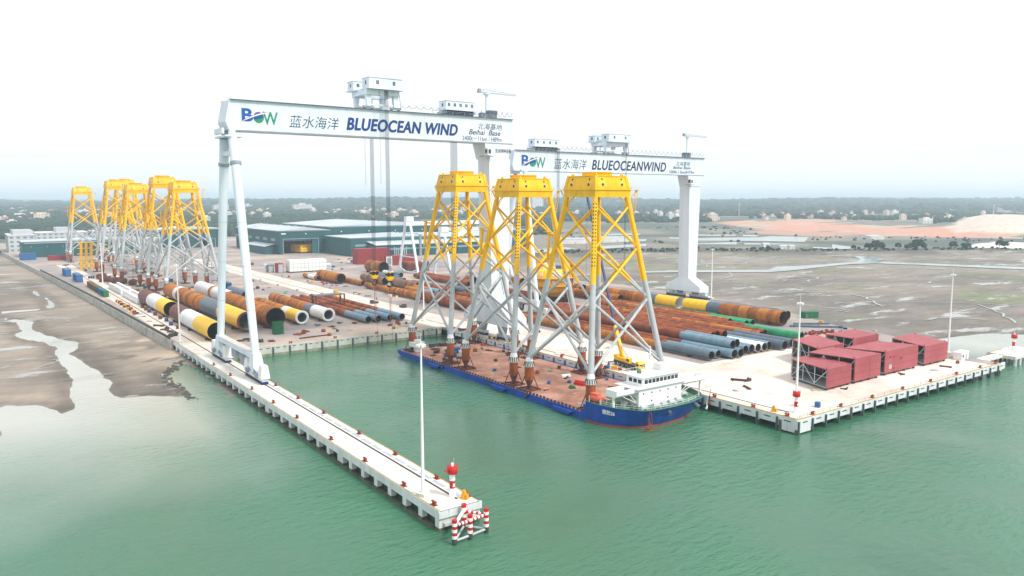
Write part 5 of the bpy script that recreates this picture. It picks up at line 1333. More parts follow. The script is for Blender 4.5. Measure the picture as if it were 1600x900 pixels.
pipe(284.0, 545, 1.5, [(50,'slate_blue')], 'thin slate blue pipe next to the wide rusty can', inside='pipe_inside_dark')
pipe(290.5, 556, 2.0, [(12,'slate_blue'),(18,'pipe_white')], 'short white and slate pipe beside the portal crane leg', inside='pipe_inside_dark')
for i, (x, y, l) in enumerate(((268,440,64),(272.5,444,60),(300,470,80),(305,474,76),(310,480,80))):
    pipe(x, y, 1.8, [(l,'pipe_rust')], ORD[i]+' slim rust red pile behind the stern jacket, counted from the runway', 'rust red piles behind the stern jacket')
for i, (x, y) in enumerate(((248.9,434),(256.8,436.5))):
    pipe(x, y, 2.1, [(14,'primer_grey'),(20,'pipe_orange')], ORD[i]+' short blue grey ended pile behind the stern jacket from the runway', 'short grey ended piles behind the stern jacket')
pipe(275.1, 431, 2.3, [(26,'slate_blue')], 'slate pipe with open end seen behind the middle jacket', inside='pipe_inside_dark')
pipe(235.0, 363, 2.9, [(56,'pipe_rust')], 'thick rust red pipe at the front of the rows beside the crane base')
for i, (x, y) in enumerate(((241.5,372),(245.5,376),(249.5,380),(253.5,384))):
    pipe(x, y, 1.7, [(48,'pipe_orange')], ORD[i]+' slim orange pile behind the crane base, counted from the runway', 'orange piles behind the crane base')
for i, (x, y) in enumerate(((262,352),(266.2,350),(270.4,349),(274.6,350),(296,372),(300.2,374))):
    pipe(x, y, 1.8, [(72,'pipe_rust')], ORD[i]+' slim rust red pile of the second pipe field, counted from the runway', 'rust red piles in the second field')
pipe(317, 486, 2.6, [(16,'pipe_orange')], 'short orange pipe near the portal crane behind the rows')
pipe(338, 455, 2.6, [(44,'pipe_orange')], 'orange pipe behind the yellow crawler crane', inside='pipe_inside_dark')
# right rows up to the open quay
pipe(239.8, 197.5, 1.75, [(27,'slate_blue'),(112,'pipe_orange')], 'slate ended orange pile at the front of the right hand rows'.replace('right hand ', 'quay '))
pipe(245.2, 198.5, 1.6, [(27,'primer_grey'),(104,'pipe_rust')], 'grey ended rusty pile beside the front orange pile')
gr = 'blue grey ended piles in the big stack'
for i, (x, y) in enumerate(((249.6,194),(253.6,194),(260.4,197),(264.4,197),(268.2,196.6),(271.9,196.2),(275.7,196.8))):
    pipe(x, y, 1.82, [(27,'primer_grey' if i < 3 else 'pipe_white' if i in (4,5) else 'primer_grey'),(106,'pipe_rust')], ORD[i]+(' pile in the bottom layer of the big stack, blue grey ended' if i not in (4,5) else ' pile in the bottom layer of the big stack, pale ended'), gr)
for i, (x, y) in enumerate(((251.6,196.5),(255.4,197.5))):
    pipe(x, y, 1.82, [(27,'primer_grey'),(106,'pipe_rust')], ORD[i]+' blue grey ended pile in the top layer of the big stack', gr, z=0.45+3.12, cr=False)
for i, (x, y) in enumerate(((260.6,214),(264.6,215),(268.4,214))):
    pipe(x-0.2, y, 1.82, [(112,'pipe_rust')], ORD[i]+' plain rust pile lying on top of the big stack', gr, z=0.45+3.12, cr=False)
pipe(281.6, 193.2, 1.9, [(31,'slate_blue'),(98,'pipe_orange')], 'slate ended pile between the big stack and the pink boxes')
pipe(288.2, 194.2, 1.9, [(30,'slate_blue'),(100,'pipe_rust')], 'slate ended pile, second between the big stack and the pink boxes')
pipe(293.6, 214, 1.9, [(108,'pipe_orange')], 'plain orange pile next to the slate ended ones')
pipe(299.0, 216, 1.9, [(104,'pipe_rust')], 'plain rust pile next to the green ended one')
pipe(306.0, 201.5, 1.9, [(30,'pipe_green'),(104,'pipe_rust')], 'rust pile with a long green end by the pink boxes', inside='pipe_inside_dark')
pipe(312.0, 246, 2.0, [(96,'pipe_orange')], 'plain orange pile behind the green ended ones')
pipe(316.6, 239.5, 1.7, [(26,'pipe_green'),(70,'pipe_rust')], 'green ended rust pile, the one of two farther from the banded monopile', 'two green ended piles')
pipe(320.8, 239.0, 1.7, [(26,'pipe_green'),(70,'pipe_rust')], 'green ended rust pile, the one of two closer to the banded monopile', 'two green ended piles')
pipe(335.5, 231.5, 3.6, [(38,'pipe_orange'),(9,'slate_blue'),(17,'pipe_yellow')], 'rust, slate and yellow monopile with its rusty end to the quay', name=MP, z=0.5, cat='monopile')
pipe(335.5, 300.5, 3.6, [(16,'pipe_yellow'),(8,'slate_blue'),(54,'pipe_orange')], 'yellow, slate and rust monopile with its white lined yellow end open', name=MP, inside='pipe_white', z=0.5, cat='monopile')
pipe(335.0, 384, 3.5, [(50,'pipe_orange')], 'plain rust monopile in line behind the banded pair', name=MP, z=0.5, cat='monopile')
pipe(352.0, 240.5, 2.5, [(40,'slate_blue')], 'slate pipe half hidden behind the rusty monopile end')
pipe(327.0, 340, 2.6, [(60,'pipe_orange')], 'orange pipe lying in front of the far crane')
# green sheeting along the banded monopiles
for y0, y1 in ((270,296),(301,323)):
    tag(MB().box(-0.06,0.06,0,y1-y0,0,2.6).box(-0.2,0.2,0,y1-y0,-0.02,0.05).build('green_sheet', M['green_cover'], None, (331.4, y0, 0.02)), 'green protective sheet along the yellow monopile' if y0 == 270 else 'green protective sheet along the farther yellow monopile', 'sheet')

# ================================================================ pink box modules
def box_module(quad, zt, label, hatch=False, hole=False):
    """skewed steel box: skin on top, front and far side; open truss on the side facing the barge"""
    cx, cy = quad[0]; h = zt-0.9; t = 0.25
    T = thing('box_module', label, 'steel module', (cx, cy, 0.9)); T['group'] = 'pink steel box modules on the quay'
    q = [Vector((x-cx, y-cy)) for x, y in quad]
    L1 = (q[1]-q[0]).length; L2 = (q[3]-q[0]).length
    def P2(u, v): return (q[0]*(1-u)+q[1]*u)*(1-v) + (q[3]*(1-u)+q[2]*u)*v
    def slab(u0, u1, v0, v1, z0, z1, m=None):
        c = [P2(u0,v0), P2(u1,v0), P2(u1,v1), P2(u0,v1)]
        return MB().prism([(p.x,p.y) for p in c], z0, z1)
    a, b_ = t/L1, t/L2
    slab(0,1,0,1,h-t,h).build('top_skin', M['pink'], T)
    slab(0,1,0,b_,0,h-t-0.002).build('front_skin', M['pink'], T)
    slab(1-a,1,b_+0.001,1,0,h-t-0.002).build('side_skin', M['pink'], T)
    slab(0,1-a-0.001,b_+0.001,1,0,t).build('floor_plate', M['panel_grey'], T)
    slab(0,1-a-0.001,1-b_,1,t+0.002,h-t-0.002).build('rear_skin', M['seawall'], T)
    n = 3
    for i in range(n+1):
        v = b_+(1-2.4*b_)*i/n; p = P2(0.012, v)
        MB().box(p.x-0.12,p.x+0.12,p.y-0.12,p.y+0.12,t,h-t-0.003).build('post', M['jacket_grey'], T)
        if i < n:
            p2 = P2(0.012, b_+(1-2.4*b_)*(i+1)/n)
            za, zb_ = ((h-t-0.3, t+0.3) if i % 2 == 0 else (t+0.3, h-t-0.3))
            MB().beam((p.x,p.y,za),(p2.x,p2.y,zb_),0.22).build('diagonal', M['jacket_grey'], T)
            MB().beam((p.x,p.y,h*0.56),(p2.x,p2.y,h*0.56),0.13).build('rail', M['jacket_grey'], T)
    for i in range(5):
        v = b_+(1-2*b_)*(i+0.5)/5
        slab(0.1,1-a-0.01,v-0.004,v+0.004,h-1.1,h-t-0.004).build('stiffener', M['slate_blue'], T)
        slab(1-a-0.06,1-a-0.01,v-0.004,v+0.004,t+0.01,h-1.11).build('stiffener', M['slate_blue'], T)
    for i in range(4):
        for v in (0.05, 0.93):
            p = P2(0.06+0.88*i/3, v); MB().box(p.x-0.35,p.x+0.35,p.y-0.35,p.y+0.35,-0.9,-0.002).build('support', M['rust_dark'], T)
    for u, v in ((0.06,0.06),(0.94,0.06),(0.94,0.9)):
        p = P2(u, v); MB().cyl((p.x,p.y,h),(p.x,p.y,h+0.35),0.22,n=8).build('lifting_lug', M['red_oxide'], T)
    for i in range(1, 3):
        p0 = P2(0.004, 0); p1 = P2(0.996, 0)
        MB().beam((p0.x,p0.y-0.015,h*i/3),(p1.x,p1.y-0.015,h*i/3),0.05,0.08).build('weld_seam', M['red_oxide'], T)
    if hatch:
        for i in range(6):
            p = P2(0.55, 0); MB().box(p.x,p.x+0.4,p.y-0.06,p.y-0.005,0.6+i*(h-1.2)/6,1.2+i*(h-1.2)/6).build('hatch', M['red_oxide'], T)
    if hole:
        p = P2(0.12, 0); MB().box(p.x,p.x+2.0,p.y-0.06,p.y-0.004,1.3,2.9).build('access_opening', M['seawall'], T)
        for u, z in ((0.15,5.8),(0.26,5.6),(0.46,4.4),(0.5,4.6),(0.26,1.2)):
            p = P2(u, 0); MB().cyl((p.x,p.y-0.08,z),(p.x,p.y+0.02,z),0.45,n=12).build('hatch', M['red_oxide'], T)
box_module([(232.6,143),(247.5,143.2),(252.6,160.8),(238,160.4)], 7.4, 'pink open-sided steel box with its truss toward the light mast, front row')
box_module([(249.3,143),(266,143),(262.8,160),(246.4,159.6)], 9.0, 'pink steel box with a column of small hatches down its front', hatch=True)
box_module([(269.9,143.5),(293,143.3),(288.1,156.5),(264.7,156.6)], 9.0, 'longest pink steel box with a grey access opening in its front', hole=True)
box_module([(297.5,143),(314.9,142.7),(323,160.4),(304.8,159.8)], 7.9, 'pink steel box at the quay end beside the white hut')
box_module([(260.4,164.5),(277.6,164.4),(286.8,182.2),(268.9,181.2)], 8.0, 'pink open-sided steel box in the rear row behind the hatch box')
box_module([(290.6,168),(309,167.6),(312.6,180.6),(290.6,180.4)], 8.0, 'pink steel box in the rear row nearest the green ended pile')
for i, (x, y) in enumerate(((229.6,146),(240,140.6),(277.5,140.4))):
    tag(MB().beam((0,0,0.2),(1.8,-1.6,0.25),0.4).beam((0,0,0.2),(1.0,1.4,0.2),0.35).box(-0.4,0.4,-0.4,0.4,0,0.5).build('steel_scrap', M['seawall' if i == 0 else 'rust_dark'], None, (x,y,0.008), i), ('grey steel bracket lying by the open pink box','rusty scrap steel lying before the front pink box','rusty scrap steel lying before the longest pink box')[i], 'scrap')
# clutter behind the boxes at the mudflat edge
for i in range(16):
    x, y = 300+i*2.6+random.uniform(-1,1), 222-i*1.1+random.uniform(-3,3)
    tag(MB().beam((-2.5,0,0.3),(2.5,random.uniform(-1,1),0.5),0.3).beam((-2,1,0.3),(1.5,-0.6,1.2),0.25).box(-1.8,-1.2,-0.6,0.6,0,1.0).box(0.8,1.6,-0.5,0.5,0,1.3).build('support_frame', M['red_oxide' if i % 4 else 'rust_dark'], None, (x,y,0.008), random.uniform(0,3)), 'red oxide support frame heaped at the mudflat edge behind the pink boxes', 'frame', 'red frames behind the pink boxes')
tag(MB().box(-4,4,-2,2,0,3.2).box(-4.1,4.1,-2.1,2.1,3.2,3.4).box(-3.6,-2.4,-2.06,-2.0,0.2,2.4,1).build('site_container', [M['green_net'], M['slate_blue']], None, (371, 240, 0.008), -0.4), 'dark green container at the mudflat edge behind the slate pipe', 'container')
for i, (x,y,l) in enumerate(((346,219,14),(349,216,16),(343,223,12),(352,226,18))):
    bs = MB()
    for j in range(5): bs.beam((-l/2,j*0.5,0.25+0.3*(j%2)),(l/2,j*0.5,0.25+0.3*(j%2)),0.4)
    tag(bs.build('beam_bundle', M['slate_blue'], None, (x,y,0.008), -0.75+0.05*i), 'flat bundle of slate steel beams behind the pink boxes', 'beams', 'beam bundles behind the pink boxes')

# ================================================================ yard machines
# mobile crane with telescopic boom
mcn = thing('mobile_crane', 'yellow truck crane with dark telescopic boom raised beside the barge', 'mobile crane', (205.2, 209.5, 0.008), R(-8))
MB().box(-1.5,1.5,-7.5,6.5,1.0,1.9).build('chassis', M['steel_dark'], mcn)
cb = MB().box(-1.5,1.5,-9.6,-7.4,0.8,2.7).frus((-1.5,1.5,-9.6,-7.4),2.7,(-1.3,1.3,-9.0,-7.5),3.5).build('cab', M['yellow'], mcn)
MB().box(-1.52,-1.48,-9.3,-7.8,1.9,2.7).box(-1.3,1.3,-9.64,-9.58,1.8,2.7).build('window', M['glass_dark'], cb)
for i in range(6):
    for s in (-1, 1): MB().cyl((s*1.05,-8.4+i*2.6+(0.9 if i > 2 else 0),0.65),(s*1.55,-8.4+i*2.6+(0.9 if i > 2 else 0),0.65),0.65,n=16).cyl((s*1.56,-8.4+i*2.6+(0.9 if i > 2 else 0),0.65),(s*1.58,-8.4+i*2.6+(0.9 if i > 2 else 0),0.65),0.32,n=12,m=1).build('wheel', [M['black'], M['jacket_grey']], mcn)
for y in (-5.5, 6.0):
    for s in (-1, 1): MB().box(s*1.5 if s > 0 else -4.4, 4.4 if s > 0 else -1.5,y-0.2,y+0.2,1.0,1.35).box(s*4.2-0.2,s*4.2+0.2,y-0.2,y+0.2,0.2,1.35).box(s*4.2-0.5,s*4.2+0.5,y-0.5,y+0.5,0,0.2).build('outrigger', M['steel_dark'], mcn)
up_ = MB().box(-1.45,1.45,-1.5,5.2,2.0,3.4).box(-1.5,1.5,4.0,6.4,2.0,3.9).box(-1.5,-0.4,-3.6,-1.4,2.0,3.7).build('superstructure', M['yellow'], mcn)
MB().box(-1.54,-1.48,-3.4,-1.7,2.7,3.6).build('window', M['glass_dark'], up_)
MB().beam((0.5,3.4,3.4),(0.7,9.2,14.5),1.15,1.35).build('boom_base', M['yellow'], mcn)
MB().beam((0.66,8.2,12.6),(3.2,33.5,65.0),0.75,0.85).build('boom', M['blue_dark'], mcn)
MB().cyl((0.5,-0.5,3.2),(0.6,6.2,8.8),0.22,n=8).build('luffing_cylinder', M['jacket_grey'], mcn)
MB().cyl((3.2,33.7,64.5),(3.2,33.7,20),0.05,n=5).build('hoist_rope', M['rope'], mcn)

# giant yellow crawler crane behind the barge
ccn = thing('crawler_crane', 'tiered yellow crawler crane body standing behind the middle jackets', 'crawler crane', (300, 376, 0.008), R(-35))
for s in (-1, 1):
    tr = MB().box(-12,12,s*6-1.6,s*6+1.6,0.5,3.4)
    for e_ in (-12, 12): tr.cyl((e_,s*6-1.6,1.95),(e_,s*6+1.6,1.95),1.9,n=18)
    tr.build('crawler_track', M['black'], ccn)
MB().box(-9,9,-4.4,4.4,3.0,6.0).lathe([(0,6.0),(9.0,6.0),(10.5,7.4),(10.5,10.5),(0,10.5)], 26).build('turntable', M['yellow_dull'], ccn)
MB().lathe([(0,10.5),(15.5,10.5),(15.5,11.0),(0,11.0)], 30).build('lower_gallery', M['yellow_dull'], ccn)
MB().lathe([(12.5,11.0),(12.5,15.2),(0,15.2)], 30).build('lower_tier', M['yellow'], ccn)
MB().lathe([(0,15.2),(16.5,15.2),(16.5,15.8),(0,15.8)], 30).build('upper_gallery', M['yellow_dull'], ccn)
MB().lathe([(13.2,15.8),(13.2,19.8),(12.0,20.4),(0,20.4)], 30).build('upper_tier', M['yellow'], ccn)
rl = MB()
for rr, z in ((15.3,11.0),(16.3,15.8)):
    for i in range(30):
        a = 2*math.pi*i/30; b_ = 2*math.pi*(i+1)/30
        rl.cyl((rr*math.cos(a),rr*math.sin(a),z),(rr*math.cos(a),rr*math.sin(a),z+1.2),0.06,n=4).beam((rr*math.cos(a),rr*math.sin(a),z+1.2),(rr*math.cos(b_),rr*math.sin(b_),z+1.2),0.08)
rl.build('handrail', M['yellow'], ccn)
for i in range(22):
    a = 2*math.pi*i/22
    for rr, z in ((12.6,12.3),(13.3,17.0)):
        if (i*7+int(z)) % 3: MB().box(-0.08,0.08,-0.9,0.9,0,1.8).build('sign_plate', M['white_plain'], ccn, (rr*math.cos(a),rr*math.sin(a),z), a)
MB().box(-4,3,-3,3,20.4,23.6).box(-4.2,3.2,-3.2,3.2,23.6,23.9).build('machine_house', M['white_paint'], ccn)
MB().box(4,8,-2,2,20.4,22.4).build('winch_house', M['blue_box'], ccn)
for s in (-1, 1): MB().beam((-6,s*4,20.4),(-2,s*1.5,30),0.5).beam((-10,s*4,20.4),(-2,s*1.5,30),0.4).build('gantry_mast', M['yellow'], ccn)
MB().beam((14,6,3),(14,6,25),0.9).beam((14,-6,3),(14,-6,25),0.9).build('lattice_post', M['rust'], ccn)

# yellow transition pieces stored in the yard
def spare_transition(x, y, z, s, rz, label):
    T = thing('transition_piece', label, 'transition piece', (x, y, z), rz); T.scale = (s,s,s)
    D = jacket_meshes(16.0, 7.1)
    for nm, k in (('shell','box'),('deck','deck'),('top_plate','rim')): put(nm, D[k], T, (0,0,-65.5))
    for k in range(4):
        put('corner_post', D['post'], T, (0,0,-65.5), k*math.pi/2)
        for xx in (-4.3, 4.3):
            v = Vector((xx, -7.45, 70.75-65.5)); v.rotate(Matrix.Rotation(k*math.pi/2, 4, 'Z')); put('porthole', D['port'], T, v, k*math.pi/2)
    for sx in (-1,1):
        for sy in (-1,1): MB().box(sx*6-0.7,sx*6+0.7,sy*6-0.7,sy*6+0.7,0,1.25).build('stand', M['steel_dark'], T)
    return T
spare_transition(334, 889, 0.01, 1.25, 0.3, 'yellow jacket top standing in the doorway of the green hall')
tg = MB().frus((-7,7,-1.4,1.4),0,(-5.4,5.4,-1.0,1.0),4.2).box(-7.2,7.2,-1.6,1.6,0,0.3).box(-2,2,-1.1,1.1,4.2,5.0)
tag(tg.build('steel_plate_stack', M['yellow_dull'], None, (198.5, 470, 0.012), R(78)), 'pale yellow steel piece lying beside the slim rusty piles', 'steel piece')

# white framed crate block, mesh of modules
cr = thing('module_crate', 'long white crate of square framed modules beside the runway', 'crate', (232.5, 650, 0.008))
for i in range(10):
    for j in range(3):
        f_ = MB().box(0.12,3.2,0,10,0.12,3.2).box(0,3.32,-0.12,0,0,0.14,1).box(0,3.32,-0.12,0,3.18,3.32,1).box(0,0.14,-0.12,0,0.14,3.18,1).box(3.18,3.32,-0.12,0,0.14,3.18,1).box(1.6,1.72,-0.1,0,0.14,3.18,1)
        f_.build('crate_panel', [M['white_paint'], M['jacket_grey']], cr, (i*3.36, 0, 1.0+j*3.36))
MB().box(0,33.5,0.4,9.6,0,1.0).build('base_frame', M['steel_dark'], cr)
for nm, x, y, w, d, h, mt, lb in (('office_container', 226.5, 655, 5, 8, 8, 'red_oxide', 'tall maroon framed box open at the front beside the white crate'),
                               ('office_container', 221, 664, 5, 6, 6, 'slate_blue', 'slate blue container beside the maroon framed box'),
                               ('generator_set', 268.5, 652, 5, 6, 6, 'white_paint', 'small white generator box at the end of the white crate')):
    t = thing(nm, lb, 'container', (x, y, 0.008))
    MB().box(-w/2,w/2,0.1,d,0,h).build('shell', M[mt], t); MB().box(-w/2+0.4,w/2-0.4,0.04,0.1,0.4,h-0.6).build('front_panel', M['panel_grey'], t)
    MB().box(-w/2-0.1,w/2+0.1,0,d+0.1,h,h+0.25).build('roof', M[mt], t)

# shipping containers
_cont = {}
def container(x, y, rz, mt, label, l=12.2, w=2.44, h=2.6, z=0.008, group=None):
    if (mt, l, h) not in _cont:
        m_ = MB().box(-l/2,l/2,-w/2,w/2,0.1,h)
        _cont[(mt,l,h)] = m_.mesh('shell', M[mt])
        r_ = MB(); n = int(l/0.6)
        for i in range(n):
            xx = -l/2+0.3+i*(l-0.6)/n
            r_.box(xx,xx+0.22,-w/2-0.06,-w/2,0.3,h-0.25); r_.box(xx,xx+0.22,w/2,w/2+0.06,0.3,h-0.25)
        _cont[(mt,l,h,'r')] = r_.mesh('corrugation', M[mt])
        f_ = MB().box(-l/2-0.07,l/2+0.07,-w/2-0.08,w/2+0.08,h,h+0.1).box(-l/2-0.07,l/2+0.07,-w/2-0.08,w/2+0.08,0,0.12)
        for sx in (-1,1):
            for sy in (-1,1): f_.box(sx*l/2-0.09,sx*l/2+0.09,sy*w/2-0.09,sy*w/2+0.09,0.12,h)
        _cont[(mt,l,h,'f')] = f_.mesh('frame', M[mt])
        _cont[(mt,l,h,'d')] = MB().box(-l/2-0.05,-l/2,-w/2+0.15,-0.03,0.2,h-0.15).box(-l/2-0.05,-l/2,0.03,w/2-0.15,0.2,h-0.15).mesh('door', M[mt])
    t = thing('shipping_container', label, 'container', (x,y,z), rz, group)
    put('shell', _cont[(mt,l,h)], t); put('corrugation', _cont[(mt,l,h,'r')], t); put('frame', _cont[(mt,l,h,'f')], t); put('door', _cont[(mt,l,h,'d')], t)
    return t
for i, (y, mt, lb) in enumerate(((566,'green_net','dark green container by the seawall mast'),(579,'blue_box','blue container between green ones by the seawall'),(592,'green_net','dark green container next to the rust red ones by the seawall'),(605,'rust','rust orange container in the seawall row'),(618,'green_net','dark green container in the middle of the seawall row'),(631,'red_oxide','red container towards the far end of the seawall row'))):
    container(77.6, y, math.pi/2, mt, lb, 11.8, 3.0, 3.8)
container(75.6, 684, math.pi/2, 'blue_box', 'blue flat-roofed cabin beside the seawall posts', 26, 4, 5.5)
container(73.8, 738, math.pi/2, 'blue_box', 'lighter set blue cabin farther along the seawall', 24, 4, 5.5)
container(60.5, 950, 0.1, 'blue_box', 'blue container at the far corner of the seawall', 14, 6, 7)
container(86, 930, 0.1, 'red_oxide', 'red container near the far green warehouse', 18, 5, 5)
container(333, 700, 0.0, 'red_oxide', 'long red container block in front of the low green hall', 34, 12, 15)
container(350, 672, 0.0, 'red_oxide', 'second red container block with a white end panel', 28, 10, 9)
tag(MB().box(-3,3,-0.15,0.15,0,9).box(-2.4,2.4,-0.2,-0.15,1.2,7.6,1).build('sign_panel', [M['white_paint'], M['panel_grey']], None, (334.5, 664, 0.01)), 'white upright panel before the red container blocks', 'panel')
st = thing('plate_stack', 'wide stack of rusty steel plates under the portal crane', 'plate stack', (330, 604, 0.008))
for i in range(9): MB().box(-11+0.2*(i%3),11-0.2*(i%2),-5,5,i*0.95,i*0.95+0.85).build('plate', M['rust' if i > 6 else 'rust_dark'], st)
# white box beams and stubs beside the left rail
for i, (y, lb) in enumerate(((510,'white box beam lying beside the rail, next to the maroon monopile'),(566,'white box beam lying beside the rail, next to the seawall mast'))):
    t = thing('box_beam', lb, 'beam', (90.5, y, 0.4))
    for s in (-1, 1):
        MB().box(s*2.6-0.7,s*2.6+0.7,0,50,0,3.6).build('web', M['white_paint'], t)
        for k in range(8): MB().cyl((s*2.6-0.75,4+k*6,2.4),(s*2.6-0.69,4+k*6,2.4),0.3,n=8).build('lightening_hole', M['glass_dark'], t)
    for k in range(6): MB().box(-1.9,1.9,2+k*9,3+k*9,0.3,2.6).build('cross_plate', M['white_paint'], t)
for i, (x, y) in enumerate(((86.2,470),(86.6,456),(86.0,440),(87,430),(86.4,480),(86.8,492),(86,415),(86.5,402))):
    tag(MB().lathe([(0.95,0),(0.95,1.7),(0.75,1.7),(0.75,0.1),(0,0.1)],14).build('pipe_stub', M['rust_dark' if i % 3 else 'blue_dark'], None, (x,y,0.01)), 'short upright pipe stub beside the maroon monopiles', 'pipe stub', 'pipe stubs by the monopiles')
for i in range(14):
    y = 545+i*3.4 if i < 8 else 480+i*4
    tag(MB().cyl((-0.9,0,0.8),(0.9,0,0.8),0.8,n=10).box(-1.1,1.1,-0.9,0.9,0,0.25).build('scrap_bundle', M['rust_dark' if i % 3 else 'yellow_dull'], None, (79.2+random.uniform(-0.6,0.6), y-40, 0.01), random.uniform(0,3)), 'rusty bundle laid along the inside of the seawall', 'bundle', 'bundles along the seawall')
# green cage, scaffold rack and small gear at the basin head
gc = thing('cage', 'green steel lifting cage standing in front of the widest monopile', 'cage', (121.5, 358.5, 0.008), 0.2)
for z in (0, 2.9, 5.8): MB().box(-2.2,2.2,-1.6,-1.4,z,z+0.2).box(-2.2,2.2,1.4,1.6,z,z+0.2).box(-2.2,-2.0,-1.4,1.4,z,z+0.2).box(2.0,2.2,-1.4,1.4,z,z+0.2).build('frame', M['green_net'], gc)
for sx in (-1,1):
    for sy in (-1,1): MB().box(sx*2.1-0.12,sx*2.1+0.12,sy*1.5-0.12,sy*1.5+0.12,0,6.2).build('post', M['green_net'], gc)
for z in (0.1, 3.0): MB().beam((-2.1,-1.5,z),(2.1,-1.5,z+2.8),0.14).beam((2.1,-1.5,z),(-2.1,-1.5,z+2.8),0.14).build('cross_brace', M['green_net'], gc)
MB().box(-1.9,1.9,-1.3,1.3,0.2,5.6).build('mesh_panel', M['green_net'], gc)
rk = thing('pipe_rack', 'rusty portal rack over the far ends of the slim piles', 'rack', (171.5, 418, 0.008))
for sx in (-8.5, 8.5):
    for y in (-3, 3): MB().box(sx-0.3,sx+0.3,y-0.3,y+0.3,0,9).build('post', M['rust_dark'], rk)
MB().box(-9,9,-3.4,3.4,9,9.5).build('roof', M['slate_blue'], rk)
for sx in (-8.5, 8.5): MB().beam((sx,-3,1),(sx,3,8.5),0.3).build('brace', M['rust_dark'], rk)
for i, (x, y, mt) in enumerate(((134,357,'rust_dark'),(128,350,'rust'),(105,352,'steel_dark'),(110,356,'blue_dark'),(101,350,'steel_dark'),(146,371,'slate_blue'),(158,371,'steel_dark'),(164,366,'rust_dark'),(150,362,'rust_dark'))):
    m_ = MB()
    for j in range(6): m_.beam((random.uniform(-3,0),random.uniform(-1.5,1.5),0.15+0.1*j),(random.uniform(0,3),random.uniform(-1.5,1.5),0.15+0.12*j),0.25)
    m_.box(-1.2,1.0,-0.8,0.8,0,0.5)
    tag(m_.build('timber_pile', M[mt], None, (x,y,0.008), random.uniform(0,3)), 'small heap of steel and timber on the paving at the basin head', 'heap', 'heaps at the basin head')
tag(MB().beam((-8,0,0.3),(8,0,0.3),0.7,0.5).box(-6,-5.4,-0.6,0.6,0,0.1).build('long_beam', M['rust_dark'], None, (133,340.5,0.008), 0.1), 'long rusty beam lying along the basin head', 'beam')
bl_ = thing('roller_bed', 'blue steel roller bed behind the white monopile', 'roller bed', (143, 548, 0.008))
MB().box(-9,9,-8,8,0,3.0).box(-9,-6,-8,8,3,6).box(6,9,-8,8,3,6).build('bed', M['blue_dark'], bl_)
for sx in (-7.5,7.5): MB().box(sx-1.5,sx+1.5,-8.1,8.1,6,6.6).build('cap', M['blue_box'], bl_)
# upright yellow boat landing frame and scaffold towers among the far jackets
yl = thing('landing_frame', 'upright yellow steel landing frame among the far jackets', 'steel frame', (95, 792, 0.008))
for x in (-4, 0, 4): MB().cyl((x,0,0),(x+1.0,0,25),1.15,n=10).build('tube', M['yellow'], yl)
for z in (4,9,14,19,24): MB().box(-6.5,6,-1.6,1.6,z,z+0.5).build('landing', M['yellow'], yl)
MB().beam((4,0,6),(18,4,18),0.8).beam((4,0,16),(18,4,22),0.8).beam((5,0,24),(18,4,18),0.8).beam((4,0,9),(16,4,1),0.8).build('brace', M['yellow'], yl)
MB().beam((4,0,3),(13,3,0.6),0.9).build('stay', M['yellow_dull'], yl)
def scaffold(x, y, w, h, label):
    t = thing('scaffold_tower', label, 'scaffold', (x, y, 0.008), 0, 'scaffold towers between the jackets')
    m_ = MB()
    for sx in (-1,0,1):
        for sy in (-1,1): m_.cyl((sx*w/2,sy*w/2,0),(sx*w/2,sy*w/2,h),0.16,n=5)
    z = 0
    while z < h:
        for sy in (-1,1): m_.beam((-w/2,sy*w/2,z),(w/2,sy*w/2,z),0.18); m_.beam((-w/2,sy*w/2,z),(w/2,sy*w/2,min(h,z+2.4)),0.12)
        for sx in (-1,1): m_.beam((sx*w/2,-w/2,z),(sx*w/2,w/2,z),0.18)
        z += 2.4
    m_.build('tubes', M['jacket_grey'], t)
    for k in range(1, int(h/4.8)+1): MB().box(-w/2,w/2,-w/2,w/2,k*4.8-0.2,k*4.8).build('platform', M['rust_dark' if k % 2 else 'steel_dark'], t)
scaffold(150, 578, 7, 26, 'grey scaffold tower inside the nearest yard jacket')
scaffold(141, 620, 7, 24, 'grey scaffold tower beside the second yard jacket')
scaffold(108, 640, 8, 16, 'squat grey scaffold block between the second and third yard jackets')
scaffold(133, 700, 8, 30, 'tall grey scaffold tower between the third and fourth yard jackets')
scaffold(128, 800, 9, 34, 'tall dark scaffold tower behind the fourth yard jacket')
scaffold(94, 900, 6, 20, 'grey scaffold tower under the lone far jacket')
tag(MB().box(-5,5,-9,9,0,1.2).box(-4,4,-8,8,1.2,2.2).build('white_tarp', M['white_plain'], None, (101, 700, 0.008)), 'white covered stack on the paving among the far jackets', 'stack')
for i, (x, y) in enumerate(((92,665),(96,650),(99,640),(93,690),(105,628))):
    tag(MB().cyl((-4,0,2.2),(4,0,2.2),2.2,n=14).box(-4,4,-2,2,0,0.6).build('rusty_can', M['rust_dark'], None, (x,y,0.01), 0.3*i), 'dark rusty can lying among the far jackets', 'can', 'rusty cans among the far jackets')
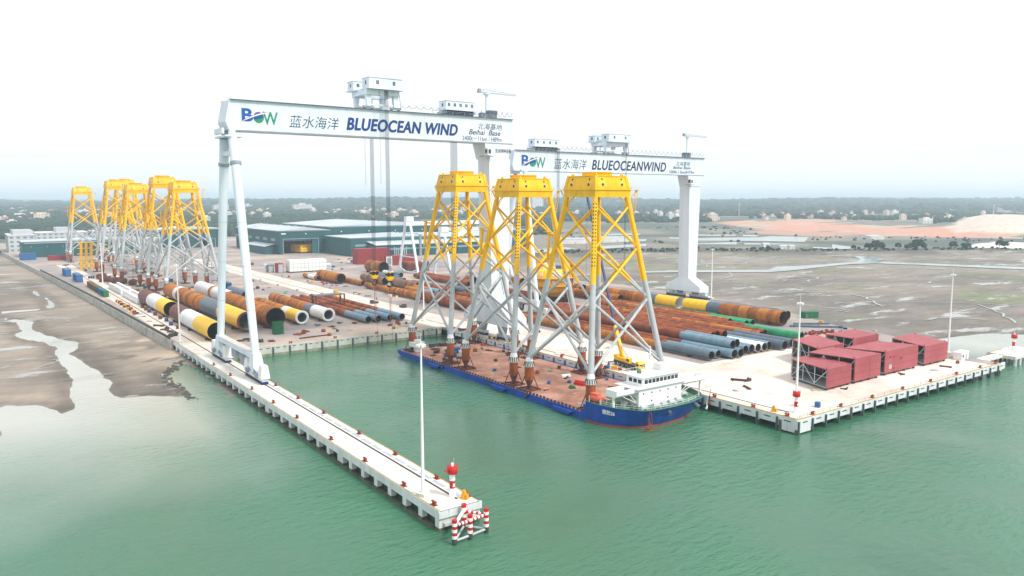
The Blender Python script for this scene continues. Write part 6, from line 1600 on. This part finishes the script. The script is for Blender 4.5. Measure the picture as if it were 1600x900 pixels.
# small things along the runway edges
for i, (x, y) in enumerate(((191,600),(191,560),(191,520),(191,480),(191,440),(215.5,620),(215.5,560),(215.5,520),(215.5,480),(215.5,445),(191,640),(191,690))):
    tag(MB().box(-0.6,0.6,-0.6,0.6,0,1.2).box(-0.5,0.5,-0.66,-0.6,0.3,0.9,1).build('power_box', [M['blue_dark'], M['white_paint']], None, (x,y,0.01)), 'small blue socket box, %s along the %s edge of the runway' % (ORD[(0,1,2,3,4,0,1,2,3,4,5,6)[i]], 'pier side' if x < 200 else 'hall side'), 'box', 'socket boxes along the runway')
for i, (x, y, mt, lb) in enumerate(((206,430,'steel_dark','dark forklift sized load on the runway between the pipe fields'),(188,620,'rust_dark','flat rusty frame on the yard before the runway'),(184,600,'rust_dark','second flat rusty frame on the yard before the runway'),(212,404,'steel_dark','small dark load on the runway near the orange pipes'))):
    tag(MB().box(-2.4,2.4,-1.4,1.4,0.3,1.2).box(-2.4,-0.6,-1.2,1.2,1.2,2.2).cyl((-1.6,-1.5,0.45),(-1.6,1.5,0.45),0.45,n=10).cyl((1.6,-1.5,0.45),(1.6,1.5,0.45),0.45,n=10).build('load_trolley', M[mt], None, (x,y,0.01), 0.5*i), lb, 'trolley')
# gear lying on the barge deck
for i, (x, y, w, d, h, mt, lb) in enumerate(((164.5,184.5,2.2,2.6,0.5,'green_cover','folded green sheet lying on the barge deck'),(166.8,186.5,3.2,1.4,0.9,'black','row of dark drums on the barge deck'),(172.5,203,2.4,1.8,1.0,'green_net','green net bundle on the barge deck'),(178,205,4.2,2.2,1.6,'signal_red','red pump set on the barge deck'),(170,213,1.2,1.2,1.2,'blue_box','blue drum box on the middle of the barge deck'),(182,218,3.6,1.8,1.0,'white_paint','white bundle on the barge deck by the quay side'),(160,178.6,3.0,1.6,0.7,'white_plain','white cylinder on the barge deck beside the lifeboat'))):
    m_ = MB().box(-w/2,w/2,-d/2,d/2,0,h*0.6).cyl((-w/2,0,h*0.6),(w/2,0,h*0.6),h*0.4,n=10).box(-w/3,w/3,-d/2-0.1,d/2+0.1,0,h*0.3)
    tag(m_.build('deck_gear', M[mt], None, (x,y,BD+0.01), 0.6*i), lb, 'gear')

# ================================================================ loose gear lying about
crn = random.Random(23)
def small(kind, mt):
    m_ = MB()
    if kind == 0:
        for j in range(5): m_.beam((-1.6,-0.6+j*0.3,0.12),(1.6,-0.6+j*0.3+crn.uniform(-0.1,0.1),0.12),0.22)
        m_.box(-1.2,-0.9,-0.8,0.8,0.23,0.38)
    elif kind == 1: m_.box(-0.9,0.9,-0.6,0.6,0,1.0).box(-0.95,0.95,-0.65,0.65,1.0,1.1).cyl((-0.5,-0.65,0.5),(0.5,-0.65,0.5),0.2,n=8)
    elif kind == 2: m_.cyl((-0.5,0,0.6),(0.5,0,0.6),0.6,n=14).cyl((-0.55,0,0.6),(-0.5,0,0.6),0.85,n=14).cyl((0.5,0,0.6),(0.55,0,0.6),0.85,n=14)
    elif kind == 3:
        for k in range(3): m_.lathe([(0.0,0),(0.32,0),(0.32,0.9),(0,0.9)],12,0,(k*0.7-0.7,0.1*k,0))
    elif kind == 4: m_.beam((-2.6,0,0.4),(2.6,0,0.4),0.5,0.6).beam((-1.8,-1.2,0.1),(-1.8,1.2,0.1),0.25).beam((1.8,-1.2,0.1),(1.8,1.2,0.1),0.25)
    else:
        m_.box(-1.6,1.6,-1.1,1.1,0,0.1).box(-1.4,1.4,-0.9,0.9,0.1,0.22).box(-0.9,0.7,-0.7,0.6,0.22,0.4)
    return m_.mesh('loose_gear', M[mt])
kinds = [(k, mt, small(k, mt)) for k, mt in ((0,'rust_dark'),(0,'seawall'),(1,'blue_box'),(1,'yellow_dull'),(1,'white_paint'),(2,'steel_dark'),(2,'rust'),(3,'blue_dark'),(3,'signal_red'),(4,'rust_dark'),(4,'slate_blue'),(5,'rust_dark'),(5,'seawall'),(5,'green_cover'))]
KN = ('timber_bundle','tool_crate','cable_drum','oil_drum_set','steel_girder','plate_pile')
KL = ('bundle of loose timbers','small tool crate','cable drum','row of three drums','short steel girder','low pile of plates')
CN = {'rust_dark':'rusty brown','seawall':'grey','blue_box':'blue','yellow_dull':'yellow','white_paint':'white','steel_dark':'dark','rust':'rust orange','blue_dark':'navy blue','signal_red':'red','slate_blue':'slate','green_cover':'green'}
def strew(n, region, where, z, pick=None, s=(0.8,1.5)):
    x0, x1, y0, y1 = region
    for _ in range(n):
        k, mt, me = crn.choice(pick or kinds)
        o = put(KN[k], me, None, (crn.uniform(x0,x1), crn.uniform(y0,y1), z), crn.uniform(0,6.28)); q = crn.uniform(*s); o.scale = (q,q,q)
        tag(o, '%s %s %s' % (CN[mt], KL[k], where), ('timber','crate','drum','drum','girder','plates')[k], 'loose gear ' + where)
rusty = [k for k in kinds if k[1] in ('rust_dark','rust','seawall','steel_dark')]
strew(26, (157.5,192.5,181,292), 'on the barge deck', BD+0.012, rusty + kinds[2:3] + kinds[13:14], (0.5,1.0))
strew(26, (159,191,255,297), 'near the barge stern', BD+0.012, rusty, (0.7,1.3))
strew(22, (196.8,199.3,180,326), 'along the quay edge beside the barge', 0.012, None, (0.7,1.2))
strew(7, (203,230,150,325), 'on the apron between barge and pipes', 0.012, rusty, (0.7,1.3))
strew(22, (96,190,336,357), 'on the paving at the basin head', 0.012, rusty)
strew(20, (150,189,470,560), 'on the paving beyond the slim piles', 0.012)
strew(20, (217,232,400,640), 'along the far side of the runway', 0.012)
strew(34, (92,160,530,640), 'under the nearer yard jackets', 0.012, None, (0.9,2.0))
strew(40, (84,150,640,900), 'under the farther yard jackets', 0.012, None, (1.0,2.6))
strew(18, (78,82,378,540), 'inside the seawall', 0.012, rusty)
strew(14, (230,300,640,760), 'on the paving before the halls', 0.012, None, (1.0,2.2))
strew(14, (310,350,640,780), 'around the red container blocks', 0.012, None, (1.0,2.4))
strew(12, (325,362,190,232), 'at the mudflat edge behind the pink boxes', 0.012, None, (0.8,1.6))
strew(10, (276,300,380,470), 'between the pipe fields', 0.012, rusty)
strew(3, (214,330,131,140), 'on the quay front', 0.012, rusty, (0.5,0.9))

# ================================================================ green halls
def at(f, u):
    """ground point f metres ahead on the bearing of a landmark u/1206 to the side"""
    lat = u/1206.0*f
    return (f*0.585+lat*0.811, f*0.811-lat*0.585)
def zg(x, y): return float(ground_z(np.array([float(x)]), np.array([float(y)]))[0])

def hall(name, label, x0, x1, y0, y1, h, peak, doors=(), mat='hall_green', trim=True, side_windows=0):
    T = thing(name, label, 'hall', ((x0+x1)/2, y0, 0.0)); ox, oy = -(x0+x1)/2, -y0
    def HB_(nm, mb, mats, par=None): return mb.build(nm, mats, par or T, (ox,oy,0) if par is None else (0,0,0))
    HB_('side_wall', MB().box(x0,x0+0.6,y0,y1,0,h), M[mat]); HB_('side_wall', MB().box(x1-0.6,x1,y0,y1,0,h), M[mat])
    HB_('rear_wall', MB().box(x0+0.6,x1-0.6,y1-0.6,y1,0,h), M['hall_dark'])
    xs = x0+0.6
    for d0, d1, dh in doors:
        if d0 > xs: HB_('front_wall', MB().box(xs,d0,y0,y0+0.6,0,h), M[mat])
        HB_('front_wall', MB().box(d0,d1,y0,y0+0.6,dh,h), M[mat])
        HB_('door_frame', MB().box(d0,d0+0.8,y0-0.15,y0+0.8,0,dh).box(d1-0.8,d1,y0-0.15,y0+0.8,0,dh).box(d0+0.8,d1-0.8,y0-0.15,y0+0.8,dh-0.8,dh), M['hall_trim'])
        HB_('door_leaf', MB().box(d1-0.9-(d1-d0)*0.16,d1-0.9,y0+0.9,y0+1.2,0,dh-0.9), M['hall_green2'])
        for k in range(5): HB_('inner_column', MB().box(d1-6.2,d1-5.6,y0+12+k*16,y0+12.8+k*16,0,h-2), M['roof_pale'])
        for k in range(3): HB_('crane_beam', MB().box(d0,d1,y0+10+k*26,y0+11.6+k*26,dh-3.4,dh-1.8), M['roof_pale'])
        xs = d1
    HB_('front_wall', MB().box(xs,x1-0.6,y0,y0+0.6,0,h), M[mat])
    xm = (x0+x1)/2
    rf = MB().add([(x0-0.8,y0-0.8,h),(xm,y0-0.8,h+peak),(x1+0.8,y0-0.8,h),(x0-0.8,y1+0.8,h),(xm,y1+0.8,h+peak),(x1+0.8,y1+0.8,h)], [(0,1,4,3),(1,2,5,4),(0,2,1),(3,4,5),(0,3,5,2)])
    RF = HB_('roof', rf, M['roof_pale'])
    for k in range(7):
        yy = y0+6+(y1-y0-12)*k/6
        MB().box(xm-1,xm+1,yy-2.4,yy+2.4,h+peak-0.1,h+peak+0.9).build('roof_vent', M['hall_trim'], RF)
    if trim:
        HB_('cladding_band', MB().box(x0-0.05,x1+0.05,y0-0.12,y0-0.01,h-1.0,h-0.4), M['hall_trim'])
        HB_('cladding_band', MB().box(x0-0.12,x0-0.01,y0,y1,h-1.0,h-0.4), M['hall_trim'])
    for k in range(side_windows):
        yy = y0+14+(y1-y0-24)*k/max(1, side_windows-1)
        HB_('window', MB().box(x0-0.1,x0-0.01,yy,yy+14,h*0.55,h*0.66), M['hall_trim'])
    return T, HB_
hallA, HA = hall('assembly_hall', 'dark green hall with a tall open door holding a yellow jacket top', 300, 362, 870, 1036, 27, 4.0, ((304,347,18),), side_windows=6)
HA('annex', MB().box(288,299.9,884,960,0,9).add([(287,883,9.0),(299.9,883,11.5),(299.9,961,11.5),(287,961,9.0)], [(0,1,2,3)], 1), [M['hall_green2'], M['roof_pale']])
HA('wall_light', MB().box(331,332.2,869.6,869.95,22.5,23.7), M['white_plain'])
HA('wall_sign', MB().box(302.5,308,869.85,869.95,23.0,24.2), M['white_paint'])
hallB, HB2 = hall('assembly_hall', 'taller dark green hall with a second wide open door', 362.4, 520, 871, 1040, 30.5, 4.5, ((366,400,18),))
for x in (376, 412, 448, 486): HB2('wall_light', MB().box(x-0.6,x+0.6,870.6,870.95,24,25.2), M['white_plain'])
hallC, HC = hall('assembly_hall', 'lower grey green hall standing in front of the tall halls', 353, 524, 792, 866, 20.5, 2.0, (), 'hall_green2')
HC('window_band', MB().box(358,392,791.85,791.98,11,13.4), M['hall_trim'])
HC('annex', MB().box(372,524,768,791.9,0,13.0).add([(371,767,13.05),(524,767,13.05),(524,791.9,16.4),(371,791.9,16.4)], [(0,1,2,3)], 1), [M['hall_green'], M['roof_pale']])
HC('window_band', MB().box(384,520,767.85,767.98,7.6,9.4), M['hall_trim'])
HC('stack_pipe', MB().cyl((424,764,0),(424,764,24),1.6,n=14), M['hall_trim'])
for i in range(7): HC('silo', MB().cyl((392+i*2.4,764.5,0),(392+i*2.4,764.5,11-i%3),0.5,n=8), M['roof_pale'])
hallD, HD = hall('assembly_hall', 'green hall seen between the yard jackets and the pier crane leg', 206, 292, 1060, 1120, 24, 3.0, ((262,280,12),), side_windows=3)
hallE, HE = hall('warehouse', 'long low dark green warehouse at the far end of the seawall', 58.5, 200, 986, 1030, 17, 2.0, (), 'hall_green', side_windows=3)
HE('roof_edge', MB().box(60,200,985.2,985.9,15.2,15.8), M['roof_pale'])
for i in range(9): HE('wall_lamp', MB().box(66+i*15,67.2+i*15,985.6,985.95,11,12), M['hall_trim'])
hallF, HF = hall('assembly_hall', 'green hall behind the second portal crane at the yard edge', 528, 640, 838, 930, 22, 3.0, (), 'hall_green2')

def block(name, label, x0, x1, y0, y1, h, storeys, nb, tower=None, mat='house_white', z=None):
    z = 0.0 if z is None else z
    T = thing(name, label, 'building', ((x0+x1)/2, y0, z)); w = (x1-x0)/2
    MB().box(-w,w,0,y1-y0,-3,h).build('wall', M[mat], T)
    rf = MB().box(-w-0.5,w+0.5,-0.5,y1-y0+0.5,h,h+0.8).build('roof', M['house_white'], T)
    if tower: MB().box(-w*tower[0],w*tower[1],4,y1-y0-4,h+0.8,h+0.8+tower[2]).build('stair_tower', M[mat], rf)
    wm = MB().box(0,1,-0.06,0.02,0,1).mesh('window', M['window_blue'])
    sh = h/storeys
    for s in range(storeys):
        for i in range(nb):
            o = put('window', wm, T, (-w+(i+0.25)*2*w/nb, 0, s*sh+sh*0.3)); o.scale = (w/nb, 1, sh*0.45)
        for i in range(max(2, int((y1-y0)/9))):
            n_ = max(2, int((y1-y0)/9)); o = put('window', wm, T, (-w, (i+0.75)*(y1-y0)/n_, s*sh+sh*0.3), -math.pi/2); o.scale = ((y1-y0)/n_*0.55, 1, sh*0.45)
    return T
block('office_block', 'white office block with grey window bands by the far seawall', 51, 78, 1089, 1150, 20, 4, 4, (0.6,0.9,5), 'house_grey')
block('office_block', 'long white block behind the low green warehouse', 88, 150, 1216, 1260, 17.5, 4, 9, (0.2,0.35,6), 'house_grey')
block('office_block', 'white block partly behind the lone far jacket', 156, 190, 1225, 1262, 18, 4, 6, (0.5,0.5,4), 'house_grey')
for f, u, w, h, lb, st, nb in ((3300,-325,82,34,'long white slab building on the far wooded rise',6,10),(3150,-452,60,34,'white building with a raised centre on the far rise',6,8),(2900,-530,30,26,'pale tower house among trees beyond the yard',6,4),(3600,-410,40,26,'pale block between trees in the far town',5,5),(3900,40,70,60,'grey tower block on the far skyline',12,6),(3500,-90,70,26,'pale long block in the far town centre',5,8)):
    x, y = at(f, u); block('town_block', lb, x-w/2, x+w/2, y, y+20, h, st, nb, (0.3,0.3,6), z=zg(x,y))

# ================================================================ far town: one house, many places
hm = []
for i, (w, d, h, rt) in enumerate(((10,9,9,0),(14,10,11,0),(9,8,7,1),(18,11,14,0),(12,9,8,1),(22,12,10,0))):
    m_ = MB().box(-w/2,w/2,-d/2,d/2,-4,h,0)
    if rt: m_.add([(-w/2-0.5,-d/2-0.5,h),(w/2+0.5,-d/2-0.5,h),(w/2+0.5,d/2+0.5,h),(-w/2-0.5,d/2+0.5,h),(-w/2,0,h+3),(w/2,0,h+3)], [(0,1,5,4),(2,3,4,5),(1,2,5),(3,0,4),(3,2,1,0)], 1)
    else: m_.box(-w/2-0.3,w/2+0.3,-d/2-0.3,d/2+0.3,h,h+0.6,0).box(-w/5,w/4,-d/4,d/4,h+0.6,h+3,0)
    for s in range(max(1, int(h/3.5))):
        for k in range(3): m_.box(-w/2+w*(k+0.3)/3,-w/2+w*(k+0.7)/3,-d/2-0.05,-d/2,1+s*3.5,2.6+s*3.5,2)
    hm.append(m_.mesh('house', [M['house_white' if i % 3 else 'house_cream'], M['roof_red'], M['window_blue']]))
rnd = random.Random(11)
spots = []
for cf, cu, sf, su, n in ((2600,-760,260,60,26),(1900,-760,160,50,12),(2500,-700,300,50,14),(2750,-560,350,90,16),(2350,-430,150,30,8),(2700,-300,300,120,26),(3000,-130,400,120,28),(2500,-60,250,80,16),(2900,-200,200,60,16),(2050,-470,120,40,6),(2700,120,250,80,20),(2300,330,200,90,18),(2700,540,300,120,16),(2100,620,120,60,6),(2600,-640,150,30,10)):
    for _ in range(n):
        f, u = rnd.gauss(cf, sf), rnd.gauss(cu, su)
        if f < 1350: continue
        spots.append(at(f, u))
spots = spots[:240]; HOUSES = list(spots)
for x, y in spots:
    o = put('house', rnd.choice(hm), None, (x, y, zg(x, y)), rnd.uniform(-0.5, 0.5)); s = rnd.uniform(0.8, 1.5); o.scale = (s, s, s*rnd.uniform(0.8,1.3))
    tag(o, 'small pale house among the trees of the far town', 'house', 'houses of the far town')

# ================================================================ far woods: one mass
ico = []
t_ = (1+5**0.5)/2
IV = np.array([(-1,t_,0),(1,t_,0),(-1,-t_,0),(1,-t_,0),(0,-1,t_),(0,1,t_),(0,-1,-t_),(0,1,-t_),(t_,0,-1),(t_,0,1),(-t_,0,-1),(-t_,0,1)])/math.sqrt(1+t_*t_)
IF = np.array([(0,11,5),(0,5,1),(0,1,7),(0,7,10),(0,10,11),(1,5,9),(5,11,4),(11,10,2),(10,7,6),(7,1,8),(3,9,4),(3,4,2),(3,2,6),(3,6,8),(3,8,9),(4,9,5),(2,4,11),(6,2,10),(8,6,7),(9,8,1)])
def clumps(name, pts, kind, mat='tree', seed=1, parent=None, loc=(0,0,0)):
    """pts: x, y, z, radius, height factor"""
    rg = np.random.default_rng(seed); P_ = np.array(pts); n = len(P_)
    V = IV[None]*(1+rg.uniform(-0.32,0.32,(n,12,1)))*np.stack([P_[:,3],P_[:,3],P_[:,3]*P_[:,4]],1)[:,None,:] + P_[:,None,:3]
    F = (IF[None]+12*np.arange(n)[:,None,None]).reshape(-1,3)
    me = bpy.data.meshes.new(name); me.vertices.add(n*12); me.vertices.foreach_set('co', V.astype(np.float32).ravel())
    me.loops.add(F.size); me.loops.foreach_set('vertex_index', F.astype(np.int32).ravel())
    me.polygons.add(len(F)); me.polygons.foreach_set('loop_start', np.arange(0,F.size,3,dtype=np.int32)); me.polygons.foreach_set('loop_total', np.full(len(F),3,np.int32))
    me.update(); me.materials.append(M[mat])
    o = put(name, me, parent, loc)
    if kind: o['kind'] = kind
    return o
rg = np.random.default_rng(3)
pts = []
def scatter(f0, f1, u0, u1, n, r0, r1, hf, dens, seed):
    f = np.sqrt(rg.uniform(f0*f0, f1*f1, n)); u = rg.uniform(u0, u1, n)
    lat = u/1206*f; x = f*0.585+lat*0.811; y = f*0.811-lat*0.585
    ok = fbm(x, y, 260, seed) > dens
    for pl in (YARD, RED, MOUND, WHITEGROUND, RED2): ok &= poly_dist(x, y, pl) > 8
    for pl in PONDS: ok &= poly_dist(x, y, pl) > 6
    hx = np.array([p[0] for p in HOUSES]); hy = np.array([p[1] for p in HOUSES])
    x, y = x[ok], y[ok]; keep = np.ones(len(x), bool)
    fh = hx*0.585+hy*0.811; lh = hx*0.811-hy*0.585; fp = x*0.585+y*0.811; lp = x*0.811-y*0.585
    for a_, b_ in zip(fh, lh): keep &= ~((np.abs(lp-b_) < 13) & (fp > a_-70) & (fp < a_+14))   # gardens and lanes before each house
    x, y = x[keep], y[keep]; z = ground_z(x, y); r = rg.uniform(r0, r1, len(x))
    for a in zip(x, y, z+r*hf*0.55, r, np.full(len(x), hf)): pts.append(a)
scatter(1240, 2100, -860, 60, 11000, 4.5, 8.5, 1.1, 0.36, 5)
scatter(2100, 3400, -880, 200, 12000, 8, 14, 0.9, 0.40, 6)
scatter(3400, 6500, -900, 900, 9000, 18, 34, 0.55, 0.42, 7)
scatter(1750, 3400, 150, 880, 7000, 6, 11, 0.9, 0.53, 8)
scatter(1060, 1750, -60, 900, 900, 1.4, 3.2, 0.7, 0.56, 9)
tag(clumps('forest', pts, 'stuff'), kind='stuff')
# shrubs along the dike
pts2 = []
for i in range(len(DIKE)//2 - 1):
    (x0,y0),(x1,y1) = DIKE[i], DIKE[i+1]
    (xb,yb_) = DIKE[len(DIKE)-1-i]
    for k in range(46):
        q = rg.uniform(0,1); w_ = rg.uniform(0.2,0.9); x = x0+(x1-x0)*q; y = y0+(y1-y0)*q
        x += (xb-x0)*w_; y += (yb_-y0)*w_; r = rg.uniform(1.0,2.6)
        pts2.append((x, y, zg(x,y)+r*0.5, r, 0.8))
tag(clumps('shrubbery', pts2, 'stuff', seed=4), kind='stuff')

# ================================================================ single trees on the dike
def tree_proto(seed, h, w):
    rg2 = random.Random(seed); c = []
    for _ in range(90):
        a = rg2.uniform(0, 6.28); e = rg2.uniform(-0.6, 1.0); q = rg2.uniform(0.35, 1.0)**0.6
        x = w*q*math.cos(a)*math.sqrt(max(0.05, 1-e*e*0.8)); y = w*q*math.sin(a)*math.sqrt(max(0.05,1-e*e*0.8)); z = h*0.62+h*0.36*e
        r = rg2.uniform(0.09, 0.19)*w*1.5; c.append((x, y, z, r, 0.75))
    return c
trees = []
spots = [(970,(1368-800),13),(978,(1376-800),10),(975,(1358-800),9),(985,(1404-800),9),(990,(1434-800),13),(986,(1426-800),9),(992,(1444-800),8),(1000,(1490-800),10),(985,(1510-800),9),(1010,(1562-800),11),(1008,(1570-800),10),(985,(1419-800),7),(980,(1200-800),6),(985,(1334-800),6)]
wh_ = ('beside the pale track','next to the tallest dike tree','at the pond corner','in the gap of the tree line','tallest in the middle of the tree line','under the tallest dike tree','at the end of the tree line','by the pale field edge','alone before the pale field','in the pair on the pale field','in the pair on the pale field, farther one','short one in the tree line','by the small white sheds','by the narrow ponds')
for i, (f, u, h) in enumerate(spots):
    x, y = at(f, u); z = zg(x, y)
    t = thing('dike_tree', 'dark green tree on the mudflat dike ' + wh_[i], 'tree', (x, y, z), i*0.7, 'trees on the dike')
    MB().cyl((0,0,-0.5),(0.1,0,h*0.5),h*0.03,h*0.018,7).cyl((0,0,h*0.3),(h*0.2,0.1,h*0.6),h*0.014,h*0.008,6).cyl((0,0,h*0.36),(-h*0.18,0.2,h*0.62),h*0.014,h*0.008,6).build('trunk', M['trunk'], t)
    clumps('crown', tree_proto(i+3, h, h*(0.42+0.1*(i%3))), None, seed=i, parent=t)
# tank, masts and sheds far off
x, y = at(2150, 257)
tk = thing('storage_sphere', 'white spherical tank beyond the ponds', 'tank', (x, y, zg(x,y)))
MB().lathe([(0.01,0)]+[(8*math.sin(a),10-8*math.cos(a)) for a in np.linspace(0.15,3.1,14)]+[(0.01,18)],20).build('sphere', M['house_white'], tk)
for k in range(8): MB().cyl((6.5*math.cos(k*0.785),6.5*math.sin(k*0.785),-1),(6.5*math.cos(k*0.785),6.5*math.sin(k*0.785),8),0.4,n=6).build('leg', M['house_white'], tk)
for f, u, h, lb in ((2600, 353, 46, 'thin white mast on the far plain beyond the red soil'), (1900, 749, 34, 'thin white mast standing behind the sand mound')):
    x, y = at(f, u); t = thing('radio_mast', lb, 'mast', (x, y, zg(x,y)))
    MB().cyl((0,0,-1),(0,0,h),1.0,0.5,8).build('pole', M['house_white'], t); MB().box(-1.6,1.6,-1.6,1.6,h*0.9,h*0.94).build('platform', M['house_white'], t)
for i, (f, u, w, d, h, lb) in enumerate(((1010,424,14,6,4,'white shed on the pond bank'),(1040,396,10,6,4,'small white shed by the ponds'),(1000,436,8,6,4,'small white shed next to the pond bank shed'),(1240,560,26,30,5,'pale concrete pad building beside the red soil'),(1120,95,60,20,7,'long pale greenhouse behind the barge jackets'),(1180,160,50,20,6,'second pale greenhouse behind the barge jackets'))):
    x, y = at(f, u); t = thing('shed', lb, 'shed', (x, y, zg(x,y)), -0.3)
    MB().box(-w/2,w/2,-d/2,d/2,-1,h).build('wall', M['house_white'], t)
    MB().add([(-w/2-0.4,-d/2-0.4,h),(w/2+0.4,-d/2-0.4,h),(w/2+0.4,d/2+0.4,h),(-w/2-0.4,d/2+0.4,h),(-w/2,0,h+1.6),(w/2,0,h+1.6)], [(0,1,5,4),(2,3,4,5),(1,2,5),(3,0,4),(3,2,1,0)]).build('roof', M['roof_pale'], t)
    MB().box(-1,1,-d/2-0.1,-d/2,0,2.4).build('door', M['panel_grey'], t)

# ================================================================ haze
hz = MB().box(-46000, 46000, -46000, 47000, -10.5, 150)
hme = hz.mesh('haze', [])
hmt = bpy.data.materials.new('haze'); hmt.use_nodes = True
hn = hmt.node_tree; hn.nodes.clear()
ho = hn.nodes.new('ShaderNodeOutputMaterial'); hv_ = hn.nodes.new('ShaderNodeVolumePrincipled')
hv_.inputs['Color'].default_value = (0.70, 0.87, 1.0, 1); hv_.inputs['Density'].default_value = 0.00014; hv_.inputs['Anisotropy'].default_value = 0.0
hn.links.new(hv_.outputs[0], ho.inputs['Volume'])
hme.materials.append(hmt)
tag(put('haze', hme), kind='stuff')
